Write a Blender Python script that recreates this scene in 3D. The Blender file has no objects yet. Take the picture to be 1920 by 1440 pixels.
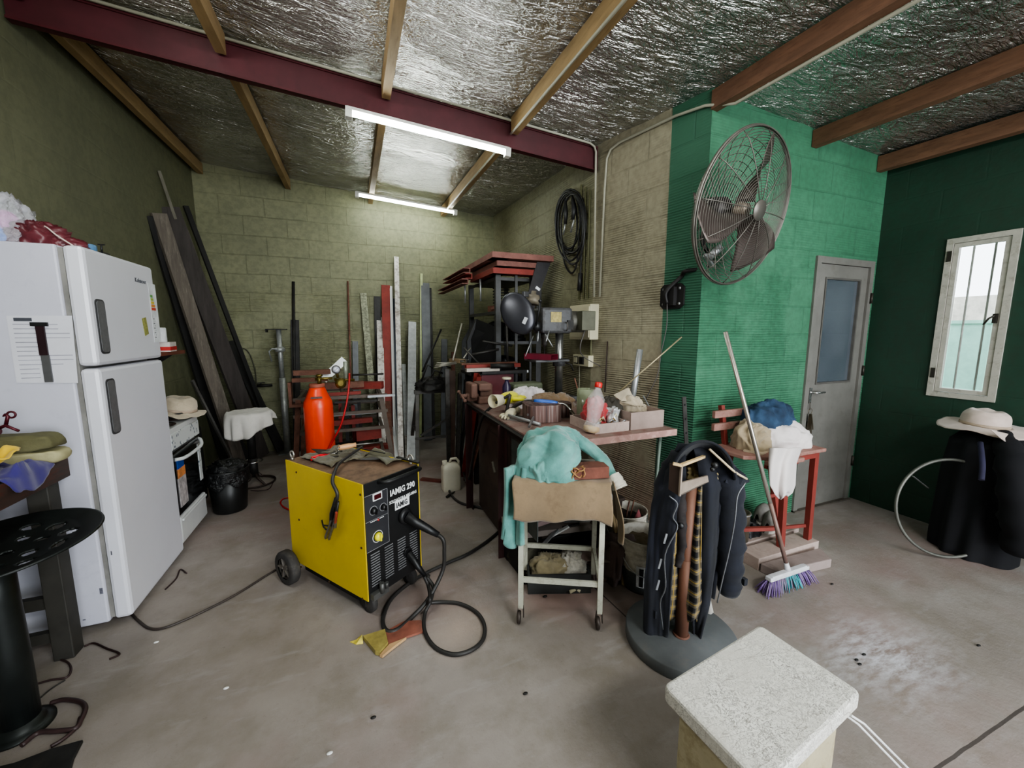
import bpy, bmesh, math, random
from mathutils import Vector, Matrix, noise
PI=math.pi
S=bpy.context.scene; COL=S.collection
# ---------------------------------------------------------------- camera model
F=740.; H=1.4; PX,PY=960.,720.
PITCH=math.atan(98/F); YAW=math.atan(297*math.cos(PITCH)/F)
FW=Vector((math.sin(YAW)*math.cos(PITCH),math.cos(YAW)*math.cos(PITCH),-math.sin(PITCH)))
RT=Vector((math.cos(YAW),-math.sin(YAW),0)); UP=RT.cross(FW)
CAM=Vector((0,0,H))
def ray(px,py): return FW+RT*((px-PX)/F)-UP*((py-PY)/F)
def onp(px,py,i,val):
    v=ray(px,py); return CAM+v*((val-CAM[i])/v[i])
def G(px,py,z=0.): return onp(px,py,2,z)
def AY(px,py,y): return onp(px,py,1,y)
def AX(px,py,x): return onp(px,py,0,x)
CA,CBX,CCY=2.893,-.066,.028
def ceil_z(x,y): return CA+CBX*x+CCY*y
def CE(px,py,drop=0.):
    v=ray(px,py); t=(CA-drop-H)/(v.z-CBX*v.x-CCY*v.y); return CAM+v*t
def V(*a): return Vector(a)
# ---------------------------------------------------------------- materials
def srgb(r,g,b):
    f=lambda c:(c/255/12.92) if c/255<=.04045 else ((c/255+.055)/1.055)**2.4
    return (f(r),f(g),f(b),1)
_M={}
class NT:
    def __init__(s,name):
        s.m=bpy.data.materials.new(name); s.m.use_nodes=True; s.t=s.m.node_tree; s.b=s.t.nodes['Principled BSDF']; s.out=s.t.nodes['Material Output']
    def n(s,typ,ins=None,**kw):
        x=s.t.nodes.new(typ)
        for k,v in kw.items(): setattr(x,k,v)
        for k,v in (ins or {}).items(): s.put(x.inputs[k],v)
        return x
    def put(s,sock,v):
        if isinstance(v,bpy.types.NodeSocket): s.t.links.new(v,sock)
        else: sock.default_value=v
    def ramp(s,fac,stops):
        r=s.n('ShaderNodeValToRGB',{'Fac':fac}); e=r.color_ramp.elements
        while len(e)<len(stops): e.new(.5)
        for i,(p,c) in enumerate(stops):
            e[i].position=p; e[i].color=c if len(c)==4 else (*c,1)
        return r.outputs['Color']
    def mix(s,fac,a,b,mode='MIX'):
        x=s.n('ShaderNodeMix',data_type='RGBA',blend_type=mode); s.put(x.inputs[0],fac); s.put(x.inputs[6],a); s.put(x.inputs[7],b); return x.outputs[2]
    def noise(s,vec,scale,detail=4,rough=.55,dist=0.):
        return s.n('ShaderNodeTexNoise',{'Vector':vec,'Scale':scale,'Detail':detail,'Roughness':rough,'Distortion':dist}).outputs['Fac']
    def math(s,op,a,b=0.,clamp=False):
        x=s.n('ShaderNodeMath',operation=op,use_clamp=clamp); s.put(x.inputs[0],a); s.put(x.inputs[1],b); return x.outputs[0]
    def bump(s,h,strength=.5,dist=.01,normal=None):
        x=s.n('ShaderNodeBump',{'Height':h,'Strength':strength,'Distance':dist})
        if normal is not None: s.put(x.inputs['Normal'],normal)
        return x.outputs['Normal']
    def obj(s): return s.n('ShaderNodeTexCoord').outputs['Object']
    def pos(s): return s.n('ShaderNodeNewGeometry').outputs['Position']
def mat(name,col,rough=.6,metal=0.,var=.25,scale=9.,dirt=None,dirt_amt=.0,bump=.0,bscale=60.,stretch=None,alpha=None,trans=0.,coat=0.,emit=None,estr=0.,fabric=False):
    if name in _M: return _M[name]
    n=NT(name); b=n.b; c=srgb(*col) if max(col)>1 else (*col,1)
    o=n.obj()
    if stretch: o=n.n('ShaderNodeMapping',{'Vector':o,'Scale':stretch}).outputs[0]
    f=n.noise(o,scale,5,.6)
    lo=tuple(max(0,x*(1-var)) for x in c[:3]); hi=tuple(min(1,x*(1+var)) for x in c[:3])
    colr=n.ramp(f,[(.3,lo),(.7,hi)])
    if dirt is not None:
        d=srgb(*dirt); g=n.noise(o,scale*1.7+3,6,.7); k=n.ramp(g,[(.62-dirt_amt*.35,(0,0,0)),(.72-dirt_amt*.2,(1,1,1))])
        colr=n.mix(n.math('MULTIPLY',k,min(1,dirt_amt*1.6)),colr,d)
    n.put(b.inputs['Base Color'],colr); b.inputs['Roughness'].default_value=rough; b.inputs['Metallic'].default_value=metal
    if bump: n.put(b.inputs['Normal'],n.bump(n.noise(o,bscale,3),bump,.004))
    if fabric:
        b.inputs['Sheen Weight'].default_value=.25; b.inputs['Sheen Roughness'].default_value=.6
    if trans: b.inputs['Transmission Weight'].default_value=trans; b.inputs['IOR'].default_value=1.3
    if alpha is not None: b.inputs['Alpha'].default_value=alpha
    if coat: b.inputs['Coat Weight'].default_value=coat
    if emit: b.inputs['Emission Color'].default_value=srgb(*emit); b.inputs['Emission Strength'].default_value=estr
    _M[name]=n.m; return n.m
# ---------------------------------------------------------------- mesh builder
def basis(d,up=None):
    d=Vector(d).normalized(); up=Vector(up) if up is not None else V(0,0,1)
    if abs(d.dot(up.normalized()))>.98: up=V(0,1,0) if abs(d.y)<.9 else V(1,0,0)
    x=up.cross(d).normalized(); y=d.cross(x).normalized(); return x,y,d   # x: side, y: up-ish, d: along
class MB:
    def __init__(s): s.v=[]; s.f=[]; s.sm=[]
    def add(s,vs,fs,smooth=False):
        o=len(s.v); s.v+= [Vector(p) for p in vs]; s.f+=[tuple(i+o for i in f) for f in fs]; s.sm+=[smooth]*len(fs); return s
    def hexa(s,p): # 8 points: bottom 4 ccw, top 4 ccw
        return s.add(p,[(3,2,1,0),(4,5,6,7),(0,1,5,4),(1,2,6,5),(2,3,7,6),(3,0,4,7)])
    def box(s,x0,x1,y0,y1,z0,z1):
        return s.hexa([(x0,y0,z0),(x1,y0,z0),(x1,y1,z0),(x0,y1,z0),(x0,y0,z1),(x1,y0,z1),(x1,y1,z1),(x0,y1,z1)])
    def rbox(s,c,sz,rz=0.,M=None):
        c=Vector(c); a,b,h=[q/2 for q in sz]; R=Matrix.Rotation(rz,3,'Z') if M is None else M
        return s.hexa([c+R@V(x,y,z) for z in(-h,h) for x,y in((-a,-b),(a,-b),(a,b),(-a,b))])
    def bar(s,p0,p1,w,h,up=None):
        p0=Vector(p0);p1=Vector(p1);x,y,d=basis(p1-p0,up); q=[(-w/2,-h/2),(w/2,-h/2),(w/2,h/2),(-w/2,h/2)]
        return s.hexa([p0+x*a+y*b for a,b in q]+[p1+x*a+y*b for a,b in q])
    def prof(s,p0,p1,pts,up=None,smooth=False):   # extrude closed 2D profile (x side,y up) from p0 to p1
        p0=Vector(p0);p1=Vector(p1);x,y,d=basis(p1-p0,up); n=len(pts)
        vs=[p0+x*a+y*b for a,b in pts]+[p1+x*a+y*b for a,b in pts]
        return s.add(vs,[tuple(range(n-1,-1,-1)),tuple(range(n,2*n))]+[(i,(i+1)%n,n+(i+1)%n,n+i) for i in range(n)],smooth)
    def angle(s,p0,p1,w,h,t=.004,up=None):
        return s.prof(p0,p1,[(0,0),(w,0),(w,t),(t,t),(t,h),(0,h)],up)
    def chan(s,p0,p1,w,h,t=.006,up=None):
        return s.prof(p0,p1,[(0,0),(w,0),(w,t),(t,t),(t,h-t),(w,h-t),(w,h),(0,h)],up)
    def hollow(s,p0,p1,w,h,t=.004,up=None):
        p0=Vector(p0);p1=Vector(p1);x,y,d=basis(p1-p0,up); a,b=w/2,h/2
        o=[(-a,-b),(a,-b),(a,b),(-a,b)]; i=[(-a+t,-b+t),(a-t,-b+t),(a-t,b-t),(-a+t,b-t)]
        vs=[p+x*u+y*v for p in(p0,p1) for q in(o,i) for u,v in q]; f=[]
        for k in range(4):
            m=(k+1)%4; f+=[(k,m,8+m,8+k),(4+m,4+k,12+k,12+m),(m,k,4+k,4+m),(8+k,8+m,12+m,12+k)]
        return s.add(vs,f)
    def tube(s,pts,r,n=8,closed=False,cap=True,up=None):
        pts=[Vector(p) for p in pts]; m=len(pts); rs=r if isinstance(r,(list,tuple)) else [r]*m; rings=[]
        prev=None
        for i,p in enumerate(pts):
            a=pts[(i-1)%m] if (i>0 or closed) else p; b=pts[(i+1)%m] if (i<m-1 or closed) else p
            d=(b-a).normalized() if (b-a).length>1e-9 else V(0,0,1)
            if prev is None: x,y,_=basis(d,up)
            else:
                x=(prev-d*prev.dot(d)); 
                x=x.normalized() if x.length>1e-6 else basis(d)[0]; y=d.cross(x)
            prev=x; rings.append([p+x*(rs[i]*math.cos(2*PI*k/n))+y*(rs[i]*math.sin(2*PI*k/n)) for k in range(n)])
        vs=[q for g in rings for q in g]; fs=[]
        for i in range(m if closed else m-1):
            j=(i+1)%m
            for k in range(n): l=(k+1)%n; fs.append((i*n+k,i*n+l,j*n+l,j*n+k))
        s.add(vs,fs,True)
        if cap and not closed:
            o=len(s.v)-len(vs); s.f+=[tuple(o+k for k in range(n-1,-1,-1)),tuple(o+(m-1)*n+k for k in range(n))]; s.sm+=[False,False]
        return s
    def lathe(s,c,prof,n=24,axis=(0,0,1),smooth=True,cap=True):  # prof: (r,h)
        c=Vector(c); x,y,d=basis(axis); m=len(prof)
        vs=[c+d*h+x*(r*math.cos(2*PI*k/n))+y*(r*math.sin(2*PI*k/n)) for r,h in prof for k in range(n)]
        fs=[(i*n+k,i*n+(k+1)%n,(i+1)*n+(k+1)%n,(i+1)*n+k) for i in range(m-1) for k in range(n)]
        s.add(vs,fs,smooth)
        if cap:
            o=len(s.v)-len(vs)
            if prof[0][0]>1e-4: s.f.append(tuple(o+k for k in range(n-1,-1,-1))); s.sm.append(False)
            if prof[-1][0]>1e-4: s.f.append(tuple(o+(m-1)*n+k for k in range(n))); s.sm.append(False)
        return s
    def cyl(s,p0,p1,r,n=16,r1=None):
        p0=Vector(p0);p1=Vector(p1); return s.lathe(p0,[(r,0),(r if r1 is None else r1,(p1-p0).length)],n,p1-p0)
    def torus(s,c,R,r,axis=(0,0,1),n=40,m=8,sx=1.,sy=1.):
        c=Vector(c);x,y,d=basis(axis); return s.tube([c+x*(R*sx*math.cos(2*PI*k/n))+y*(R*sy*math.sin(2*PI*k/n)) for k in range(n)],r,m,closed=True)
    def poly(s,pts,d):   # extrude flat polygon of 3D points along vector d
        n=len(pts); d=Vector(d); pts=[Vector(p) for p in pts]
        return s.add(pts+[p+d for p in pts],[tuple(range(n-1,-1,-1)),tuple(range(n,2*n))]+[(i,(i+1)%n,n+(i+1)%n,n+i) for i in range(n)])
    def grid(s,fn,nu,nv,smooth=True,cu=False):
        vs=[fn(i/(nu if cu else nu-1),j/(nv-1)) for i in range(nu) for j in range(nv)]
        fs=[(i*nv+j,((i+1)%nu)*nv+j,((i+1)%nu)*nv+j+1,i*nv+j+1) for i in range(nu if cu else nu-1) for j in range(nv-1)]
        return s.add(vs,fs,smooth)
    def ball(s,c,r,sc=(1,1,1),n=16,m=10,fn=None):
        c=Vector(c); vs=[];
        for j in range(m+1):
            t=PI*j/m
            for k in range(n):
                a=2*PI*k/n; d=V(math.sin(t)*math.cos(a),math.sin(t)*math.sin(a),-math.cos(t)); q=r*(fn(d) if fn else 1)
                vs.append(c+V(d.x*sc[0],d.y*sc[1],d.z*sc[2])*q)
        return s.add(vs,[(j*n+k,j*n+(k+1)%n,(j+1)*n+(k+1)%n,(j+1)*n+k) for j in range(m) for k in range(n)],True)
def link(name,mb,m,parent=None,origin=None,bevel=0.,solid=0.,sub=0,kind=None):
    vs=mb.v
    if origin is None:
        if parent is not None: origin=V(0,0,0)
        else:
            xs=[v.x for v in vs];ys=[v.y for v in vs];zs=[v.z for v in vs]
            origin=V((min(xs)+max(xs))/2,(min(ys)+max(ys))/2,min(zs))
    off=Vector(origin)
    wp=V(0,0,0); q=parent
    while q is not None: wp+=q.location; q=q.parent
    me=bpy.data.meshes.new(name); me.from_pydata([tuple(v-off-wp) for v in vs],[],mb.f)
    for p,sf in zip(me.polygons,mb.sm): p.use_smooth=sf
    bm=bmesh.new(); bm.from_mesh(me); bmesh.ops.remove_doubles(bm,verts=bm.verts,dist=1e-6); bmesh.ops.recalc_face_normals(bm,faces=bm.faces); bm.to_mesh(me); bm.free()
    me.materials.append(m); o=bpy.data.objects.new(name,me); COL.objects.link(o); o.location=off
    if parent is not None: o.parent=parent
    if solid:
        d=o.modifiers.new('S','SOLIDIFY'); d.thickness=solid; d.offset=0
    if sub:
        d=o.modifiers.new('U','SUBSURF'); d.levels=sub; d.render_levels=sub
    if bevel:
        d=o.modifiers.new('B','BEVEL'); d.width=bevel; d.segments=2; d.limit_method='ANGLE'; d.angle_limit=math.radians(40)
    if kind: o['kind']=kind
    return o
def tag(o,label,cat,group=None):
    o['label']=label; o['category']=cat
    if group: o['group']=group
    return o
def thing(name,label,cat,loc,group=None):
    o=bpy.data.objects.new(name,None); COL.objects.link(o); o.location=Vector(loc); o.empty_display_size=.1
    return tag(o,label,cat,group)
def arc(c,r,a0,a1,n,ax=V(1,0,0),ay=V(0,0,1)):
    return [Vector(c)+Vector(ax)*(r*math.cos(a0+(a1-a0)*i/n))+Vector(ay)*(r*math.sin(a0+(a1-a0)*i/n)) for i in range(n+1)]
def smooth_path(pts,k=6):   # catmull-rom
    P=[Vector(p) for p in pts]; out=[]
    for i in range(len(P)-1):
        a=P[i-1] if i else P[i]*2-P[i+1]; b,c=P[i],P[i+1]; d=P[i+2] if i+2<len(P) else c*2-b
        for j in range(k):
            t=j/k; out.append(.5*((2*b)+(c-a)*t+(2*a-5*b+4*c-d)*t*t+(3*b-a-3*c+d)*t**3))
    return out+[P[-1]]
def text(name,body,size,loc,xdir,ydir,m,parent=None,ext=.0006,bold=0.,align='LEFT',shear=0.,xs=1.):
    cu=bpy.data.curves.new(name+'_src','FONT'); cu.body=body; cu.size=size; cu.extrude=ext; cu.offset=bold; cu.align_x=align; cu.shear=shear; cu.resolution_u=2
    t=bpy.data.objects.new(name+'_src',cu); COL.objects.link(t)
    dg=bpy.context.evaluated_depsgraph_get(); dg.update(); me=bpy.data.meshes.new_from_object(t.evaluated_get(dg))
    COL.objects.unlink(t); bpy.data.objects.remove(t)
    x=Vector(xdir).normalized(); y=Vector(ydir).normalized(); z=x.cross(y); L=Vector(loc)
    wp=V(0,0,0); q=parent
    while q is not None: wp+=q.location; q=q.parent
    for v in me.vertices: c=v.co.copy(); v.co=L-wp+x*c.x*xs+y*c.y+z*c.z
    me.materials.clear(); me.materials.append(m); o=bpy.data.objects.new(name,me); COL.objects.link(o)
    if parent is not None: o.parent=parent
    return o
def fbm(p,s=1.,o=3): return noise.fractal(Vector(p)*s,1.0,2.0,o)
def ridge(p,s=1.): return 1-2*abs(noise.noise(Vector(p)*s))
def crease(p,seed=0,k=1.):
    # long soft folds with sharp valleys: anisotropic ridged noise, warped
    p=Vector(p)*k; w=V(noise.noise(p*1.3+V(seed,0,0)),noise.noise(p*1.3+V(0,seed,5)),noise.noise(p*1.1+V(3,0,seed)))*.55
    q=p+w; out=0.
    for i,(ang,am,sc) in enumerate(((.5+seed,1.,1.),(1.9+seed*1.7,.6,1.35),(-.6+seed*.6,.35,2.3))):
        c,s=math.cos(ang),math.sin(ang); x=q.x*c+q.y*s; y=-q.x*s+q.y*c
        n_=noise.noise(V(x*2.6*sc+seed,y*.75*sc,q.z*1.2*sc+i*7)); out+=am*((1-abs(n_)*2.6)*.5)
    return out*.6
def drapeheap(mb,c,rx,ry,h,seed=0,fold=.02,k=7.,rot=0.,pw=.6,lean_=(0,0),n=110,m=44,irr=.16,skirt=0.):
    c=Vector(c)
    def base(u,v):
        a=2*PI*u; t=v*PI*.5; d=V(math.cos(a),math.sin(a),0); rad=1+irr*noise.noise(V(d.x*1.2+seed,d.y*1.2,seed))+irr*.5*noise.noise(V(d.x*2.8,d.y*2.8+seed,1))
        z=math.cos(t)**pw; r=math.sin(t)**.75
        return V(d.x*r*rx*rad+lean_[0]*z,d.y*r*ry*rad+lean_[1]*z,h*z*(1+.25*noise.noise(V(d.x*1.6*r+seed,d.y*1.6*r,2))))
    def fn(u,v):
        p=base(u,v); nrm=V(p.x/rx**2,p.y/ry**2,(p.z+.02)/h**2).normalized()
        f=fold*(crease(p,seed,k)-.15)*min(1,.35+v*1.4); q=p+nrm*f
        if q.z<.0: q.z=.0
        if v>.985: q.z=0
        cr,sr=math.cos(rot),math.sin(rot); return c+V(q.x*cr-q.y*sr,q.x*sr+q.y*cr,q.z)
    mb.grid(fn,n,m,cu=True); return mb
# crumpled cloth heap: closed bumpy body with fold ridges; radial in xy, dome in z, flat bottom
def heap(mb,c,rx,ry,h,seed=0,folds=.28,n=56,m=26,top=.0,power=.8,rot=0.):
    c=Vector(c); off=V(seed*7.3,seed*3.1,seed*1.7)
    def fn(u,v):
        a=2*PI*u; t=v*PI*.5
        d=V(math.cos(a),math.sin(a),0)
        rr=1+.22*noise.noise(d*1.3+off)+.10*noise.noise(d*4+off)
        z=math.cos(t)**power; r=math.sin(t)**.8
        p=V(d.x*r,d.y*r,z)
        w=ridge(p*1.6+off+V(0,0,fbm(p+off,2)*.6),1.5)*.5+ridge(p*3.4+off,1.3)*.28
        k=1+folds*(w-.3)*(.4+.6*min(1,t*1.4))
        x=d.x*r*rr*k*rx; y=d.y*r*rr*k*ry; zz=max(0,z*(1+folds*(w-.4)*.8))*h
        cr,sr=math.cos(rot),math.sin(rot)
        return c+V(x*cr-y*sr,x*sr+y*cr,zz)
    mb.grid(fn,n,m,cu=True); return mb
# ================================================================ ROOM
KX=[(1.82,5.25),(1.865,2.87),(2.045,1.92)]     # right wall plan: back corner, kink, outer corner
YB=5.25; YG=1.92; XW=3.86; XL=-1.48
def wall_mat(name,c,c2,axis,blocks=True,bw=.40,bh=.2,ribs=0.,ribz=9.,dust=None,soft=.5,split=None):
    n=NT(name); p=n.pos(); s=n.n('ShaderNodeSeparateXYZ',{'Vector':p}); u=s.outputs[axis]; z=s.outputs[2]
    wob=n.noise(p,1.3,3); v=n.n('ShaderNodeCombineXYZ',{'X':n.math('ADD',u,n.math('MULTIPLY',wob,.03)),'Y':n.math('ADD',z,n.math('MULTIPLY',wob,.04))}).outputs[0]
    br=n.n('ShaderNodeTexBrick',{'Vector':v,'Color1':(1,1,1,1),'Color2':(.86,.86,.86,1),'Mortar':(0,0,0,1),'Scale':1.,'Mortar Size':.006,'Mortar Smooth':.35,'Brick Width':bw,'Row Height':bh})
    mask=n.ramp(n.noise(p,1.1,3),[(.35,(.25,.25,.25)),(.62,(1,1,1))])
    big=n.noise(p,1.6,4); fine=n.noise(p,26,4)
    col=n.mix(n.ramp(big,[(.3,(0,0,0)),(.72,(1,1,1))]),srgb(*c),srgb(*c2))
    col=n.mix(n.math('MULTIPLY',n.ramp(fine,[(.35,(1,1,1)),(.6,(0,0,0))]),.22),col,(0.02,.02,.012,1))
    br_fac=n.math('MULTIPLY',br.outputs['Fac'],n.math('MULTIPLY',mask,soft))
    col=n.mix(n.math('MULTIPLY',br_fac,.16),col,(.01,.012,.008,1))
    if dust:
        dn=n.noise(n.n('ShaderNodeMapping',{'Vector':p,'Scale':(1,1,.6)}).outputs[0],1.8,5)
        hm=n.n('ShaderNodeMapRange',{'Value':z,'From Min':dust[1],'From Max':dust[2],'To Min':1.,'To Max':0.}).outputs[0]
        col=n.mix(n.math('MULTIPLY',n.ramp(dn,[(.42,(0,0,0)),(.7,(1,1,1))]),n.math('MULTIPLY',hm,dust[3])),col,srgb(*dust[0]))
    if split is not None:   # other paint nearer than y = split[0]
        m=n.math('LESS_THAN',s.outputs[1],split[0]); col=n.mix(m,col,n.mix(big,srgb(*split[1]),srgb(*split[2])))
    n.put(n.b.inputs['Base Color'],col); n.b.inputs['Roughness'].default_value=.62
    hgt=n.math('ADD',n.math('MULTIPLY',br_fac,-1.),n.math('MULTIPLY',fine,.16))
    hgt=n.math('ADD',hgt,n.math('MULTIPLY',n.noise(p,7,3),.35))
    if ribs:
        wv=n.math('SINE',n.math('MULTIPLY',n.math('ADD',z,n.math('MULTIPLY',wob,.02)),2*PI/.017))
        rm=n.ramp(n.noise(p,2.3,3),[(.40,(0,0,0)),(.55,(1,1,1))])
        hm=n.n('ShaderNodeMapRange',{'Value':z,'From Min':ribz-.5,'From Max':ribz,'To Min':1.,'To Max':.12}).outputs[0]
        hgt=n.math('ADD',hgt,n.math('MULTIPLY',n.math('MULTIPLY',wv,ribs),n.math('MULTIPLY',rm,hm)))
    n.put(n.b.inputs['Normal'],n.bump(hgt,.75,.012)); return n.m
OL=(138,138,108); OL2=(120,121,95)
m_back=wall_mat('olive_block_paint',OL,OL2,0,ribs=.32,ribz=2.0,soft=1.,bw=.42,bh=.205)
m_left=wall_mat('olive_render_paint',(112,113,88),(98,100,78),1,soft=.15)
m_right=wall_mat('olive_ribbed_paint',(156,154,128),(140,138,112),1,ribs=.30,ribz=2.9,soft=.9,bw=.34,bh=.2,dust=((124,88,74),.7,1.4,.8))
m_right2=wall_mat('olive_green_ribbed_paint',(166,160,138),(150,144,122),1,ribs=.36,ribz=2.6,soft=.8,bw=.34,bh=.2,dust=((128,88,76),.7,1.35,.7),split=(2.19,(66,114,90),(54,98,76)))
m_green=wall_mat('green_ribbed_paint',(76,132,102),(56,108,80),0,ribs=.34,ribz=2.2,soft=.55,bw=.34,bh=.2)
m_dkgreen=wall_mat('green_smooth_paint',(34,66,50),(26,54,40),1,soft=.12)
# floor
n=NT('worn_concrete'); p=n.pos()
a=n.noise(p,.9,6,.6); b_=n.noise(p,4.5,6,.65); c_=n.noise(p,55,5,.75); st=n.n('ShaderNodeMapping',{'Vector':p,'Rotation':(0,0,.5),'Scale':(1,3.2,1)}).outputs[0]; d_=n.noise(st,3.2,6,.65)
col=n.mix(n.ramp(a,[(.36,(0,0,0)),(.64,(1,1,1))]),srgb(132,123,117),srgb(162,154,149))
col=n.mix(n.math('MULTIPLY',n.ramp(b_,[(.45,(0,0,0)),(.65,(1,1,1))]),.5),col,srgb(122,114,102))
col=n.mix(n.math('MULTIPLY',n.ramp(n.noise(n.n('ShaderNodeMapping',{'Vector':p,'Location':(3,1,0)}).outputs[0],1.1,5),[(.5,(0,0,0)),(.68,(1,1,1))]),.45),col,srgb(146,116,112))
col=n.mix(n.math('MULTIPLY',n.ramp(d_,[(.56,(0,0,0)),(.74,(1,1,1))]),.4),col,srgb(178,174,176))
col=n.mix(n.math('MULTIPLY',n.ramp(c_,[(.28,(1,1,1)),(.40,(0,0,0))]),.3),col,srgb(84,74,68))
def spot(cx,cy,r,stretch=1.):
    q=n.n('ShaderNodeMapping',{'Vector':p,'Location':(-cx,-cy*stretch,0),'Scale':(1,stretch,0)}).outputs[0]
    l=n.n('ShaderNodeVectorMath',operation='LENGTH'); n.put(l.inputs[0],q)
    return n.n('ShaderNodeMapRange',{'Value':n.math('ADD',l.outputs['Value'],n.math('MULTIPLY',n.noise(p,5,5),r*.9)),'From Min':r*.5,'From Max':r*1.45,'To Min':1.,'To Max':0.}).outputs[0]
g=G(1660,1230); col=n.mix(n.math('MULTIPLY',spot(g.x,g.y,.42,1.6),n.math('MULTIPLY',n.ramp(n.noise(st,9,6,.7),[(.4,(0,0,0)),(.6,(1,1,1))]),.8)),col,srgb(206,206,214))
g=G(860,1180); col=n.mix(n.math('MULTIPLY',spot(g.x,g.y,.2),.7),col,srgb(186,168,156))
g=G(1040,1110); col=n.mix(n.math('MULTIPLY',spot(g.x,g.y,.3),.5),col,srgb(160,120,112))
# red dust under the bench and cut joints
sx=n.n('ShaderNodeSeparateXYZ',{'Vector':p})
def joint(p0,p1,w=.004,clip=True):
    dx,dy=p1[0]-p0[0],p1[1]-p0[1]; L=math.hypot(dx,dy); nx,ny=-dy/L,dx/L
    v=n.math('ADD',n.math('ADD',n.math('MULTIPLY',sx.outputs[0],nx),n.math('MULTIPLY',sx.outputs[1],ny)),-(nx*p0[0]+ny*p0[1]))
    v=n.math('ABSOLUTE',n.math('ADD',v,n.math('MULTIPLY',n.math('ADD',n.noise(p,8,2),-.5),.006)))
    return n.math('LESS_THAN',v,w)
j1=joint(G(1757,1440),G(1920,1327),.005); j2=joint(G(1137,1122),G(1195,1176),.004)
near=n.math('LESS_THAN',sx.outputs[1],1.75); far=n.math('GREATER_THAN',sx.outputs[0],.9)
col=n.mix(n.math('MULTIPLY',j1,.8),col,srgb(52,46,44)); col=n.mix(n.math('MULTIPLY',n.math('MULTIPLY',j2,near),n.math('MULTIPLY',far,.85)),col,srgb(52,46,44))
n.put(n.b.inputs['Base Color'],col); n.put(n.b.inputs['Roughness'],n.n('ShaderNodeMapRange',{'Value':b_,'To Min':.42,'To Max':.8}).outputs[0])
n.put(n.b.inputs['Normal'],n.bump(n.math('ADD',c_,n.math('MULTIPLY',b_,.7)),.35,.006)); m_floor=n.m
mb=MB().box(-1.75,5.2,-3.2,5.4,-.1,0); link('floor',mb,m_floor,kind='structure',origin=(0,0,0))
# foil ceiling
n=NT('crinkled_foil'); p=n.pos(); q=n.n('ShaderNodeMapping',{'Vector':p,'Scale':(1.,2.4,1)}).outputs[0]; q2=n.n('ShaderNodeMapping',{'Vector':p,'Rotation':(0,0,.9),'Scale':(.8,3.,1)}).outputs[0]
def rid(vec,sc,dist,det=4):
    f=n.noise(vec,sc,det,.55,dist); return n.math('SUBTRACT',1.,n.math('MULTIPLY',n.math('ABSOLUTE',n.math('SUBTRACT',f,.5)),5.),True)
h1=rid(q,4.5,1.2); h2=rid(q2,8,1.,3); h3=n.noise(q,1.6,3,.5,.6); h4=rid(q,17,.8,2)
hh=n.math('ADD',n.math('ADD',n.math('MULTIPLY',h1,.5),n.math('MULTIPLY',h2,.34)),n.math('ADD',n.math('MULTIPLY',h3,1.3),n.math('MULTIPLY',h4,.12)))
n.put(n.b.inputs['Base Color'],n.ramp(n.noise(p,2.2,5),[(.3,srgb(176,176,172)),(.7,srgb(222,222,218))])); n.b.inputs['Metallic'].default_value=.88; n.b.inputs['Roughness'].default_value=.24
n.put(n.b.inputs['Normal'],n.bump(hh,1.,.030)); m_foil=n.m
mb=MB()
def cf(u,v):
    x=-1.75+u*6.9; y=-3.2+v*8.6; k=((x+.6)/.87)%1; sag=.018*math.sin(PI*k)
    return V(x,y,ceil_z(x,y)-sag+.012*fbm((x,y*1.6,3),1.5,3)+.02)
mb.grid(cf,120,150); link('ceiling',mb,m_foil,kind='structure',origin=(0,0,0))
# roof sheet above keeps daylight out
m_roof=mat('grey_roof_sheet',(120,120,120),.7)
mb=MB().hexa([V(x,y,ceil_z(x,y)+z) for z in(.1,.14) for x,y in((-1.9,-3.2),(5.3,-3.2),(5.3,5.5),(-1.9,5.5))]); link('trim_1',mb,m_roof,kind='structure')
# walls
ZT=3.3
def wz(mb,x0,x1,y0,y1,z0=0,z1=None):
    if z1 is None:
        return mb.hexa([(x0,y0,z0),(x1,y0,z0),(x1,y1,z0),(x0,y1,z0)]+[(x,y,ceil_z(x,y)+.05) for x,y in((x0,y0),(x1,y0),(x1,y1),(x0,y1))])
    return mb.box(x0,x1,y0,y1,z0,z1)
mb=MB(); wz(mb,XL-.2,2.1,YB,YB+.15); link('wall_back',mb,m_back,kind='structure',origin=(0,0,0))
mb=MB(); wz(mb,XL-.15,XL,2.62,YB); wz(mb,XL-.22,XL-.075,-3.2,2.62); link('wall_left',mb,m_left,kind='structure',origin=(0,0,0))
def seg(name,a,b,t,m):
    a=V(*a,0);b=V(*b,0); nn=V((b-a).y,-(b-a).x,0).normalized()*t
    if nn.x<0: nn=-nn
    q=[a,b,b+nn,a+nn]; mb=MB().hexa([V(v.x,v.y,0) for v in q]+[V(v.x,v.y,ceil_z(v.x,v.y)+.05) for v in q]); link(name,mb,m,kind='structure',origin=(0,0,0))
seg('wall_right',KX[0],KX[1],.15,m_right)
a=V(*KX[1]);b=V(*KX[2])
q=[V(a.x,a.y,0),V(b.x,b.y,0),V(b.x+.12,b.y+.004,0),V(a.x+.15,a.y,0)]
mb=MB().hexa([V(v.x,v.y,0) for v in q]+[V(v.x,v.y,ceil_z(v.x,v.y)+.05) for v in q]); link('wall_corner',mb,m_right2,kind='structure',origin=(0,0,0))
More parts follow.
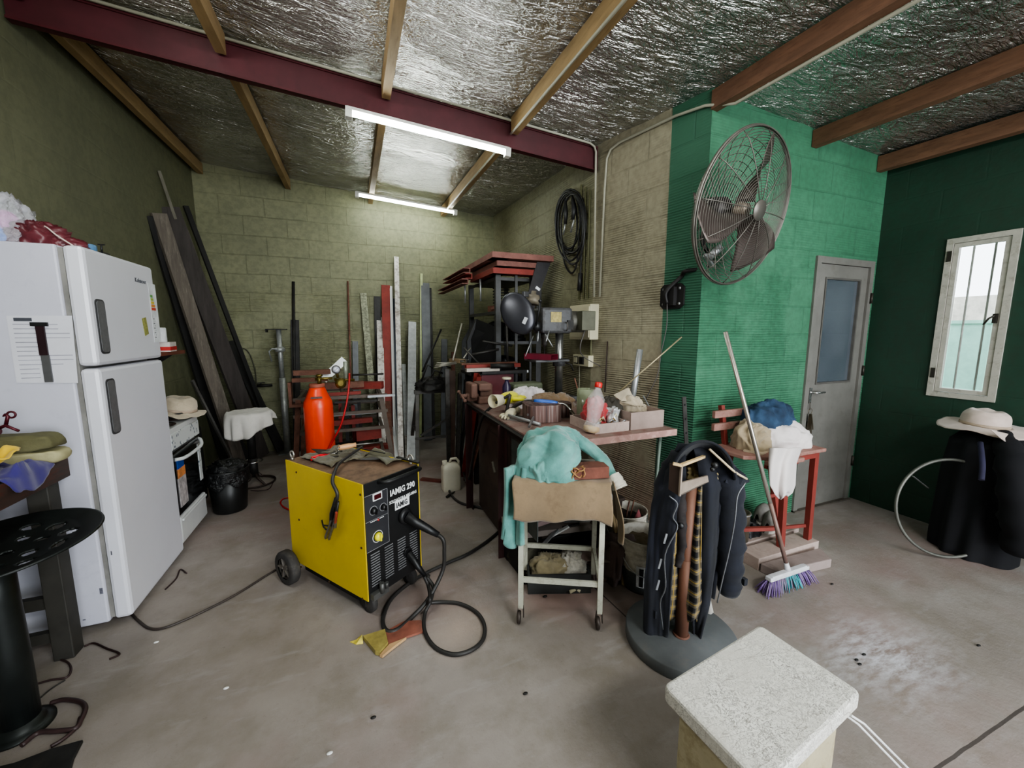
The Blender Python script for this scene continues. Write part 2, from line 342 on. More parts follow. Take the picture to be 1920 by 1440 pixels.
# bright green wall with the door opening
D0,D1,DH=3.13,3.80,1.93
mb=MB(); wz(mb,KX[2][0]+.002,D0,YG,YG+.12); wz(mb,D1,4.0,YG,YG+.12); 
mb.hexa([(D0,YG,DH),(D1,YG,DH),(D1,YG+.12,DH),(D0,YG+.12,DH)]+[(x,y,ceil_z(x,y)+.05) for x,y in((D0,YG),(D1,YG),(D1,YG+.12),(D0,YG+.12))])
link('wall_green',mb,m_green,kind='structure',origin=(0,0,0))
# dark green wall with window opening
wa=AX(1780,470,XW); wb=AX(1909,457,XW); WY0,WY1=wb.y,wa.y; WZ0,WZ1=.955,2.02
mb=MB(); wz(mb,XW,XW+.14,WY1,YG); wz(mb,XW,XW+.14,-3.2,WY0); mb.box(XW,XW+.14,WY0,WY1,0,WZ0)
mb.hexa([(XW,WY0,WZ1),(XW+.14,WY0,WZ1),(XW+.14,WY1,WZ1),(XW,WY1,WZ1)]+[(x,y,ceil_z(x,y)+.05) for x,y in((XW,WY0),(XW+.14,WY0),(XW+.14,WY1),(XW,WY1))])
link('wall_window',mb,m_dkgreen,kind='structure',origin=(0,0,0))
mb=MB(); wz(mb,XL-.2,.35,-3.2,-3.05); mb.hexa([(.35,-3.2,2.35),(XW,-3.2,2.35),(XW,-3.05,2.35),(.35,-3.05,2.35)]+[(x,y,ceil_z(x,y)+.05) for x,y in((.35,-3.2),(XW,-3.2),(XW,-3.05),(.35,-3.05))])
link('wall_rear',mb,m_left,kind='structure',origin=(0,0,0))
# window
m_wf=mat('off_white_frame_paint',(176,172,162),.45,.0,.12,12,dirt=(120,112,100),dirt_amt=.3)
m_bar=mat('window_bar_paint',(226,228,222),.5)
wt=bpy.data.objects.new('window_1',None); COL.objects.link(wt); wt.location=(XW,WY0,WZ0); wt['kind']='structure'
mb=MB(); y0,y1,z0,z1=WY0,WY1,WZ0,WZ1; fw=.022
for (a,b,c,d) in((y0-.012,y1+.012,z0-.012,z0+fw),(y0-.012,y1+.012,z1-fw,z1+.012),(y0-.012,y0+fw,z0+fw,z1-fw),(y1-fw,y1+.012,z0+fw,z1-fw)): mb.box(XW-.014,XW+.03,a,b,c,d)
link('window_frame',mb,m_wf,wt)
mb=MB(); i=fw+.003; s=.026
for (a,b,c,d) in((y0+i,y1-i,z0+i,z0+i+s),(y0+i,y1-i,z1-i-s,z1-i),(y0+i,y0+i+s,z0+i+s,z1-i-s),(y1-i-s,y1-i,z0+i+s,z1-i-s)): mb.box(XW-.006,XW+.022,a,b,c,d)
link('sash',mb,m_wf,wt)
mb=MB().box(XW+.008,XW+.011,y0+.06,y1-.06,z0+.06,z1-.06)
n=NT('window_pane_glass'); 
for k,v in(('Roughness',.02),('Transmission Weight',1.),('IOR',1.02)): n.b.inputs[k].default_value=v
m_pane=n.m; link('pane',mb,m_pane,wt)
mb=MB()
for f in(.36,.68): yy=y0+(y1-y0)*f; mb.tube([V(XW+.06,yy,z0),V(XW+.06,yy,z1)],.006,8)
link('security_bar',mb,m_bar,wt)
mb=MB(); 
for zz in(z0+.12,z1-.14): mb.box(XW-.02,XW-.004,y1-.02,y1+.002,zz,zz+.07)
link('hinge',mb,mat('dark_hinge',(60,56,50),.5,.5),wt)
mb=MB().box(XW-.03,XW-.006,y0+.032,y0+.05,z0+.5,z0+.56).tube([V(XW-.026,y0+.04,z0+.55),V(XW-.03,y0+.065,z0+.53),V(XW-.03,y0+.085,z0+.49)],.006,6); link('latch',mb,mat('dark_hinge',(60,56,50),.5,.5),wt)
# outside: teal wall, pale house
o_t=mat('teal_yard_wall',(168,222,202),.8,var=.12); 
mb=MB().box(7.0,7.1,-6,9,-.3,1.50); mb.box(6.98,7.12,-6,9,1.50,1.54); tag(link('yard_wall',mb,o_t),'teal painted yard wall seen outside through the window','wall')
mb=MB().box(9.0,9.4,-8,12,-.3,1.95); link('trim_2',mb,mat('pale_house_render',(206,196,186),.85),kind='structure')
mb=MB().box(XW+.14,20,-12,14,-.12,-.02); link('trim_3',mb,mat('yard_paving',(150,150,146),.9),kind='structure')
mb=MB().box(-3,5.2,-12,-3.2,-.12,-.02); link('trim_4',mb,mat('yard_paving',(150,150,146),.9),kind='structure')
# door: steel, half glazed
m_dr=mat('grey_steel_door_paint',(116,114,109),.5,.1,.14,5,dirt=(96,92,84),dirt_amt=.25)
m_chrome=mat('bright_handle_metal',(200,200,198),.25,.9,.05)
dt=bpy.data.objects.new('door_1',None); COL.objects.link(dt); dt.location=(D0,YG,0); dt['kind']='structure'
mb=MB()
for a,b,c,d in((D0-.012,D0+.035,0,DH+.012),(D1-.035,D1+.012,0,DH+.012),(D0+.035,D1-.035,DH-.035,DH+.012)): mb.box(a,b,YG-.016,YG+.05,c,d)
link('door_frame',mb,m_dr,dt)
g0,g1,gz0,gz1=D0+.12,D1-.12,1.0,1.80
mb=MB()
for a,b,c,d in((D0+.037,g0,.012,DH-.037),(g1,D1-.037,.012,DH-.037),(g0,g1,.012,gz0),(g0,g1,gz1,DH-.037)): mb.box(a,b,YG+.0,YG+.035,c,d)
leaf=link('door_leaf',mb,m_dr,dt)
mb=MB()
for a,b,c,d in((g0,g1,gz0,gz0+.014),(g0,g1,gz1-.014,gz1),(g0,g0+.014,gz0+.014,gz1-.014),(g1-.014,g1,gz0+.014,gz1-.014)): mb.box(a,b,YG-.006,YG+.02,c,d)
link('glazing_bead',mb,mat('dark_bead',(86,84,80),.5),leaf)
n=NT('door_reflective_glass'); n.put(n.b.inputs['Base Color'],n.ramp(n.noise(n.pos(),3,4),[(.3,srgb(74,82,92)),(.7,srgb(98,106,114))])); n.b.inputs['Roughness'].default_value=.04; n.b.inputs['IOR'].default_value=1.9; n.b.inputs['Specular IOR Level'].default_value=1.; n.b.inputs['Coat Weight'].default_value=1.; n.b.inputs['Coat Roughness'].default_value=.03
mb=MB().box(g0+.01,g1-.01,YG+.012,YG+.018,gz0+.01,gz1-.01); link('pane',mb,n.m,leaf)
hx=D0+.065; mb=MB().box(hx-.014,hx+.014,YG-.012,YG,.86,.98).tube([V(hx,YG-.01,.945),V(hx,YG-.045,.945),V(hx+.02,YG-.05,.945),V(hx+.1,YG-.05,.945)],.008,8); link('door_handle',mb,m_chrome,dt)
mb=MB().torus(V(hx+.0,YG-.02,.80),.022,.002,(0,1,0),20,6)
for k in range(5): 
    a=-.5+k*.25; mb.bar(V(hx,YG-.02-.003*k,.78),V(hx+.05*math.sin(a),YG-.022-.004*k,.66-.03*(k%2)),.012,.002,(0,1,0))
for k in range(6): mb.torus(V(hx+.01*math.sin(k*2),YG-.02,.66-.02*k),.010,.0016,(k%2,1,.3),12,5)
mb.bar(V(hx,YG-.012,.87),V(hx,YG-.018,.81),.004,.003)
tag(link('key_bunch',mb,mat('dull_key_metal',(110,100,84),.4,.8)),'bunch of keys and rings hanging in the grey door lock','keys')
mb=MB()
for zz in(.3,1.05,1.62): mb.cyl(V(D1-.002,YG-.024,zz),V(D1-.002,YG-.024,zz+.08),.009,10)
link('hinge',mb,mat('dark_hinge',(60,56,50),.5,.5),dt)
# door threshold
mb=MB().box(D0-.012,D1+.012,YG-.03,YG+.1,0,.012); link('trim_5',mb,mat('dusty_iron',(96,90,82),.7,.3),kind='structure')
# ---------------------------------------------------------------- purlins, beam, lights
m_pur=mat('yellow_pine',(156,130,92),.65,0,.2,4,stretch=(8,1.2,8),dirt=(90,64,36),dirt_amt=.2,bump=.2)
m_pur2=mat('brown_pine',(122,88,68),.65,0,.22,4,stretch=(8,1.2,8),dirt=(82,50,34),dirt_amt=.3,bump=.2)
BY=2.83; BZd=.03
pl=[(-1.40,'against the left wall',m_pur,5.245),(-.60,'second from the left wall',m_pur,5.245),(.26,'crossing above both tube lights near the middle',m_pur,5.245),(1.13,'carrying a thin conduit near the tube lights',m_pur,5.245),
    (2.06,'ending at the green corner, with a grey conduit along it',m_pur2,KX[2][1]+.02),(2.98,'ending above the grey door, second beyond the green corner',m_pur2,YG),(3.74,'beside the dark green wall, above the window corner',m_pur2,YG)]
for k,(x,txt,m,ye) in enumerate(pl):
    mb=MB(); w=.05; h=.105
    segs=[(-3.0,BY-.035),(BY+.035,ye-.004)] if k<4 else [(-3.0,ye-.004 if k!=4 else ye-.02)]
    for a,b in segs:
        mb.hexa([V(xx,yy,ceil_z(xx,yy)-dz) for dz in(h,-.0) for xx,yy in((x-w/2,a),(x+w/2,a),(x+w/2,b),(x-w/2,b))])
    tag(link('roof_purlin',mb,m),f"{'pale yellow' if m is m_pur else 'brown'} timber roof purlin {txt}",'beam','timber roof purlins')
m_ox=mat('oxide_red_beam_paint',(76,32,38),.5,.1,.2,5,dirt=(50,22,24),dirt_amt=.15)
bx0,bx1=XL+.02,1.84; zt=lambda x:ceil_z(x,BY)-.02; bd=.175
t=thing('steel_beam','dark oxide red steel channel beam spanning under the foil ceiling','beam',(0,BY,zt(0)-bd))
def slab(x0,x1,ya,yb,t0,t1): return [V(x,y,zt(x)-q) for q in(t1,t0) for x,y in((x0,ya),(x1,ya),(x1,yb),(x0,yb))]
mb=MB().hexa(slab(bx0,bx1,BY-.006,BY+.002,.0,bd)); link('web',mb,m_ox,t)
mb=MB().hexa(slab(bx0,bx1,BY-.016,BY+.03,bd-.012,bd)).hexa(slab(bx0,bx1,BY-.016,BY+.03,.0,.012)); link('flange',mb,mat('oxide_red_flange',(74,26,32),.5,.1),t)
mb=MB().hexa(slab(bx1-.008,bx1,BY-.02,BY+.03,-.0,bd)); link('end_plate',mb,m_ox,t)
m_con=mat('grey_pvc_conduit',(168,166,150),.5,var=.1)
m_conp=mat('olive_painted_conduit',(112,112,84),.55,var=.12)
yb=BY-.03
pts=[V(-1.42,yb,zt(-1.42)+.002),V(1.76,yb,zt(1.76)+.002),V(1.80,yb,zt(1.8)-.015),V(1.815,yb,zt(1.8)-.05),V(1.832,yb+.0,1.68)]
tag(link('beam_conduit',MB().tube(pts,.0085,8),m_con),'grey conduit running on top of the red beam and down its right end','conduit')
# emission
def tube_light(name,p0,p1,label,drop):
    p0=Vector(p0);p1=Vector(p1); t=thing(name,label,'light',(p0+p1)/2,'tube lights')
    mb=MB().bar(p0+V(0,0,.022),p1+V(0,0,.022),.05,.018); link('batten',mb,mat('white_batten',(214,214,208),.4),t)
    mb=MB().tube([p0+(p1-p0)*.02,p1-(p1-p0)*.02],.0145,12); 
    m=_M.get('tube_glow') or None
    if m is None:
        q=NT('tube_glow'); q.b.inputs['Base Color'].default_value=(1,1,1,1); q.b.inputs['Emission Color'].default_value=(.93,1,.93,1); q.b.inputs['Emission Strength'].default_value=TUBE; m=_M['tube_glow']=q.m
    link('tube',mb,m,t)
    mb=MB(); d=(p1-p0).normalized()
    for e,s in((p0,1),(p1,-1)): link('lamp_holder',MB().bar(e-d*s*.012,e+d*s*.028,.045,.06),mat('white_batten',(214,214,208),.4),t)
TUBE=44
a=CE(645,205,.225);b=CE(945,290,.225); ym=(a.y+b.y)/2; tube_light('tube_light',V(.03,ym,a.z),V(1.10,ym,b.z),'bright tube light fixed under the dark red steel beam',.2)
tube_light('tube_light',V(.10,4.86,ceil_z(.1,4.86)-.135),V(1.21,4.86,ceil_z(1.21,4.86)-.135),'bright tube light under the purlins close to the back wall',.1)
# conduit along purlin 4 and 5
x=1.10; tag(link('ceiling_conduit',MB().tube([V(x,yy,ceil_z(x,yy)-.113) for yy in(-2,0,1.5,BY-.04)],.008,8),m_con),'thin grey conduit under the pale purlin that meets the red beam','conduit')
tag(link('ceiling_conduit',MB().tube([V(x-.0,yy,ceil_z(x,yy)-.113) for yy in(BY+.06,4,4.84)],.008,8),m_con),'thin grey conduit under the pale purlin between the two tube lights','conduit')
kx=KX[1]
pts=[V(2.09,yy,ceil_z(2.09,yy)-.113) for yy in(-2,0,1.0,1.80)]+[V(2.02,1.95,ceil_z(2,1.95)-.075),V(1.985,2.15,ceil_z(2,2.15)-.05),V(1.90,2.62,ceil_z(1.9,2.62)-.05),V(1.88,2.70,ceil_z(1.9,2.7)-.07),V(1.875,2.74,2.72),V(1.87,2.75,2.5),V(1.862,2.765,1.68)]
tag(link('ceiling_conduit',MB().tube(pts,.009,8),m_con),'grey conduit along the green corner purlin then down the olive wall','conduit')
# painted vertical conduits on the right wall above the switch boxes
def rw(y,off=.012):   # x of right wall at y
    (x0,y0),(x1,y1),(x2,y2)=KX
    return (x0+(x1-x0)*(y-y0)/(y1-y0) if y>y1 else x1+(x2-x1)*(y-y1)/(y2-y1))-off
for k,yy in enumerate((2.93,2.99,3.06)):
    tag(link('wall_conduit',MB().tube([V(rw(yy),yy,1.68),V(rw(yy),yy,2.55+.04*k)],.009,8),m_conp),['olive painted conduit beside the red beam end, nearest the wall kink','olive painted conduit, middle one of three above the electrical box','olive painted conduit nearest the hanging black cable coil'][k],'conduit')
yy=2.86; tag(link('wall_conduit',MB().tube([V(rw(yy),yy,1.13),V(rw(yy),yy,1.36)],.008,8),m_conp),'short grey conduit between the electrical box and socket below','conduit')
# ---------------------------------------------------------------- camera, light, world
cd=bpy.data.cameras.new('camera'); cam=bpy.data.objects.new('camera',cd); COL.objects.link(cam); S.camera=cam
cd.sensor_width=36; cd.lens=F/1920*36; cd.clip_start=.02
M=Matrix((RT,UP,-FW)).transposed().to_4x4(); M.translation=CAM; cam.matrix_world=M
w=bpy.data.worlds.new('sky'); S.world=w; w.use_nodes=True; bg=w.node_tree.nodes['Background']; bg.inputs[0].default_value=(.86,.93,1,1); bg.inputs[1].default_value=4.4
def area(name,loc,tgt,sx,sy,power,col):
    l=bpy.data.lights.new(name,'AREA'); l.shape='RECTANGLE'; l.size=sx; l.size_y=sy; l.energy=power; l.color=col
    o=bpy.data.objects.new(name,l); COL.objects.link(o); o.location=loc; o.rotation_euler=(Vector(tgt)-Vector(loc)).to_track_quat('-Z','Y').to_euler(); return o
area('doorway_daylight',(2.1,-3.0,1.3),(1.6,2.,.9),3.2,2.2,115,(.93,.97,1))
S.view_settings.view_transform='AgX'; S.view_settings.look='AgX - Medium High Contrast'; S.view_settings.exposure=.38
area('rear_fill_light',(1.3,-1.2,2.6),(1.0,2.2,.9),1.2,.3,40,(.96,1,.96))  # added fill light behind the camera, bare area light without a tube fitting
area('side_fill_light',(-.9,1.2,2.75),(1.9,2.6,1.2),.9,.2,16,(.97,1,.95))  # added fill aimed across at the right wall, no fitting built
# ================================================================ LEFT SIDE
m_white=mat('fridge_enamel',(214,214,222),.35,0,.03,3,coat=.2)
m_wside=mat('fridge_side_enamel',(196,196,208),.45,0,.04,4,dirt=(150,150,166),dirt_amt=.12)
m_grip=mat('grey_grip_plastic',(98,98,100),.55,var=.15,scale=60)
m_seal=mat('grey_door_seal',(128,126,122),.6)
m_blk=mat('black_plastic',(22,22,24),.45,var=.3)
m_red_p=mat('red_plastic',(196,40,36),.4)
m_steel=mat('dark_mill_steel',(74,72,70),.5,.6,.35,14,dirt=(52,44,40),dirt_amt=.3)
m_dark=mat('blackened_steel',(44,43,42),.55,.4,.4,12,dirt=(70,60,50),dirt_amt=.25)
m_galv=mat('galvanised_steel',(168,170,172),.42,.7,.16,20,dirt=(120,118,112),dirt_amt=.2)
m_rust=mat('rusty_brown_steel',(116,80,66),.75,.2,.35,16,dirt=(70,46,38),dirt_amt=.35)
m_oxred=mat('red_oxide_steel',(136,52,44),.6,.1,.22,10,dirt=(84,40,36),dirt_amt=.3)
FX=-1.06; F0,F1=2.30,2.94; FT=1.765
t=thing('refrigerator','white two-door refrigerator with grey recessed grips standing by the left wall','refrigerator',(FX-.2,(F0+F1)/2,0))
link('cabinet',MB().box(-1.465,FX-.085,F0,F1,.03,FT),m_wside,t,bevel=.008)
link('door_seal',MB().box(FX-.085,FX-.068,F0+.012,F1-.012,.045,FT-.012),m_seal,t)
DZ=1.243
def fdoor(nm,z0,z1,hz0,hz1):
    d=link(nm,MB().box(FX-.068,FX,F0+.002,F1,z0,z1),m_white,t,bevel=.016)
    h=MB(); y0,y1=F0+.035,F0+.108
    pr=[]; 
    for cy,cz,a0 in((y1-.02,hz1-.02,0),(y0+.02,hz1-.02,PI/2),(y0+.02,hz0+.02,PI),(y1-.02,hz0+.02,1.5*PI)):
        for i in range(5): a=a0+PI/2*i/4; pr.append((cy+.02*math.cos(a),cz+.02*math.sin(a)))
    h.poly([V(FX-.001,a,b) for a,b in pr],(.004,0,0)); g=link('handle_recess',h,mat('dark_grip_rim',(58,58,60),.5),d)
    h=MB().poly([V(FX+.002,(y0+y1)/2+(a-(y0+y1)/2)*.8,(hz0+hz1)/2+(b-(hz0+hz1)/2)*.94) for a,b in pr],(.0035,0,0)); link('grip_panel',h,m_grip,d)
    return d
d1=fdoor('freezer_door',DZ+.006,FT,1.30,1.545); d2=fdoor('fridge_door',.035,DZ-.006,.925,1.185)
m_ink=mat('grey_ink',(70,72,80),.6)
def onfr(px,py): return AX(px,py,FX)
a=onfr(252,521); text('emblem','Kohinoor',.034,(FX+.001,a.y,a.z-.02),(0,1,0),(0,0,1),m_ink,d1,xs=.9)
lab=[('energy_label',.04,[(112,176,96),(176,200,90),(232,206,80),(228,150,70),(206,74,54)])]
p=onfr(280,548)
mb=MB().box(FX+.0005,FX+.0015,p.y-.01,p.y+.075,p.z-.28,p.z+.05); lb=link('energy_label',mb,mat('label_paper',(222,224,228),.5),d1)
for k,c in enumerate(lab[0][2]):
    link('grade_bar',MB().box(FX+.0016,FX+.0024,p.y+.0,p.y+.026+.006*k,p.z-.028-.018*k,p.z-.014-.018*k),mat(f'grade_ink_{k}',c,.5),lb)
mb=MB()
for k in range(9): mb.box(FX+.0016,FX+.0022,p.y+.004+.02*(k%2),p.y+.02+.022*((k*3)%3),p.z-.15-.013*k,p.z-.146-.013*k)
link('printed_lines',mb,m_ink,lb)
p=onfr(272,612); mb=MB().poly([V(FX+.0005,p.y-.028,p.z+.042),V(FX+.0005,p.y+.018,p.z+.05),V(FX+.0005,p.y+.03,p.z-.04),V(FX+.0005,p.y-.014,p.z-.052)],(.0015,0,0)); link('sticker',mb,mat('olive_sticker',(150,150,86),.5,var=.4,scale=60),d1)
# scuffs
for px,py,w,h in((190,1108,.012,.03),(209,1037,.004,.02),(158,1162,.01,.006)):
    p=AY(px,py,F0); mb=MB().box(p.x-w/2,p.x+w/2,F0-.0012,F0-.0002,p.z-h/2,p.z+h/2)
    link('scuff_mark',mb,mat('scuff_grey',(104,104,116),.7,var=.5,scale=80),t)
# notice and black T tool on the side
p0,p1,p2,p3=[AY(x,y,F0-.002) for x,y in((12,592),(135,592),(150,718),(24,718))]
t=thing('paper_notice','white printed sheet taped to the side of the refrigerator','notice',(p0+p2)/2)
link('sheet',MB().poly([V(p0.x,F0-.002,p0.z),V(p1.x,F0-.002,p1.z),V(p2.x-.006,F0-.002,p2.z),V(p3.x+.012,F0-.002,p3.z)],(0,-.0015,0)),mat('notice_paper',(208,208,216),.6,var=.05),t)
mb=MB(); random.seed(3); w=p1.x-p0.x; hh=p0.z-p2.z
for k in range(13):
    z=p0.z-hh*(.12+.065*k); x0=p0.x+.015; x1=x0+(w-.03)*random.choice((.5,.8,1.,.35)); 
    if k in(3,8): x1=x0+w-.03
    mb.box(x0,x1,F0-.0042,F0-.0036,z-(.0016 if k not in(3,8) else .001),z+.0016)
link('printed_lines',mb,mat('pale_ink',(150,150,162),.6),t)
mb=MB().box(p0.x+.02,p0.x+.075,F0-.0044,F0-.0036,p0.z-.022,p0.z-.008); link('printed_heading',mb,mat('grey_ink',(70,72,80),.6),t)
a=AY(60,606,F0);b=AY(92,606,F0);c=AY(95,716,F0)
t=thing('magnet_tool','black and bare steel T-shaped bar held flat over the paper notice','tool',V((a.x+b.x)/2,F0-.012,c.z))
link('crossbar',MB().box(a.x,b.x,F0-.014,F0-.005,a.z-.012,a.z+.004),m_blk,t)
link('bar',MB().box((a.x+b.x)/2-.013,(a.x+b.x)/2+.014,F0-.012,F0-.005,(a.z+c.z)/2-.01,a.z-.012),mat('black_maroon_bar',(40,18,26),.4),t)
link('steel_end',MB().box((a.x+b.x)/2-.010,(a.x+b.x)/2+.016,F0-.011,F0-.005,c.z,(a.z+c.z)/2-.01),mat('gradient_grey_steel',(110,110,112),.4,.6),t)
# on top of the refrigerator
q=V(-1.36,2.42,FT)
t=thing('plastic_bag','clear plastic bag with blue and pink contents on top of refrigerator','bag',q)
bm1=MB(); heap(bm1,q,.075,.08,.10,3,.25,40,18); link('blue_contents',bm1,mat('bright_blue_cloth',(26,110,200),.5,var=.2),t)
bm1=MB(); heap(bm1,q+V(.0,0,.055),.06,.06,.085,5,.3,40,18); link('pink_contents',bm1,mat('pink_white_wrap',(206,120,190),.5,var=.5,scale=14),t)
n=NT('clear_film'); n.b.inputs['Base Color'].default_value=(.9,.92,1,1); n.b.inputs['Roughness'].default_value=.12; n.b.inputs['Alpha'].default_value=.34; n.b.inputs['Specular IOR Level'].default_value=1.
n.put(n.b.inputs['Normal'],n.bump(n.noise(n.obj(),26,4,.6,1.),1.,.02)); m_film=n.m
bm1=MB(); heap(bm1,q,.10,.105,.205,8,.45,48,24); link('clear_film',bm1,m_film,t)
q=V(-1.255,2.42,FT); bm1=MB(); heap(bm1,q,.10,.07,.10,11,.5,56,24,rot=.1); heap(bm1,q+V(.075,0,0),.075,.05,.05,12,.4,40,18)
t=thing('maroon_bag','crumpled maroon bag with a pale cord on top of refrigerator','bag',q); link('bag_body',bm1,mat('maroon_vinyl',(92,38,46),.38,var=.3),t)
link('cord',MB().tube(smooth_path([q+V(-.01,-.02,.10),q+V(.05,-.045,.082),q+V(.09,-.055,.045),q+V(.145,-.07,.004)]),.003,6),mat('pale_cord',(204,190,180),.6),t)
q=AX(207,462,-1.12); q=V(-1.13,2.47,FT)
t=thing('tape_roll','roll of blue tape lying on top of refrigerator','tape',q); 
link('roll',MB().lathe(q,[(.018,0),(.04,0),(.042,.004),(.042,.028),(.04,.032),(.018,.032)],28,cap=False),mat('blue_tape',(84,124,160),.4,var=.12),t)
link('core',MB().lathe(q,[(.0185,.001),(.0185,.0335),(.016,.0335),(.016,.001)],24,cap=False),mat('card_core',(120,112,100),.7),t)
q=V(-1.095,2.54,FT); t=thing('loose_clamp','small dark metal clamp with clear tag on the refrigerator edge','clamp',q)
link('clamp_body',MB().box(q.x-.012,q.x+.012,q.y-.03,q.y+.03,q.z,q.z+.01).cyl(q+V(0,-.01,.01),q+V(0,-.01,.045),.004).bar(q+V(-.012,-.01,.045),q+V(.014,-.01,.045),.006,.005),m_blk,t); 
# ---- work table
TX=-1.17; TZ=.87
m_wood=mat('dark_oiled_wood',(58,44,38),.55,0,.4,5,stretch=(6,1,6),dirt=(96,40,26),dirt_amt=.3)
t=thing('work_table','dark wooden work table with orange-red painted top against the left wall','table',(-1.3,1.6,0))
mb=MB().box(-1.475,TX,1.05,2.22,TZ-.028,TZ); link('tabletop',mb,mat('worn_orange_red_top',(150,66,36),.5,0,.3,7,dirt=(60,36,28),dirt_amt=.5),t,bevel=.003)
link('apron',MB().box(TX-.03,TX+.006,1.05,2.225,TZ-.085,TZ+.004).box(-1.475,TX,2.19,2.225,TZ-.085,TZ+.004),m_wood,t,bevel=.003)
for (lx,ly) in((TX-.055,2.165),(-1.42,2.165),(-1.42,1.12)): link('leg',MB().box(lx-.034,lx+.034,ly-.034,ly+.034,0,TZ-.03),mat('dark_leg_paint',(52,50,46),.6,var=.3),t,bevel=.004)
for z0_,z1_ in((.235,.285),(.08,.125)): link('stretcher',MB().box(-1.42,TX-.08,2.15,2.18,z0_,z1_),mat('dark_leg_paint',(52,50,46),.6,var=.3),t)
# things on the table
m_foam1=mat('pale_yellow_foam',(166,160,122),.8,var=.1,scale=30,bump=.3); m_foam2=mat('olive_foam',(98,95,66),.85,var=.15,scale=24,bump=.4)
m_foam_base=MB(); a=V(-1.31,2.03,TZ+.001)
def lump(c,sx,sy,sz,rz=0,seed=0,amp=.012,nn=9):
    mb=MB(); c=Vector(c)
    # rounded wobbly block
    def f(d):
        return 1
    R=Matrix.Rotation(rz,3,'Z'); vs=[]; n_,m_=28,16
    for j in range(m_+1):
        tt=PI*j/m_
        for k in range(n_):
            aa=2*PI*k/n_; d=V(math.sin(tt)*math.cos(aa),math.sin(tt)*math.sin(aa),-math.cos(tt))
            e=.42; s=lambda q:math.copysign(abs(q)**e,q)
            g=V(s(d.x)*sx/2,s(d.y)*sy/2,s(d.z)*sz/2)
            g+=d*amp*noise.noise(V(d.x*2+seed,d.y*2,d.z*2)); vs.append(c+R@g+V(0,0,sz/2))
    mb.add(vs,[(j*n_+k,j*n_+(k+1)%n_,(j+1)*n_+(k+1)%n_,(j+1)*n_+k) for j in range(m_) for k in range(n_)],True); return mb
tag(link('foam_block',lump((-1.31,2.16,TZ+.001),.36,.115,.055,.0,1),m_foam1),'pale yellow foam block, lower of two on the dark work table','foam block')
tag(link('foam_block',lump((-1.32,2.16,TZ+.055),.34,.115,.065,.0,5,.014),m_foam2),'olive green foam block on top of the pale yellow one','foam block')
def sheet(c,pts,mname,nm,label,cat,th=.003,seed=0,amp=.012): pass
m_yel=mat('yellow_cloth',(222,184,24),.7,var=.12,fabric=True); m_pur=mat('violet_cloth',(44,32,108),.75,var=.2,fabric=True)
def rag(c,rx,ry,over,seed,drop=0.,edge_x=None,zt_=0,h=.03,irr=.25):
    """cloth lying on a flat top, its part beyond x=edge_x hanging down"""
    mb=MB(); c=Vector(c)
    def fn(u,v):
        a=2*PI*u; r=v; rr=1+irr*noise.noise(V(math.cos(a)*1.4+seed,math.sin(a)*1.4,seed))+irr*.4*noise.noise(V(math.cos(a)*4+seed,math.sin(a)*4,3))
        x=c.x+rx*r*rr*math.cos(a); y=c.y+ry*r*rr*math.sin(a)
        z=c.z+.003+h*max(0,fbm((x*9+seed,y*9,seed),1,3)+.35)*(1-.5*v)
        if edge_x is not None and x>edge_x:
            e=x-edge_x; z=c.z+.004-e*.95+.0*e; x=edge_x+.006+e*.12+.008*noise.noise(V(y*22,seed,0))
        return V(x,y,z)
    mb.grid(fn,64,20,cu=True); return mb
tag(link('purple_rag',rag((-1.225,2.0,TZ+.001),.12,.14,0,2,edge_x=TX+.006,h=.06),m_pur,solid=.003),'purple cloth hanging over the front edge of the dark work table','cloth')
tag(link('yellow_rag',rag((-1.265,1.99,TZ+.055),.085,.085,0,9,h=.08),m_yel,solid=.003),'bright yellow cloth lying over the purple cloth on the work table','cloth')
# dark red crank tool
q=V(-1.36,2.14,TZ+.122)
m_mar=mat('maroon_cast_metal',(84,26,38),.4,.4,.3)
t=thing('crank_tool','maroon cast metal tool with crank arms lying on the green foam block','tool',q)
link('tool_body',MB().cyl(q+V(-.10,0,.022),q+V(.04,.0,.022),.021,16).cyl(q+V(.04,0,.022),q+V(.055,0,.022),.013,12),m_mar,t)
link('crank_arm',MB().tube([q+V(.045,0,.03),q+V(.08,-.01,.045),q+V(.115,-.01,.02)],[.008,.006,.005],8).tube([q+V(.075,0,.045),q+V(.085,0,.08),q+V(.075,0,.085)],[.006,.006,.008],8).torus(q+V(.095,0,.085),.012,.004,(0,1,0),16,6),m_mar,t)
link('lever',MB().tube([q+V(-.02,0,.035),q+V(-.0,0,.06),q+V(-.03,0,.088)],.007,8).bar(q+V(-.06,0,.09),q+V(.0,0,.092),.014,.006).tube([q+V(.0,0,.04),q+V(.03,0,.065)],.006,6),m_mar,t)
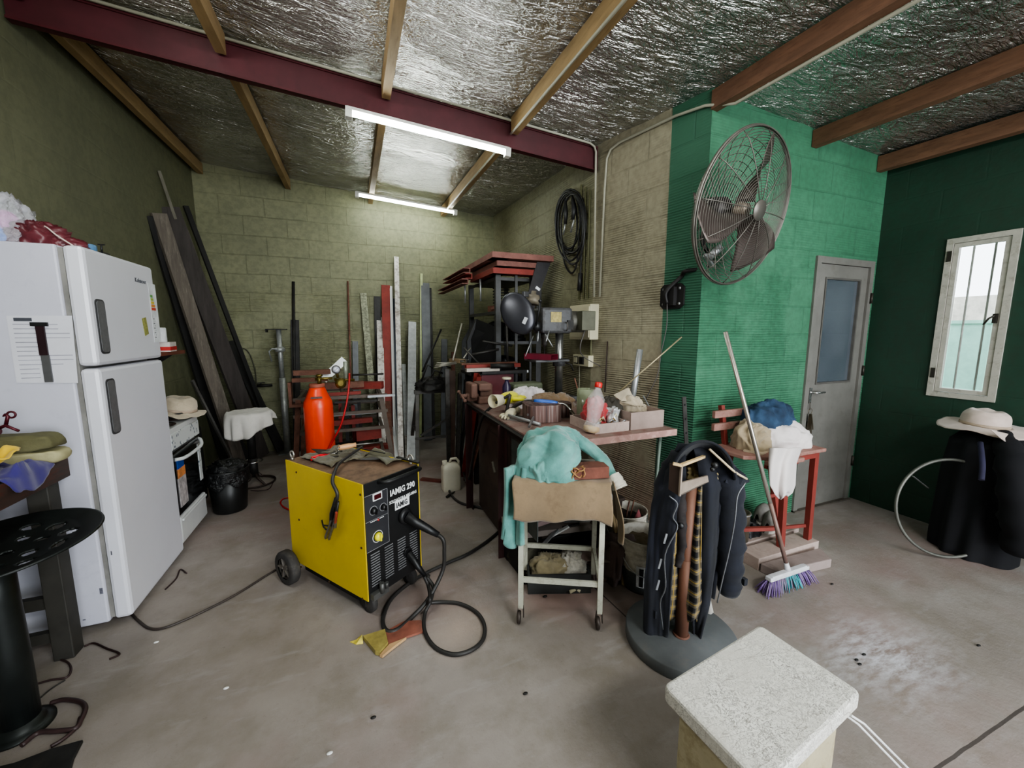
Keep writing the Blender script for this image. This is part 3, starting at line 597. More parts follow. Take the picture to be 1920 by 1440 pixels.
# tractor-seat stool
SC=G(0,1036,.66); SB=V(SC.x-.02,SC.y-.02,0)
t=thing('tractor_stool','black steel stool with a perforated tractor-style seat in front of the work table','stool',(SC.x,SC.y,0))
def dish(x,y):
    r=math.hypot(x,y)/.25; return .03*r*r+.018*max(0,r-.75)*3
holes=[(.150,.05,.026,.02),(.085,.115,.026,.022),(.165,-.03,.016,.028),(-.0,.145,.028,.02),(.02,.07,.02,.016),(.085,.04,.018,.013),(.10,-.05,.022,.02),(.03,-.02,.018,.016),(-.08,.06,.022,.018),(-.1,.13,.022,.018),(-.04,-.09,.02,.018),(.06,-.12,.022,.02),(-.12,-.05,.02,.018),(.13,-.12,.02,.018)]
mb=MB(); NR,NA=56,150; vs=[]; fs=[]
for i in range(NR+1):
    r=.235*i/NR
    for k in range(NA):
        a=2*PI*k/NA; ex=1.08 if math.cos(a)>0 else 1.; x=r*math.cos(a)*ex; y=r*math.sin(a)*1.0; vs.append(V(SC.x+x,SC.y+y,SC.z-.0+dish(x,y)*.6+.10*(x*FW.x+y*FW.y)))
for i in range(NR):
    for k in range(NA):
        k2=(k+1)%NA; q=(vs[i*NA+k]+vs[(i+1)*NA+k2])/2-SC
        if any(((q.x-hx)/ha)**2+((q.y-hy)/hb)**2<1 for hx,hy,ha,hb in holes): continue
        fs.append((i*NA+k,i*NA+k2,(i+1)*NA+k2,(i+1)*NA+k))
mb.add(vs,fs,True); m_stool=mat('black_green_cast_iron',(30,34,33),.42,.3,.3,14)
link('seat',mb,m_stool,t,solid=.007)
link('pedestal',MB().lathe(V(SC.x-.02,SC.y-.01,0),[(.052,.0),(.052,.3),(.050,.5),(.050,.655)],24),m_stool,t)
link('base_flange',MB().lathe(V(SC.x-.02,SC.y-.01,0),[(.085,0),(.085,.008),(.07,.012),(.06,.02),(.0521,.04)],32),m_stool,t)
# hoses and plate at bottom left
m_hose=mat('dark_brown_hose',(54,38,38),.5,var=.3)
def cable(name,pix,r,m,label,cat='cable',k=7,z=0.,origin=None):
    pts=[G(x,y,r if len(q)==0 else q[0]) for x,y,*q in pix]; return tag(link(name,MB().tube(smooth_path(pts,k),r,8),m),label,cat)
cable('floor_hose',[(40,1398),(72,1374),(105,1371),(140,1366),(152,1350),(160,1328),(150,1316),(120,1312),(95,1318)],.008,m_hose,'dark hose looping on the floor right of the black stool')
cable('floor_hose',[(95,1400),(120,1385),(145,1362),(150,1345)],.006,m_hose,'short dark hose branch crossing the loop beside the black stool')
cable('floor_wire',[(112,1236),(128,1243),(133,1256),(125,1270),(95,1275),(70,1282)],.004,m_hose,'thin dark wire curled around the foot of the work table')
cable('floor_wire',[(0,1335),(60,1318),(95,1292),(122,1275)],.003,m_steel,'thin grey wire running past the stool pedestal')
cable('bent_rod',[(158,1212),(176,1206),(200,1216),(224,1226),(205,1236)],.004,mat('dark_rust_rod',(50,32,30),.6,.4),'short bent dark rod on the floor in front of refrigerator','rod')
pp=[G(x,y,0.) for x,y in((-40,1452),(30,1435),(100,1408),(157,1392),(140,1425),(128,1470),(60,1520),(-40,1520))]
tag(link('steel_plate',MB().poly([p+V(0,0,.001) for p in pp],(0,0,.012)),m_dark,bevel=.003),'dark flat steel plate lying on the floor at the lower left corner','plate')
# ---- gas stove
SX=-1.08; S0,S1=2.985,3.45
t=thing('gas_stove','white gas stove with black glass oven door just behind the refrigerator','stove',(-1.27,(S0+S1)/2,0))
m_sw=mat('stove_enamel',(206,208,208),.35,var=.04)
n=NT('speckled_panel_enamel'); v=n.n('ShaderNodeTexVoronoi',{'Vector':n.n('ShaderNodeMapping',{'Vector':n.obj(),'Scale':(1,1,.7)}).outputs[0],'Scale':42}); n.put(n.b.inputs['Base Color'],n.ramp(v.outputs['Distance'],[(.22,srgb(70,86,104)),(.30,srgb(208,212,212))])); n.b.inputs['Roughness'].default_value=.35; m_speck=n.m
link('body',MB().box(-1.46,SX-.03,S0,S1,.03,.765),m_sw,t,bevel=.006)
link('cooktop',MB().box(-1.46,SX-.005,S0-.002,S1+.005,.765,.80),m_sw,t,bevel=.006)
link('control_panel',MB().box(SX-.03,SX,S0,S1,.665,.768),m_speck,t,bevel=.004)
dr=link('oven_door',MB().box(SX-.03,SX-.004,S0+.005,S1-.005,.235,.65),mat('black_oven_glass',(10,10,12),.12,coat=.5),t,bevel=.004)
link('speckled_strip',MB().box(SX-.004,SX-.001,S1-.06,S1-.012,.33,.60),m_speck,dr)
link('door_handle',MB().tube(smooth_path([V(SX-.004,S0+.03,.60),V(SX+.03,S0+.10,.595),V(SX+.035,S1-.12,.60),V(SX+.015,S1-.04,.625),V(SX-.006,S1-.012,.632)]),.011,10),m_sw,dr)
link('blue_sticker',MB().box(SX-.003,SX+.0,3.03,3.13,.53,.585),mat('blue_label',(30,80,170),.4),dr)
link('orange_sticker',MB().box(SX-.003,SX+.0,3.03,3.14,.47,.53),mat('orange_label',(214,140,84),.4,var=.4,scale=40),dr)
link('printed_sheet',MB().box(SX-.003,SX+.0,3.02,3.14,.28,.47),mat('grey_print_paper',(176,170,170),.5,var=.5,scale=26),dr)
link('drawer',MB().box(SX-.03,SX-.0,S0+.003,S1-.003,.05,.225),m_sw,t,bevel=.01)
link('drawer_lip',MB().box(SX-.0,SX+.012,S0+.02,S1-.02,.195,.212),m_sw,t,bevel=.004)
mb=MB()
for cy in(3.10,3.33):
    for cx in(-1.17,-1.36):
        for a in range(4): dx,dy=math.cos(a*PI/2),math.sin(a*PI/2); mb.bar(V(cx+dx*.02,cy+dy*.02,.815),V(cx+dx*.08,cy+dy*.08,.815),.008,.008)
        mb.torus(V(cx,cy,.812),.075,.004,n=24)
        mb.lathe(V(cx,cy,.80),[(.04,0),(.04,.008),(.025,.012),(0,.012)],16)
link('grate',mb,mat('brown_black_grate',(48,36,30),.5,.4),t)
# beige cap over the stove
def hat(name,c,R,hr,hh,m,label,seed=0,brim_drop=.02,parts=True,tilt=None):
    c=Vector(c); t=thing(name,label,'hat',c); T=tilt or Matrix.Identity(3)
    mb=MB()
    def br(u,v):
        a=2*PI*u; r=hr+(R-hr)*v; w=noise.noise(V(math.cos(a)*1.1+seed,math.sin(a)*1.1,0)); return c+T@V(r*math.cos(a)*(1+.08*w),r*math.sin(a)*(1+.05*w),.02+brim_drop*(-v*.6+w*v*1.4)+.006*noise.noise(V(math.cos(a)*5,math.sin(a)*5,seed)))
    mb.grid(br,56,8,cu=True); link('brim',mb,m,t,solid=.003)
    mb=MB()
    def cr(u,v):
        a=2*PI*u; th=v*PI/2; r=hr*(math.cos(th)**.45 if v<1 else 0)*(1-.12*v); z=.02+hh*(math.sin(th)**.8)
        w=1+.10*ridge(V(math.cos(a)*r*14+seed,math.sin(a)*r*14,v*2.4+seed))*min(1,v*2)
        z2=z*(1-.18*max(0,1-(r/(hr*.6))**2)*(v>.5))+.012*noise.noise(V(math.cos(a)*r*25,math.sin(a)*r*25,seed))*v
        return c+T@V(r*w*math.cos(a),r*w*math.sin(a),z2)
    mb.grid(cr,56,20,cu=True); link('crown',mb,m,t,solid=.002)
    mb=MB()
    def bd(u,v): a=2*PI*u; return c+T@V((hr*1.012)*math.cos(a),(hr*1.012)*math.sin(a),.02+.018*v)
    mb.grid(bd,48,3,cu=True); link('hat_band',mb,mat('hat_band_cloth',(168,150,132),.8),t,solid=.002)
    return t
m_beige=mat('beige_cotton',(182,168,146),.85,var=.16,scale=14,fabric=True,dirt=(140,124,102),dirt_amt=.25)
hat('cloth_hat',(-1.16,3.36,.84),.15,.10,.10,m_beige,'crumpled beige cloth hat resting on the stove grates',seed=4,tilt=Matrix.Rotation(.2,3,'Y'))
q=V(-1.17,3.34,.80)
tag(link('cooking_pot',MB().lathe(V(-1.17,3.33,.821),[(.07,0),(.085,.008),(.088,.035),(.084,.035),(.08,.008),(0,.006)],28),m_dark),'small dark pot under the beige hat on the stove','pot')
# shelf with cup and box
sy=3.60
t=thing('wall_shelf','dark red wooden shelf on the left wall behind the refrigerator','shelf',(-1.34,3.4,1.25))
link('shelf_board',MB().box(XL,-1.20,3.02,3.72,1.238,1.262),mat('red_brown_board',(112,62,48),.6,var=.2),t)
for yy in(3.1,3.62): link('shelf_bracket',MB().poly([V(XL,yy,1.238),V(-1.24,yy,1.238),V(XL,yy,1.06)],(0,.02,0)),m_dark,t)
q=V(-1.235,3.50,1.262)
t=thing('food_box','white and red carton on the wall shelf under the white roll','box',q)
link('carton',MB().rbox(q+V(0,0,.033),(.08,.15,.066),.1),mat('carton_white',(210,200,196),.5),t); link('red_band',MB().rbox(q+V(0,0,.022),(.083,.153,.026),.1),mat('carton_red',(190,50,48),.5),t)
q=V(-1.245,3.43,1.328); tag(link('white_roll',MB().lathe(q,[(.0,0),(.042,0),(.044,.005),(.044,.095),(.04,.10),(.02,.10),(.02,.09),(0,.09)],28),mat('paper_white',(226,226,230),.7)),'white paper roll standing on the carton on the wall shelf','paper roll')
# dark clutter shelf below: black cabinet between stove and boards
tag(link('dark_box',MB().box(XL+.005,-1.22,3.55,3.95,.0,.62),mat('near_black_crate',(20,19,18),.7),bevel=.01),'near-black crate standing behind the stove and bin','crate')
# bin
q=V(-.975,3.60,0)
t=thing('waste_bin','black plastic waste bin with a clear liner beside the stove','bin',q)
link('bin_body',MB().lathe(q,[(0,.0),(.105,0),(.112,.01),(.138,.33),(.134,.33),(.108,.02),(0,.02)],36),mat('black_bin_plastic',(26,27,27),.4,var=.2),t)
link('rim',MB().torus(q+V(0,0,.333),.140,.008,n=40),mat('black_bin_plastic',(26,27,27),.4,var=.2),t)
mb=MB()
def ln(u,v):
    a=2*PI*u; r=.143+.012*noise.noise(V(math.cos(a)*3,math.sin(a)*3,v*2))+(.008*v); return q+V(r*math.cos(a),r*math.sin(a),.34-.11*v*(1+.4*noise.noise(V(math.cos(a)*2,math.sin(a)*2,0))))
mb.grid(ln,48,8,cu=True); heap(mb,q+V(.0,0,.31),.12,.12,.09,4,.6,40,16)
n=NT('black_bag_film'); n.b.inputs['Base Color'].default_value=srgb(24,25,26); n.b.inputs['Roughness'].default_value=.16; n.put(n.b.inputs['Normal'],n.bump(n.noise(n.obj(),30,4,.6,1.2),1.,.015)); link('bin_liner',mb,n.m,t)
# swivel stool with white shirt
B=G(478,906); SZ=.675
t=thing('swivel_stool','dark swivel stool on a ring base under a white shirt','stool',B)
m_brn=mat('brown_black_iron',(58,48,44),.5,.4,.3)
mb=MB().torus(B+V(0,0,.014),.165,.008,n=48)
link('base_ring',mb,m_brn,t)
for k in range(5):
    a=2*PI*k/5+.4; d=V(math.cos(a),math.sin(a),0); link('base_arm',MB().tube([B+d*.02+V(0,0,.10),B+d*.06+V(0,0,.055),B+d*.165+V(0,0,.016)],[.016,.012,.008],8),m_brn,t)
link('column',MB().cyl(B+V(0,0,.07),B+V(0,0,.24),.036,20).cyl(B+V(0,0,.24),B+V(0,0,SZ-.04),.034,20),m_dark,t)
link('foot_ring',MB().torus(B+V(0,0,.215),.075,.006,n=30),mat('chrome_steel',(190,190,190),.2,1.,.05),t)
link('seat',MB().lathe(B+V(0,0,SZ-.045),[(0,0),(.16,0),(.17,.008),(.172,.035),(.16,.045),(0,.047)],36),m_dark,t)
mb=MB()
def sh(u,v):
    a=2*PI*u; dr=V(math.cos(a),math.sin(a),0)
    L=.05+.16*max(0,math.cos(a-3.7))**.8+.09*max(0,math.cos(a+1.0))**2+.04*noise.noise(dr*2.6+V(4,0,0))
    if v<.5:
        r=.178*(v/.5); z=SZ+.004+.012*max(0,fbm(dr*r*14+V(3,1,0),1,3)+.2)*(1-.3*v)
        return B+dr*r+V(0,0,z)
    e=(v-.5)/.5; f=.5*math.sin(a*9+1.3*math.sin(a*3))+.5*noise.noise(dr*5)
    r=.178+.018*math.sin(min(1,e*2)*PI/2)+(.032*f)*e; return B+dr*r+V(0,0,SZ+.004-L*e*e**.15-.004)
mb.grid(sh,120,26,cu=True); tag(link('white_shirt',mb,mat('white_shirt_cotton',(206,202,196),.85,var=.08,fabric=True,scale=12,dirt=(176,160,136),dirt_amt=.15),solid=.003),'white cotton shirt draped over the round swivel stool seat','shirt')
# ================================================================ LEANING BOARDS
m_brd1=mat('weathered_grey_board',(96,88,80),.7,0,.32,4,stretch=(5,5,.8),dirt=(140,132,122),dirt_amt=.3,bump=.3)
m_brd2=mat('dark_board',(64,58,56),.65,0,.3,4,stretch=(5,5,.8),dirt=(44,40,40),dirt_amt=.3,bump=.2)
m_brd3=mat('black_board',(34,33,33),.6,0,.3,5,dirt=(56,52,48),dirt_amt=.2)
def lean(name,top,bot,w,th,m,label,cat,group,up=None,kind='flat',bev=0.,g=None):
    d=bot-top; mb=MB()
    if kind=='flat': mb.bar(bot,top,w,th,up)
    elif kind=='box': mb.hollow(bot,top,w,th,.002,up)
    elif kind=='rod': mb.cyl(bot,top,w/2,10)
    elif kind=='chan': mb.chan(bot,top,th,w,.004,up)
    elif kind=='angle': mb.angle(bot,top,w,th,.004,up)
    o=link(name,mb,m,bevel=bev); o['label']=label; o['category']=cat
    if group: o['group']=group
    return o
gb='boards leaning in the back left corner'
cu=(.75,-.65,0)
lean('plank',AX(297,400,-1.43),G(455,884,.01),.11,.03,m_brd1,'weathered grey plank with a pale worn edge, nearest of the leaning boards','plank',gb,cu)
lean('plank',AX(316,388,-1.45),G(492,856,.01),.16,.03,m_brd2,'wide dark brown plank leaning between the grey plank and the back wall','plank',gb,cu)
lean('plank',AX(285,405,-1.46),G(425,872,.01),.09,.025,m_brd3,'narrow near-black plank behind the left edge of the grey plank','plank',gb,cu)
lean('steel_strip',AX(298,320,-1.46),AY(440,735,5.0),.025,.006,mat('bare_grey_strip',(118,114,104),.5,.4),'slender grey strip rising highest of all the leaning boards','strip',gb,cu)
lean('plank',AX(348,386,-1.455),AY(520,842,5.12),.045,.02,m_brd3,'thin dark batten leaning right of the wide dark plank','batten',gb,cu)
lean('steel_strip',AX(352,432,-1.45),AX(392,545,-1.43),.012,.006,mat('bare_grey_strip',(118,114,104),.5,.4),'short pale strip against the left wall beside thin dark batten','strip',gb,cu)
lean('angle_iron',G(446,892,.01),AX(356,715,-1.25),.03,.03,mat('worn_bright_angle',(128,126,124),.35,.7,.3),'bright-edged angle iron leaning behind the stove and bin','angle iron',None,cu,'angle')
lean('plank',AX(330,560,-1.46),G(470,880,.01),.07,.02,m_brd3,'short black board leaning low, beneath the grey plank','plank',gb,cu)
lean('plank',AY(430,640,5.2),AY(528,845,5.10),.11,.02,m_brd3,'dark short board fanning out by the back wall under the hose','plank',gb,cu)
# hose loop hanging on the back wall
w=smooth_path([AY(x,y,YB-.02) for x,y in((444,700),(446,668),(456,654),(468,664),(477,690),(480,715),(476,728))])
tag(link('hanging_hose',MB().tube(w,.006,8),mat('olive_black_hose',(58,58,44),.6)),'thin dark hose arched on the back wall beside the boards','hose')
p=AY(495,722,YB); t=thing('wall_tap','dark pipe stub with tap on the back wall beside the boards','pipe',p)
link('pipe',MB().cyl(V(p.x-.06,YB-.05,p.z),V(p.x+.09,YB-.04,p.z),.016,12).cyl(V(p.x-.03,YB-.05,p.z),V(p.x-.03,YB,p.z),.012,10),m_dark,t); link('tap_lever',MB().bar(V(p.x-.06,YB-.05,p.z+.03),V(p.x+.02,YB-.05,p.z+.035),.012,.01).cyl(V(p.x-.02,YB-.05,p.z+.01),V(p.x-.02,YB-.05,p.z+.035),.006,8),m_dark,t)
# telescopic prop
PB=G(540,850); PT=AY(528,622,PB.y-.0)
m_prop=mat('zinc_prop',(156,158,156),.45,.45,.2,20,dirt=(90,88,84),dirt_amt=.2)
t=thing('steel_prop','telescopic steel shoring prop standing upright left of the orange cylinder','prop',PB)
ph=AY(530,618,PB.y).z
link('outer_tube',MB().cyl(PB+V(0,0,.006),PB+V(0,0,ph*.62),.034,18),m_prop,t); link('inner_tube',MB().cyl(PB+V(0,0,ph*.6),PB+V(0,0,ph),.026,18),m_prop,t)
link('foot_plate',MB().rbox(PB+V(0,0,.004),(.17,.13,.008)),m_prop,t); link('head_plate',MB().rbox(PB+V(-.02,0,ph+.003),(.20,.10,.008)).box(PB.x-.12,PB.x-.11,PB.y-.05,PB.y+.05,ph-.03,ph),m_dark,t)
zc=AY(530,655,PB.y).z
link('collar',MB().lathe(PB+V(0,0,zc-.03),[(.035,0),(.052,.01),(.052,.04),(.04,.055),(.027,.06)],20),m_prop,t)
link('pin_handle',MB().tube([PB+V(.04,-.03,zc),PB+V(-.07,-.05,zc+.01),PB+V(-.10,-.05,zc-.02),PB+V(-.08,-.05,zc-.13)],.008,8),m_galv,t)
# ================================================================ BARS AGAINST THE BACK WALL
m_wp=mat('chipped_white_paint',(210,206,200),.5,.1,.1,10,dirt=(104,84,70),dirt_amt=.45)
m_wp2=mat('clean_white_paint',(216,216,216),.45,.1,.05,10,dirt=(150,130,110),dirt_amt=.15)
m_mot=mat('mottled_white_green',(150,152,128),.6,.1,.45,26,dirt=(84,84,70),dirt_amt=.5)
m_grey=mat('grey_primer',(92,94,96),.5,.4,.2,12)
def bb(x0,y0,x1,y1,wpx,m,label,kind='flat',yt=YB-.012,yb=None,th=.02,nm='steel_bar',cat='bar'):
    top=AY(x0,y0,yt); 
    if yb is None: yb=5.02
    b=AY(x1,y1,yb)
    if b.z<.004 : b=G(x1,y1,.004)
    if b.z>.01 and nm=='steel_bar' and wpx!=3.5: b=top+(b-top)*((top.z-.004)/(top.z-b.z)); 
    w=wpx*(top.y*.93+top.x*.37)/F
    return lean(nm,top,b,w,th,m,label,cat,'bars leaning on the back wall',(0,-1,0),kind)
bb(550,528,553,846,5,m_dark,'tall thin dark pipe standing behind the shoring prop','rod',yb=5.16)
bb(553,600,558,846,13,m_dark,'broad dark bar behind the shoring prop, shorter than the pipe',yb=5.12,th=.03)
bb(652,527,659,745,3.2,m_rust,'thin rusty rod leaning above the pressure gauge','rod',yb=5.1)
bb(666,640,668,760,10,m_grey,'short grey bar just right of the thin rusty rod',yb=5.12)
bb(681,550,700,762,11,m_mot,'mottled white and green flat bar leaning above the red scrap rack',yb=5.0)
bb(707,556,712,760,11,m_dark,'dark bar half hidden behind the short white bar',yb=5.14)
bb(723,535,731,845,15,m_oxred,'wide oxide red bar, the only red one at the back wall',yb=5.05)
bb(733,537,741,850,4.5,m_wp2,'slim white strip touching the right side of the red bar',yb=5.02)
bb(712,595,718,862,11,m_wp,'chipped white bar in front of the dark bar and red bar',yb=4.92)
bb(725,640,736,800,12,m_grey,'grey bar in front of the lower half of the red bar',yb=4.97)
bb(740,560,742,760,6,mat('navy_paint',(44,52,66),.5),'narrow navy strip directly left of the tallest white tube',yb=5.12)
bb(743,482,752,862,8,m_wp,'tallest slim white tube, reaching above all other bars','box',yb=4.96)
bb(757,683,763,850,7,m_galv,'short galvanised strip right of the tallest white tube',yb=5.08)
bb(773,604,771,862,14,m_galv,'broad galvanised bar with a red paint mark','box',yb=5.0)
p=AY(772,706,5.11); tag(link('paint_mark',MB().box(p.x-.045,p.x+.035,p.y-.014,p.y-.012,p.z-.014,p.z+.012),m_oxred),'red paint mark on the broad galvanised bar','mark')
bb(790,513,789,715,4.5,mat('pale_green_strip',(178,186,136),.5),'thin pale green strip rising over the grey box section',yb=5.16)
bb(797,531,802,800,15,m_grey,'wide dark grey box section behind the sawhorse','box',yb=5.05,th=.03)
bb(806,540,812,760,5,m_dark,'thin dark strip attached to right edge of grey box section',yb=5.12)
bb(827,618,792,697,3.5,m_dark,'thin dark rod slanting over the sawhorse','rod',yt=4.95,yb=4.7)
bb(833,636,832,800,11,m_grey,'grey bar between the slanted rod and the rod bundle',yb=5.1)
bb(735,754,745,864,10,m_wp2,'short clean white bar in front of the tall white tube',yb=4.86)
bb(722,690,735,864,9,m_rust,'rusty wooden-brown bar in front of the chipped white bar',yb=4.88)
bb(733,790,750,862,9,mat('brown_red_bar',(96,50,42),.6,.1,.3),'short brown-red bar leaning beside the rusty bar',yb=4.85)
bb(760,760,766,862,9,m_wp,'short chipped bar between white tube and galvanised bar',yb=4.95)
bb(850,660,848,800,7,m_rust,'short rust-coloured bar behind the rod bundle',yb=5.08)
# ================================================================ WELDER
def PLN(px,py,p,n):
    v=ray(px,py); n=Vector(n); return CAM+v*((Vector(p)-CAM).dot(n)/v.dot(n))
WP=V(.003,1.885,0); ws=V(-.58,.8146,0).normalized(); wf=V(.8146,.58,0).normalized(); WW,WD,WZ0,WZ1=.345,.665,.112,.695
def W(a,b,z,out=0.): return WP+wf*a+ws*b+V(0,0,z)
def wbox(mb,a0,a1,b0,b1,z0,z1): return mb.hexa([W(a,b,z) for z in(z0,z1) for a,b in((a0,b0),(a1,b0),(a1,b1),(a0,b1))])
def wpx(px,py,b=-.001): # pixel to (a,z) on the welder front
    p=PLN(px,py,W(0,b,0),ws); return (p-WP).dot(wf),p.z
def wside(px,py): p=PLN(px,py,W(-.001,0,0),wf); return (p-WP).dot(ws),p.z
m_wy=mat('yellow_powder_coat',(206,178,30),.42,0,.06,5,dirt=(150,122,30),dirt_amt=.08,bump=.08,bscale=120)
m_wb=mat('black_powder_coat',(24,24,25),.45,0,.25,30,bump=.1,bscale=200)
m_wt=mat('dusty_brown_lid',(120,96,78),.65,0,.3,8,dirt=(76,56,44),dirt_amt=.4)
m_txt=mat('white_print',(228,228,228),.5,var=.02)
m_scr=mat('dark_rust_screw',(70,46,24),.6,.4)
t=thing('mig_welder','yellow and black wheeled MIG welding machine standing in the open floor','welder',W(WW/2,WD/2,0))
link('chassis',wbox(MB(),.004,WW-.004,.002,WD-.002,WZ0,WZ1-.006),m_wb,t)
sp=link('side_panel',wbox(MB(),-.004,.002,-.004,WD,WZ0-.004,WZ1+.003),m_wy,t,bevel=.0015)
link('side_panel',wbox(MB(),WW-.002,WW+.004,-.004,WD,WZ0-.004,WZ1+.003),m_wy,t,bevel=.0015)
for px,py in((557,885),(562,974),(566,1062),(677,927),(679,1027),(681,1122),(618,1090)):
    b,z=wside(px,py); link('screw',MB().lathe(W(-.004,b,z),[(.006,0),(.005,.003),(0,.0035)],10,-wf),m_scr,sp)
link('lid',wbox(MB(),.002,WW-.002,.006,WD,WZ1-.006,WZ1-.001),m_wt,t)
fp=link('front_panel',wbox(MB(),.002,WW-.002,-.004,.004,WZ0,WZ1),m_wb,t,bevel=.002)
# control label outline
mb=MB()
def fbox(mb,x0,y0,x1,y1,th=.0012,d=.0055):  # between two px corners on the front face
    a0,z0=wpx(x0,y0);a1,z1=wpx(x1,y1); return wbox(mb,min(a0,a1),max(a0,a1),-d,-d+th,min(z0,z1),max(z0,z1))
a0,zt_=wpx(692,928); a1,_=wpx(725,915); zb=wpx(692,1035)[1]
for q in((.004,a1,zt_-.002,zt_),(.004,a1,zb,zb+.002),(a1-.002,a1,zb,zt_),(.004,a1,zb+.15,zb+.152)): wbox(mb,q[0],q[1],-.0055,-.004,q[2],q[3])
link('label_outline',mb,mat('grey_print',(140,140,142),.5),fp)
link('label_ground',wbox(MB(),.004,a1-.002,-.0048,-.004,zb+.002,zt_-.002),mat('charcoal_label',(46,46,50),.5),fp)
da,dz=wpx(706,930); dsp=link('display_frame',wbox(MB(),da-.026,da+.026,-.009,-.004,dz-.018,dz+.018),m_txt,fp); link('display_window',wbox(MB(),da-.02,da+.02,-.0105,-.009,dz-.012,dz+.012),mat('dark_red_display',(64,20,24),.2),dsp)
def knob(px,py,r,m,parent=fp,ring=None):
    a,z=wpx(px,py); c=W(a,-.004,z)
    k=link('knob',MB().lathe(c,[(r,0),(r*.95,.012),(r*.8,.02),(0,.02)],24,-ws).bar(c-ws*.024-V(0,0,r*.8),c-ws*.024+V(0,0,r*.8),r*.34,.010,ws),m,parent)
    if ring: link('dial_ring',MB().torus(c-ws*.002,r*1.35,.0016,ws,30,6),ring,k)
    return k
knob(699,957,.016,m_blk,ring=mat('grey_print',(140,140,142),.5)); knob(717,950,.014,m_blk,ring=mat('grey_print',(140,140,142),.5))
m_ky=mat('yellow_knob',(232,222,40),.4,var=.05); knob(707,1005,.021,m_ky,ring=m_txt)
a,z=wpx(708,974); link('indicator_lamp',MB().lathe(W(a,-.004,z),[(.007,0),(.006,.005),(0,.007)],12,-ws),mat('red_lamp',(170,60,60),.3),fp)
def ft(body,px,py,size,bold=0.,xs=1.):
    a,z=wpx(px,py); p=W(a,-.0058,z); return text('lettering',body,size,p,wf,(0,0,1),m_txt,fp,.0004,bold,xs=xs)
ft('IAMIG 290',730,931,.044,.0012,.84); ft('SOLDADORA MIG-MAG',729,946,.0225,.0006,.76)
a,z=wpx(740,960); z+=.012; p=W(a,-.006,z); lg=link('logo_plate',wbox(MB(),a,a+.095,-.0062,-.004,z-.004,z+.044),m_txt,fp)
text('logo_lettering','IAMIG',.036,W(a+.006,-.0068,z+.007),wf,(0,0,1),m_wb,lg,.0004,.0012,xs=.78)
for x,y,s,bdy in((697,984,.010,'VOLTAJE'),): pass
mb=MB()
for k in range(3):
    a,z=wpx(698,990-0*k); 
for k in range(9): wbox(mb,.03+.009*k,.036+.009*k,-.006,-.005,zb+.142-.0*k,zb+.146)
link('scale_marks',mb,m_txt,fp)
for col in range(4):
    c0=.022+col*.082
    mb=MB()
    for r_ in range(13): wbox(mb,c0,c0+.052,-.0062,-.0035,.17+r_*.0135,.175+r_*.0135)
    link('vent_slots',mb,mat('vent_grey',(112,112,114),.5),fp)
mb=MB(); hp=[W(.085,-.004,WZ1-.012),W(.095,-.045,WZ1-.008),W(.115,-.055,WZ1-.006),W(.30,-.055,WZ1-.006),W(.32,-.045,WZ1-.008),W(.33,-.004,WZ1-.012)]
link('handle',MB().tube(hp,.010,8),m_wb,t)
link('kickplate',wbox(MB(),.01,.10,-.03,.0,WZ0-.0,WZ0+.03).cyl(W(.06,-.03,WZ0+.02),W(.06,-.03,WZ0+.07),.012,12).cyl(W(.085,-.03,WZ0+.03),W(.085,-.035,WZ0+.06),.009,10),mat('cast_grey',(96,96,94),.5,.5),t)
m_eye=mat('zinc_eyebolt',(190,186,178),.3,.9)
for a,b in((.325,.03),(.02,WD-.03)): link('eyebolt',MB().cyl(W(a,b,WZ1-.002),W(a,b,WZ1+.014),.008,10).torus(W(a,b,WZ1+.033),.018,.005,wf,24,8),m_eye,t)
m_rub=mat('grey_black_rubber',(52,50,49),.75,var=.3,dirt=(96,88,80),dirt_amt=.25)
def wheel(c,r,w,ax,nm,parent):
    c=Vector(c); g=link(nm,MB().lathe(c-Vector(ax)*w/2,[(r*.62,0),(r*.93,0),(r,w*.15),(r,w*.85),(r*.93,w),(r*.62,w)],36,ax,cap=False),m_rub,parent)
    mb=MB().lathe(c-Vector(ax)*w*.4,[(r*.2,0),(r*.2,w*.8)],16,ax); x,y,_=basis(ax)
    mb.lathe(c-Vector(ax)*w*.4,[(r*.56,0),(r*.63,0),(r*.63,w*.8),(r*.56,w*.8)],36,ax,cap=False)
    for k in range(5): a=2*PI*k/5; d=x*math.cos(a)+y*math.sin(a); mb.bar(c+d*r*.15-Vector(ax)*w*.3,c+d*r*.6-Vector(ax)*w*.3,w*.18,r*.2,ax)
    mb.lathe(c-Vector(ax)*w*.2,[(0,0),(r*.6,0),(r*.6,.003),(0,.003)],30,ax)
    link('hub',mb,mat('wheel_hub_grey',(104,98,92),.6,.2),g)
wheel(W(-.05,WD-.03,.095),.095,.05,wf,'rear_wheel',t); wheel(W(WW+.05,WD-.03,.095),.095,.05,wf,'rear_wheel',t)
link('axle',MB().cyl(W(-.03,WD-.03,.095),W(WW+.03,WD-.03,.095),.012),m_dark,t)
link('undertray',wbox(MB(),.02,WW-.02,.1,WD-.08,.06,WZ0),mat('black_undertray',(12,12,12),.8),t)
for a in(.05,WW-.03):
    c=W(a,.06,.0); g=link('caster',MB().lathe(c+V(0,0,.05)-wf*.016,[(0,0),(.045,0),(.05,.006),(.05,.026),(.045,.032),(0,.032)],28,wf),m_rub,t)
    link('caster_fork',MB().bar(c+V(0,0,.05)-wf*.022,c+V(0,0,.105)-wf*.022,.004,.04).bar(c+V(0,0,.05)+wf*.022,c+V(0,0,.105)+wf*.022,.004,.04).rbox(c+V(0,0,.106),(.06,.06,.008)),m_dark,g)
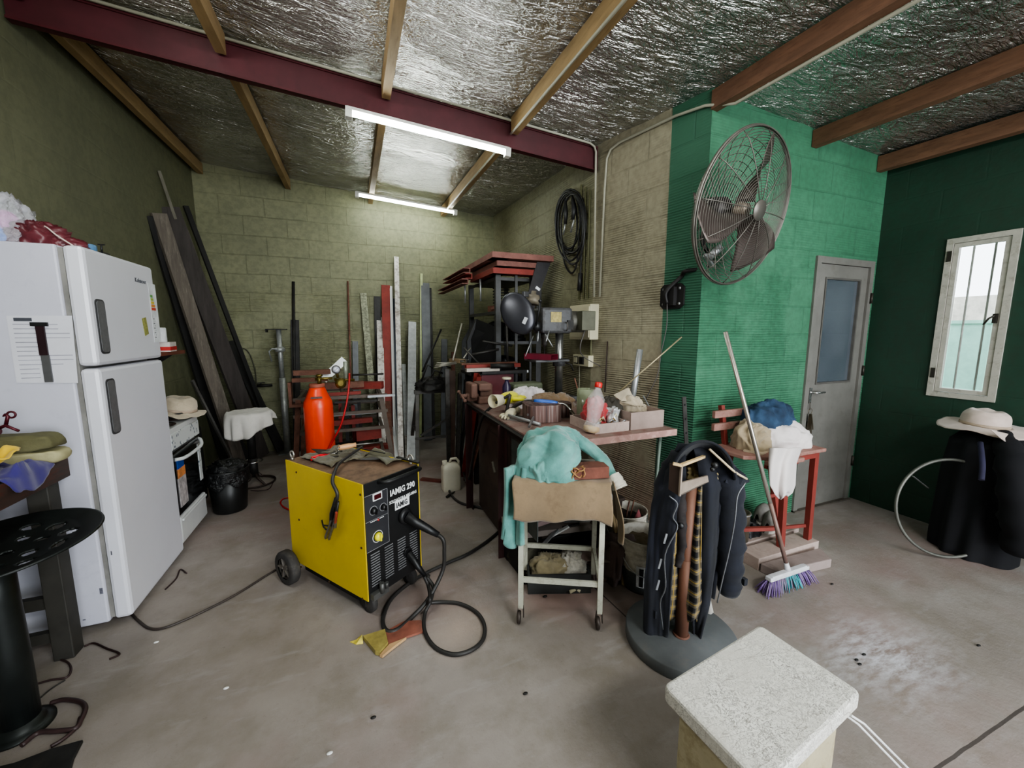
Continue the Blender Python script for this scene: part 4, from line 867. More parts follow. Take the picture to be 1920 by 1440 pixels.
# torch connector + cables
m_cab=mat('black_rubber_cable',(46,44,43),.5,var=.25); m_cab2=mat('dusty_grey_cable',(92,88,86),.55,var=.25)
c=W(.235,-.004,.452)
p1=PLN(822,1003,W(0,-.16,0),ws)
link('torch_socket',MB().lathe(c,[(.04,0),(.04,.02),(.028,.025)],24,-ws).tube([c-ws*.015,c+(p1-c)*.35,c+(p1-c)*.7,p1],[.03,.025,.021,.015],14),m_blk,t)
c2=W(.245,-.004,.245); p2=PLN(797,1080,W(0,-.10,0),ws)
link('earth_socket',MB().lathe(c2,[(.026,0),(.026,.014)],20,-ws).tube([c2-ws*.01,c2+(p2-c2)*.6,p2],[.02,.016,.011],12),m_blk,t)
def g(x,y,z=.010): return G(x,y,z)
BT=.86
pts=[p1-(p1-c)*.1,p1+V(.02,-.02,-.02),PLN(833,1035,p1+V(0,-.02,0),(0,1,0)),PLN(830,1070,p1+V(0,-.02,0),(0,1,0)),PLN(805,1120,G(790,1160)+V(0,.06,0),(0,1,0)),g(775,1155),g(742,1182),g(722,1180),g(719,1155),g(738,1118),g(785,1082),g(840,1055),g(880,1037),g(922,1008),g(942,985),g(930,962),g(900,952),g(862,942),g(843,922),g(846,903),g(866,884,.02),V(.80,2.98,.20),V(.795,2.75,.55),V(.80,2.58,.80),V(.86,2.50,.905),V(.95,2.42,.985)]
tag(link('torch_cable',MB().tube(smooth_path(pts,8),.0105,8),m_cab),'black torch cable from yellow welder looping over the floor to the bench','cable')
pts=[p2-(p2-c2)*.15,PLN(803,1098,p2+V(0,-.02,0),(0,1,0)),G(806,1125,.09),g(800,1128,.03),g(802,1130,.02),g(830,1129),g(862,1132),g(893,1148),g(908,1172),g(905,1200),g(882,1220),g(848,1227),g(815,1213),g(796,1183),g(797,1150,.018),G(808,1125,.06),PLN(812,1100,p2+V(.02,-.04,0),(0,1,0)),PLN(802,1084,p2+V(.02,0,0),(0,1,0)),p2+V(.02,.0,.0)]
tag(link('earth_cable',MB().tube(smooth_path(pts,8),.0095,8),m_cab),'black cable looping round on the floor right of the yellow welder','cable')
# earth clamp hanging on the side
bq=[wside(x,y) for x,y in((655,903),(636,935),(628,965))]
pts=[W(.30,.40,WZ1+.045),W(.20,.36,WZ1+.035),W(.08,.29,WZ1+.030),W(.01,.225,WZ1+.02),W(-.022,.20,WZ1-.02)]
pts+=[W(-.022,b,z) for b,z in(wside(640,925),wside(633,950))]
t2=thing('earth_clamp','black-handled earth clamp hanging down the yellow side of the welder','clamp',W(-.02,.2,.35))
link('clamp_cable',MB().tube(smooth_path(pts,8),.0085,8),m_cab,t2)
def ws3(px,py,o=.018): b,z=wside(px,py); return W(-o,b,z)
link('handle',MB().tube([ws3(637,932),ws3(631,960,.022),ws3(628,982,.022)],[.011,.015,.009],10).tube([ws3(646,936,.035),ws3(640,962,.03),ws3(632,985,.024)],[.006,.009,.008],8),m_blk,t2)
link('red_grip',MB().bar(ws3(648,954,.05),ws3(641,974,.038),.010,.012),mat('red_brown_grip',(140,58,40),.5),t2)
link('clamp_jaw',MB().bar(ws3(632,972,.024),ws3(617,1006,.014),.022,.012).bar(ws3(640,972,.036),ws3(624,1008,.022),.008,.010).bar(ws3(641,968,.036),ws3(638,984,.03),.012,.016),mat('nickel_clamp_steel',(140,138,132),.3,.9,.3,40),t2)
link('contact_strap',MB().tube([ws3(628,984,.02),ws3(612,982,.02),ws3(610,972,.02),ws3(613,985,.02),ws3(618,990,.02)],.004,6),m_dark,t2)
# trowel on the lid, orange-handled tool, leather
def L(a,b,dz=0.): return W(a,b,WZ1-.001+dz)
t2=thing('trowel','pointed trowel with a round wooden handle lying on the welder lid','trowel',L(.1,.55))
P_=lambda px,py,z: G(px,py,z)
z0=WZ1+.012
a=G(583,842,z0);b=G(628,850,z0);c=G(634,858,z0); 
mb=MB(); mb.poly([G(583,842,z0),G(622,844,z0),G(640,850,z0),G(632,859,z0),G(606,855,z0)],(0,0,.0025)); link('blade',mb,m_steel,t2)
link('tang',MB().tube([G(630,851,z0+.003),G(634,847,z0+.02),G(632,842,z0+.062),G(637,838,z0+.07)],.004,8),mat('bright_tang',(150,148,144),.35,.9),t2)
h0=G(634,840,z0+.06); h1=G(667,834,z0+.062)
dd=(h1-h0); Lh=dd.length; link('handle',MB().lathe(h0,[(.009,0),(.014,.008),(.0155,Lh*.3),(.016,Lh*.6),(.012,Lh*.85),(.014,Lh),(0,Lh+.002)],20,dd),mat('turned_wood',(196,148,104),.45,0,.2,6,stretch=(2,8,8)),t2)
t2=thing('long_rod_tool','thin steel rod resting from trowel handle across behind the welder','rod',h1)
link('rod',MB().cyl(h1+dd*.02+V(0,.0,0),G(715,829,z0+.05),.0035,8),mat('bright_tang',(150,148,144),.35,.9),t2)
t2=thing('locking_pliers','pliers with glossy red grips lying at back corner of the welder lid','pliers',G(600,858,WZ1))
link('grip',MB().tube([G(583,862,z0),G(600,857,z0),G(618,852,z0)],[.006,.008,.006],8),mat('glossy_red_grip',(224,40,54),.25),t2)
link('grip',MB().tube([G(584,858,z0+.004),G(600,853,z0+.006),G(612,852,z0)],[.005,.006,.005],8),mat('glossy_red_grip',(224,40,54),.25),t2)
link('jaw',MB().tube([G(618,853,z0),G(628,850,z0+.003),G(634,847,z0+.008),G(641,846,z0+.006)],[.006,.006,.007,.005],8),mat('nickel_clamp_steel',(140,138,132),.3,.9,.3,40),t2)
# leather apron lying on the lid
mb=MB()
def le(u,v):
    a=.06+.25*u; b=.33+.30*v+.02*math.sin(u*7); b+= -.04*noise.noise(V(u*3,2,0)); 
    z=.004+.018*max(0,fbm((u*3.2+1,v*3,2),1.3,3)+.25)+.03*max(0,1-abs(u-.62)*5)*max(0,.9-abs(v-.35)*2)
    return L(a,b,z)
mb.grid(le,44,34); m_lea=mat('olive_grey_leather',(92,84,62),.75,0,.22,12,fabric=True)
tag(link('leather_cloth',mb,m_lea,solid=.004),'olive grey leather cloth spread over the back of the welder lid','cloth')
mb=MB()
def le2(u,v):
    a=.22+.15*u+.02*math.sin(v*5); b=.10+.24*v; z=.012+.014*math.sin(u*5+v*3)+.02*(1-v)*u*0+.022*max(0,fbm((u*2,v*2.6,7),1.2,2))
    return L(min(a,.365),b,z if a<.345 else z-.4*(a-.345))
mb.grid(le2,30,30); tag(link('leather_glove',mb,mat('dark_olive_leather',(74,70,48),.75,0,.22,12,fabric=True),solid=.005),'dark olive leather glove curling over the right edge of the welder lid','glove')
tag(link('welding_rod',MB().bar(G(660,838,z0+.03),G(722,850,z0+.035),.006,.004),m_dark),'thin dark rod lying across the leather on the welder lid','rod')
tag(link('hammer_handle',MB().bar(G(745,857,z0+.004),G(785,868,z0+.012),.016,.008),m_blk),'short black handle poking out past the right edge of the welder lid','handle')
# power lead and red hose behind the welder
cable('power_lead',[(556,1028),(535,1055),(490,1085),(440,1116),(390,1142),(345,1163),(305,1178),(280,1178),(262,1166),(245,1148),(230,1120)],.006,mat('brown_black_lead',(60,52,48),.5),'thin dark power lead running from the welder to beneath refrigerator')
cable('red_hose',[(556,934),(535,934),(526,941),(531,950),(545,957),(560,962)],.006,mat('red_rubber_hose',(176,34,36),.45),'short loop of red hose on the floor behind the welder','hose')
cable('wire_loop',[(515,897),(506,915),(490,920),(470,920)],.004,m_hose,'dark wire curving on the floor at the swivel stool base','wire')
cable('grey_wire',[(350,1075),(338,1068),(330,1085),(310,1105)],.004,m_hose,'dark wire emerging from under the refrigerator front','wire')
# package on floor
t=thing('paper_packet','yellow, brown and red printed wrapper flattened on the floor near welder','wrapper',G(730,1200))
def quad(px,h=.006): return MB().poly([G(x,y,.003) for x,y in px],(0,0,h))
link('yellow_end',quad([(681,1200),(722,1187),(728,1212),(712,1230),(704,1228)],.022),mat('straw_card',(160,146,84),.5,var=.35,scale=18),t)
link('red_part',quad([(721,1188),(757,1168),(790,1166),(796,1186),(762,1197),(727,1213)],.010),mat('red_brown_print',(140,88,74),.35,var=.35,scale=14),t)
link('foil_edge',quad([(712,1232),(730,1212),(762,1199),(742,1214),(717,1234)],.012),mat('cream_foil',(214,176,132),.3,.3),t)
tag(link('paper_scrap',MB().poly([G(656,1204,.001),G(668,1200,.003),G(679,1190,.02),G(681,1207,.002),G(668,1209,.001)],(0,0,.002)),mat('yellow_scrap',(206,190,84),.4,var=.5,scale=60)),'small torn yellow wrapper scrap on the floor left of the packet','scrap')
# ================================================================ CYLINDER GROUP AND SCRAP RACK
CY=V(-.305,3.62,0); m_org=mat('orange_cylinder_paint',(238,66,22),.35,0,.05,6,coat=.15,dirt=(170,50,30),dirt_amt=.08)
zt=AY(597,722,3.62).z; zs=AY(597,748,3.62).z
t=thing('gas_cylinder','bright orange gas cylinder with gauge standing behind the welder','gas cylinder',CY)
link('cylinder_body',MB().lathe(CY,[(.09,0),(.108,.02),(.113,.04),(.113,zs-.06),(.108,zs-.02),(.09,zs+.015),(.062,zt-.03),(.055,zt-.015)],40),m_org,t)
link('cylinder_collar',MB().lathe(CY+V(0,0,zt-.02),[(.055,0),(.06,.006),(.06,.03),(.05,.035),(.03,.03)],28),mat('dusty_red_collar',(150,84,66),.6),t)
a=AY(594,746,CY.y-.113); link('cylinder_label',MB().box(a.x-.045,a.x+.04,CY.y-.112,CY.y-.105,a.z-.008,a.z+.008),mat('dark_stamp',(88,70,66),.5,var=.8,scale=90),t)
vz=zt+.01; vc=CY+V(.02,0,vz)
link('valve',MB().cyl(vc,vc+V(0,0,.06),.016,12).cyl(vc+V(-.03,0,.04),vc+V(.10,-.01,.045),.012,12).lathe(vc+V(0,0,.06),[(.025,0),(.028,.01),(.02,.02),(0,.02)],16),mat('brass_olive',(112,98,50),.4,.7,.4,30),t)
gc=AY(630,693,CY.y-.03); 
link('regulator',MB().cyl(V(gc.x+.01,CY.y,vc.z+.045),V(gc.x,CY.y-.01,gc.z),.011,10).lathe(V(gc.x+.03,CY.y,vc.z+.0),[(.03,0),(.045,.01),(.045,.03),(.02,.05)],20,(0,-1,0)).cyl(V(gc.x-.02,CY.y,vc.z+.03),V(gc.x+.14,CY.y,vc.z+.02),.012,10),mat('brass_olive',(112,98,50),.4,.7,.4,30),t)
gz=V(gc.x,gc.y,gc.z); gd=(CAM-gz).normalized(); gg=link('gauge',MB().lathe(gz+gd*-.02,[(.03,0),(.036,.004),(.036,.024),(.032,.026),(.032,.021),(0,.021)],32,gd),mat('gauge_case',(70,62,56),.4,.5),t)
link('gauge_face',MB().lathe(gz+gd*.002,[(.031,0),(0,.0005)],32,gd),mat('gauge_white',(226,228,236),.3,var=.02),gg)
x_,y_,_=basis(gd); link('gauge_needle',MB().bar(gz+gd*.004-x_*.012-y_*.01,gz+gd*.004+x_*.018+y_*.016,.003,.001,gd),mat('needle_blue',(70,90,140),.4),gg)
hs=[AY(655,712,3.55),AY(653,735,3.52),AY(648,765,3.50),AY(638,800,3.49),AY(622,830,3.50),AY(612,850,3.49)]
link('gas_hose',MB().tube(smooth_path([AY(655,700,3.58)]+hs,6),.0075,8),mat('red_rubber_hose',(186,36,40),.4),t)
ba=AY(655,700,3.60); link('flow_tube',MB().cyl(V(ba.x-.028,ba.y,AY(641,710,3.6).z),V(ba.x-.028,ba.y,AY(641,678,3.6).z),.017,14),mat('clear_grey_tube',(140,146,132),.25,.2),t)
a=AY(612,708,3.75); b=AY(650,672,3.75)
tag(link('bright_plate',MB().bar(AY(606,712,4.25),AY(646,674,4.33),.075,.006,(0,-1,0)),mat('white_sheet_metal',(210,214,212),.4,.2)),'tilted bright white metal plate behind the pressure gauge','plate')
# scrap rack
RX0,RX1,RY0,RY1=AY(560,760,4.15).x,AY(715,760,4.15).x,4.15,4.75; rz=AY(640,745,4.15).z
t=thing('steel_rack','low steel rack holding red offcuts right of the orange cylinder','rack',((RX0+RX1)/2,4.4,0))
for (x,y) in((RX0,RY0),(RX1,RY0),(RX0,RY1),(RX1,RY1)):
    s=.03 if x==RX0 else -.03; o=-.07 if x==RX0 else .10
    link('leg',MB().bar(V(x+o,y-.02,0.),V(x,y,rz),.045,.03,(0,-1,0)),m_rust if x==RX0 else mat('grey_brown_steel',(104,94,86),.6,.3,.2),t)
for k,z in enumerate((rz,rz-.16,rz-.33,.18)):
    mb=MB().bar(V(RX0-.05,RY0,z),V(RX1+.06,RY0,z),.03,.03).bar(V(RX0-.05,RY1,z),V(RX1+.06,RY1,z),.03,.03)
    for x in(RX0,(RX0+RX1)/2,RX1): mb.bar(V(x,RY0,z),V(x,RY1,z),.03,.02)
    link('shelf_frame',mb,mat('grey_brown_steel',(104,94,86),.6,.3,.2),t)
random.seed(21)
gp='steel offcuts on the low rack'
oc=[('oxide red channel offcut across the top of the low rack',m_oxred),('dusty brown channel offcut on top of the low rack',m_rust)]
def chunk(nm,c,size,rz_,m,label,cat,group=None,kind='chan',parent=None):
    c=Vector(c); d=V(math.cos(rz_),math.sin(rz_),0)*size[0]/2; mb=MB()
    if kind=='chan': mb.chan(c-d+V(0,0,0),c+d,size[1],size[2],.005)
    elif kind=='hollow': mb.hollow(c-d,c+d,size[1],size[2],.004)
    elif kind=='angle': mb.angle(c-d,c+d,size[1],size[2],.005)
    elif kind=='rod': mb.cyl(c-d,c+d,size[1]/2,12)
    else: mb.bar(c-d,c+d,size[1],size[2])
    return tag(link(nm,mb,m,bevel=.0),label,cat,group)
def rk(px,py,y): return AY(px,py,y)
chunk('steel_offcut',rk(585,698,4.2),(.32,.07,.045),.15,m_rust,'dusty brown channel, uppermost of the pair overhanging the rack left end','offcut',None,'hollow')
chunk('steel_offcut',rk(582,712,4.1),(.30,.06,.035),-.05,m_rust,'dusty brown channel just under the uppermost one at rack left end','offcut',None,'hollow')
tag(link('bent_bracket',MB().prof(rk(570,735,4.08),rk(570,735,4.08)+V(0,.1,0),[(0,-.14),(.13,-.14),(.13,.09),(.105,.09),(.105,-.115),(0,-.115)],(0,0,1)),m_rust),'brown J-shaped steel bracket hanging at the left end of rack','bracket')
for k,(px,py,y,s,rz_,m,kd,lb) in enumerate([(640,722,4.3,(.42,.09,.06),.1,m_rust,'hollow','brown box section lying on the low rack behind the gauge'),
  (690,722,4.35,(.3,.1,.07),-.3,m_oxred,'hollow','red-brown box offcut at the right of the low rack top'),
  (640,738,4.2,(.36,.03,.03),.05,m_oxred,'hollow','slim red tube on the low rack just under the gauge'),
  (668,752,4.25,(.40,.05,.02),-.06,m_steel,'flat','grey flat offcut on the low rack, top level'),
  (655,775,4.2,(.5,.04,.03),.03,m_galv,'hollow','grey tube lying on the second level of the low rack'),
  (660,790,4.35,(.4,.06,.05),.1,m_oxred,'hollow','red offcut on the third level of the low rack'),
  (690,812,4.3,(.25,.10,.12),.2,m_oxred,'hollow','deep red box piece on the lower level of the rack'),
  (645,840,4.25,(.3,.08,.1),-.1,m_dark,'hollow','dark box piece on the bottom level of the low rack'),
  (700,845,4.4,(.3,.1,.12),.1,m_oxred,'hollow','dull red box piece at bottom right of the low rack'),
  (690,702,4.5,(.32,.02,.02),.02,m_steel,'rod','thin grey rod resting high across the rack right end'),
  (715,742,4.1,(.26,.03,.022),.02,m_galv,'hollow','pale grey bracket arm jutting right from the rack')]):
    p=rk(px,py,y); chunk('steel_offcut',p,s,rz_,m,lb,'offcut',gp,kd)
# dark shapes inside the rack: vertical red bits
for k in range(5):
    x=RX0+.26+.07*k; tag(link('red_tube',MB().hollow(V(x,4.45,.20),V(x+.01*((k*3)%4-1),4.5,.20+.42+.05*((k*2)%3)),.035,.035),m_oxred if k%2 else m_dark),['short dark tube upright on the rack bottom, leftmost of five','short red tube upright on the rack bottom, second of five','short dark tube upright on the rack bottom, middle of five','short red tube upright on the rack bottom, fourth of five','short dark tube upright on the rack bottom, rightmost of five'][k],'tube','short tubes upright on the low rack')
# ================================================================ SAWHORSE, ROD BUNDLE, JUG
t=thing('sawhorse','grey steel sawhorse standing in front of the box sections','sawhorse',G(810,885))
st0=AY(782,735,4.25); st1=AY(845,728,4.25); zt=st0.z
m_saw=mat('grey_steel_trestle',(88,86,84),.6,.4,.25,dirt=(120,100,90),dirt_amt=.2)
link('top_rail',MB().hollow(V(st0.x-.03,4.25,zt),V(st1.x+.03,4.25,zt),.05,.04),m_saw,t)
for x,s in((st0.x+.04,-1),(st1.x-.04,1)):
    for yy in(3.98,4.55): link('leg',MB().bar(V(x+s*.04,4.25,zt-.02),V(x+s*.10,yy,0.0),.035,.025,(0,-1,0)),m_saw,t)
    link('brace',MB().bar(V(x+s*.07,4.10,.36),V(x+s*.07,4.42,.36),.02,.02),m_saw,t)
link('cross_strut',MB().bar(V(st0.x,4.10,.32),V(st1.x,4.10,.52),.02,.02).bar(V(st0.x-.06,4.07,.3),V(st1.x+.06,4.07,.3),.02,.02),m_saw,t)
c=V((st0.x+st1.x)/2,4.25,zt+.02)
mb=MB(); heap(mb,c,.17,.11,.13,31,.5,40,18); tag(link('wire_heap',mb,m_dark),'dark tangled lump resting on top of the sawhorse','lump')
for k,(px,py,qx,qy) in enumerate(((800,722,830,700),(790,715,812,690),(815,728,845,690))):
    tag(link('chain_piece',MB().tube([AY(px,py,4.2),AY((px+qx)/2,min(py,qy)-6,4.2),AY(qx,qy,4.2)],.01,8),m_dark),['dark bent pipe on the sawhorse heap, in the middle','dark bent pipe on the sawhorse heap, leftmost','dark bent pipe on the sawhorse heap, rightmost'][k],'pipe','bent pipes on the sawhorse')
# post bundle
gpn='upright sections standing beside the white jug'
BYY=3.72
for k,(x0,y0,x1,y1,w,m,kd,lb) in enumerate([(838,692,838,866,8,m_steel,'box','grey square tube, leftmost of the uprights behind the white jug'),
   (848,695,846,872,12,mat('umber_steel',(76,58,50),.6,.2,.3),'box','dark umber tube, second of the uprights behind the white jug'),
   (851,705,845,872,6,m_wp,'flat','chipped cream strip, brightest of the uprights behind the jug'),
   (864,700,858,876,9,m_steel,'chan','grey channel, right of the cream strip behind the jug'),
   (873,712,862,872,5,m_dark,'box','thin dark tube, rightmost upright before the red channel')]):
    yt=BYY+.03*k; top=AY(x0,y0,yt+.1); b=G(x1,y1+18,.004); 
    b=V(b.x,min(b.y,yt-.02),.004); ww=w*yt/F*1.0
    o=lean('upright_section',top,b,ww,.03,m,lb,'bar',gpn,(0,-1,0),kd)
tp=AY(846,684,3.75)
m_rod=mat('pale_welding_rods',(176,172,160),.45,.5,.2)
random.seed(5)
for k in range(9):
    a0=-2.9+.12*k if k<6 else -.3+.2*(k-6); l=.15+.04*random.random(); c=tp+V(.0,-.02,.012+.004*k)
    o=link('welding_rod',MB().cyl(c+V(.05,0,0),c+V(math.cos(a0)*l,math.sin(a0)*l*.6,-.03+.012*(k%4)),.0035,6),m_rod); tag(o,'pale welding rod in the spray on top of the uprights','rod','pale welding rods fanned over the uprights')
a=AY(860,677,3.72); tag(link('square_tube_piece',MB().hollow(a+V(-.03,.14,.0),a+V(.03,-.04,0),.07,.035),mat('tan_tube_end',(142,122,96),.6,.1)),'short tan square tube piece lying on top of the uprights','tube')
for k,(x0,y0,x1,y1) in enumerate(((866,607,849,676),(886,647,869,672))):
    tag(link('slanted_rod',MB().cyl(AY(x1,y1,3.76),AY(x0,y0,3.95),.009 if k==0 else .007,8),m_rod),['long pale rod slanting up from the uprights past the dark rack','short pale rod slanting up right of the longer one'][k],'rod')
tag(link('grey_sheet',MB().poly([AY(866,640,5.1),AY(888,600,5.1),AY(892,808,5.1),AY(866,808,5.1)],(0,.01,0)),m_grey),'grey sheet metal offcut standing behind the slanting pale rods','sheet')
# white jug
J=G(846,917); t=thing('plastic_jug','translucent white plastic jug with a handle standing on the floor','jug',J)
m_jug=mat('milky_hdpe',(206,202,186),.4,var=.06,dirt=(150,140,110),dirt_amt=.15)
mb=MB(); jw,jd,jh=.082,.06,.25
def sq(a,w,d,e=.35): 
    c,s=math.cos(a),math.sin(a); return V(math.copysign(abs(c)**e,c)*w,math.copysign(abs(s)**e,s)*d,0)
def jf(u,v):
    a=2*PI*u; k=1 if v<.78 else max(.0,1-((v-.78)/.22)**2*.98); z=jh*(v if v<.78 else .78+.22*math.sin((v-.78)/.22*PI/2)*1); w=k*(1-.05*math.exp(-v*30))
    return J+sq(a,jw*w,jd*w)+V(0,0,z)
mb.grid(jf,40,30,cu=True); link('jug_body',mb,m_jug,t)
link('handle',MB().tube([J+V(-.01,0,jh-.004),J+V(.005,0,jh+.03),J+V(.05,0,jh+.03),J+V(.072,0,jh-.0),J+V(.074,0,jh-.05)],.012,10),m_jug,t)
link('cap',MB().cyl(J+V(-.05,0,jh-.03),J+V(-.055,0,jh+.02),.022,18),m_jug,t)
tag(link('spark_plug',MB().cyl(G(838,932,.012),G(845,926,.012),.012,10).cyl(G(843,928,.012),G(852,922,.010),.006,8),m_dark),'small dark metal part on the floor in front of jug','metal part')
tag(link('wood_scrap',MB().bar(G(790,898,.01),G(828,902,.01),.05,.018),mat('brown_red_bar',(96,50,42),.6,.1,.3)),'small brown-red scrap bar lying on the floor left of jug','scrap')
cable('thin_rod',[(795,896),(812,900),(826,902)],.003,m_rust,'thin rusty rod lying beside the brown-red scrap bar','rod')
# leaning red channel and brown channel
lean('steel_channel',AY(897,699,3.28),G(872,893,.004),.095,.04,m_oxred,'wide oxide red channel leaning beside the dark cabinet','channel',None,(0,-1,0),'chan')
lean('steel_channel',AY(913,770,3.2),G(880,905,.004),.045,.03,m_rust,'narrow brown angle leaning in front of the red channel','angle',None,(0,-1,0),'angle')
lean('steel_channel',AY(884,700,3.6),G(862,885,.004),.035,.02,m_dark,'slim dark channel leaning behind the wide red channel','channel',None,(0,-1,0),'chan')
tag(link('white_rag',lump(G(895,880,.0),.09,.07,.12,.3,4,.03),mat('dirty_white_cloth',(170,164,156),.8)),'small dirty white rag on the floor behind the leaning channels','rag')
# ================================================================ WORKBENCH
BX0,BX1,BY0,BY1=.815,1.655,1.665,2.95
m_btop=mat('red_dusted_bench_top',(132,112,104),.75,.1,.25,6,dirt=(116,62,56),dirt_amt=.42)
m_brd=mat('maroon_bench_steel',(66,40,40),.55,.2,.3,dirt=(44,34,32),dirt_amt=.3)
m_bgr=mat('grey_bench_panel',(74,78,76),.6,.2,.3,7,dirt=(56,60,56),dirt_amt=.4)
t=thing('workbench','steel workbench with a red-dusted top against the ribbed olive wall','workbench',(1.25,2.3,0))
link('worktop',MB().box(BX0,BX1,BY0,BY1,BT-.012,BT),m_btop,t,bevel=.002)
link('edge_angle',MB().box(BX0-.004,BX1,BY0-.004,BY0+.002,BT-.035,BT-.0),mat('pink_dusted_edge',(160,124,116),.7,0,.25,9,dirt=(214,180,170),dirt_amt=.3),t)
link('leg',MB().angle(V(BX0,BY0+.50,0),V(BX0,BY0+.50,BT-.012),.045,.045,.005,(0,-1,0)),m_brd,t)
link('leg',MB().tube([V(BX1-.03,BY0+.13,0),V(BX1-.02,BY0+.10,BT-.01)],.011,8),mat('grey_green_tube',(96,110,100),.5,.3),t)
link('leg',MB().angle(V(BX0,BY1-.03,0),V(BX0,BY1-.03,BT-.012),.045,.045,.005,(0,-1,0)),m_brd,t)
link('side_panel',MB().box(BX0+.03,BX0+.036,BY0+.10,BY0+.49,.30,BT-.03),m_bgr,t)
link('back_panel',MB().box(BX0+.05,BX1-.25,2.3,2.32,.0,BT-.03),mat('dark_green_grey_panel',(40,52,46),.7,0,.3),t)
link('rail',MB().angle(V(BX0,BY0+.01,BT-.014),V(BX0,BY1,BT-.014),.03,-.035,.004),m_dark,t)
# dark cabinet left of the bench, with vise
t=thing('steel_cabinet','dark brown grimy steel cabinet at the left end of the workbench','cabinet',(.97,2.66,0))
m_cbn=mat('grimy_brown_cabinet',(70,58,52),.5,.3,.35,5,dirt=(40,36,34),dirt_amt=.4)
link('carcass',MB().box(.87,1.25,2.22,2.90,.02,BT-.016),m_cbn,t,bevel=.006)
link('door',MB().box(.862,.87,2.26,2.62,.06,.70),m_cbn,t,bevel=.003); link('door_handle',MB().bar(V(.855,2.52,.50),V(.855,2.47,.44),.012,.010),mat('pale_latch',(150,146,134),.4,.6),t)
m_vis=mat('dusty_brown_cast_iron',(112,84,74),.75,.1,.3,10,dirt=(80,58,52),dirt_amt=.3)
vc=AY(905,745,2.85); vz=BT
t=thing('bench_vise','dusty brown cast iron bench vise on the left corner of the bench','vise',(vc.x,2.85,vz))
q=V(vc.x+.02,2.86,vz)
link('vise_body',MB().rbox(q+V(0,0,.03),(.14,.16,.06)).rbox(q+V(0,.02,.10),(.10,.14,.10)).box(q.x-.07,q.x+.03,q.y-.09,q.y+.09,q.z+.10,q.z+.16),m_vis,t,bevel=.014)
link('moving_jaw',MB().box(q.x-.13,q.x-.08,q.y-.09,q.y+.09,q.z+.05,q.z+.16).rbox(q+V(-.10,0,.05),(.09,.07,.06)),m_vis,t,bevel=.014)
link('screw_handle',MB().cyl(q+V(-.19,0,.06),q+V(-.10,0,.06),.016,12).cyl(q+V(-.18,-.09,.04),q+V(-.18,.09,.08),.008,10).ball(q+V(-.18,-.09,.04),.014).ball(q+V(-.18,.09,.08),.014),m_vis,t)
# stand with red offcuts behind
SY=3.35; szt=AY(925,690,SY).z
t=thing('offcut_stand','dark steel stand carrying red and grey offcuts behind the vise','stand',(1.15,3.45,0))
sx0,sx1=AY(885,690,SY).x,AY(985,690,SY).x
for x in(sx0+.02,sx1-.02):
    for y in(SY+.02,SY+.28): link('leg',MB().angle(V(x,y,0),V(x,y,szt-.05),.04,.04,.004),m_dark,t)
link('top_frame',MB().box(sx0-.02,sx1+.02,SY,SY+.32,szt-.06,szt-.035),m_dark,t)
link('maroon_panel',MB().box(AY(902,700,SY).x,AY(962,700,SY).x,SY-.012,SY-.002,AY(930,742,SY).z,szt-.06),mat('maroon_sheet',(104,44,52),.6,0,.25,8),t)
for k,(px,py,y,s,rz_,m,kd,lb) in enumerate([(925,686,3.33,(.52,.05,.035),.06,m_oxred,'hollow','red tube, top one in the stack behind the vise'),
   (905,693,3.26,(.30,.045,.03),.02,mat('pale_cut_steel',(158,150,140),.5,.5),'hollow','pale cut steel bar end in the stack behind the vise'),
   (945,697,3.3,(.42,.06,.025),-.04,m_dark,'flat','black flat bar in the stack behind the vise'),
   (918,681,3.45,(.55,.02,.015),.10,m_rust,'flat','thin brown strip, uppermost and slanting, on the stand behind the vise'),
   (960,702,3.3,(.30,.05,.02),-.05,m_galv,'flat','dull galvanised strip at the right of the stack behind the vise')]):
    p=AY(px,py,y); chunk('steel_offcut',V(p.x,p.y,max(p.z,szt-.034)),s,rz_,m,lb,'offcut','offcuts on the stand behind the vise',kd)
p=AY(962,686,3.2); tag(link('black_tube',MB().tube([V(p.x-.2,3.22,szt+.03),V(p.x,3.18,szt+.03)],.022,14),m_dark),'short black tube with open end on the offcut stand','tube')
# ---- tall rack with red profiles
KX0,KX1,KY0,KY1=1.25,1.72,3.55,4.45; kzt=AY(935,515,KY0).z
m_rk=mat('dark_grey_rack_steel',(70,70,70),.45,.5,.25,10)
RACK=t=thing('storage_rack','tall dark steel rack in the right corner loaded with red profiles','rack',((KX0+KX1)/2,4.,0))
for (x,y) in((KX0,KY0),(KX1,KY0),(KX0,KY1),(KX1,KY1)): link('post',MB().angle(V(x,y,0),V(x,y,kzt),.05 if x==KX0 else -.05,.045,.005,(0,1,0)),m_rk,t)
for z in(kzt-.02,AY(935,583,KY0).z,AY(935,640,KY0).z,.9,.35):
    link('shelf',MB().box(KX0,KX1,KY0,KY1,z-.004,z).box(KX0-.003,KX1+.003,KY0-.003,KY0+.003,z-.03,z).box(KX0-.003,KX0+.003,KY0,KY1,z-.03,z),m_rk,t)
link('extra_upright',MB().bar(V(KX0+.20,KY0-.01,.9),V(KX0+.20,KY0-.01,kzt),.025,.02).bar(V(KX1-.12,KY0-.01,.9),V(KX1-.12,KY0-.01,kzt),.02,.02),m_rk,t)
grp='red profiles stacked on the tall rack'
dr=mat('dusty_oxide_profile',(136,92,84),.7,0,.25,8,dirt=(104,62,56),dirt_amt=.35)
zt=kzt
def ang2(c,l,rz_,w,h,m,label,yaw_=0): 
    c=Vector(c); d=V(math.cos(rz_),math.sin(rz_),0)*l/2; o=link('red_profile',MB().chan(c-d,c+d,w,h,.008),m); return tag(o,label,'profile',grp)
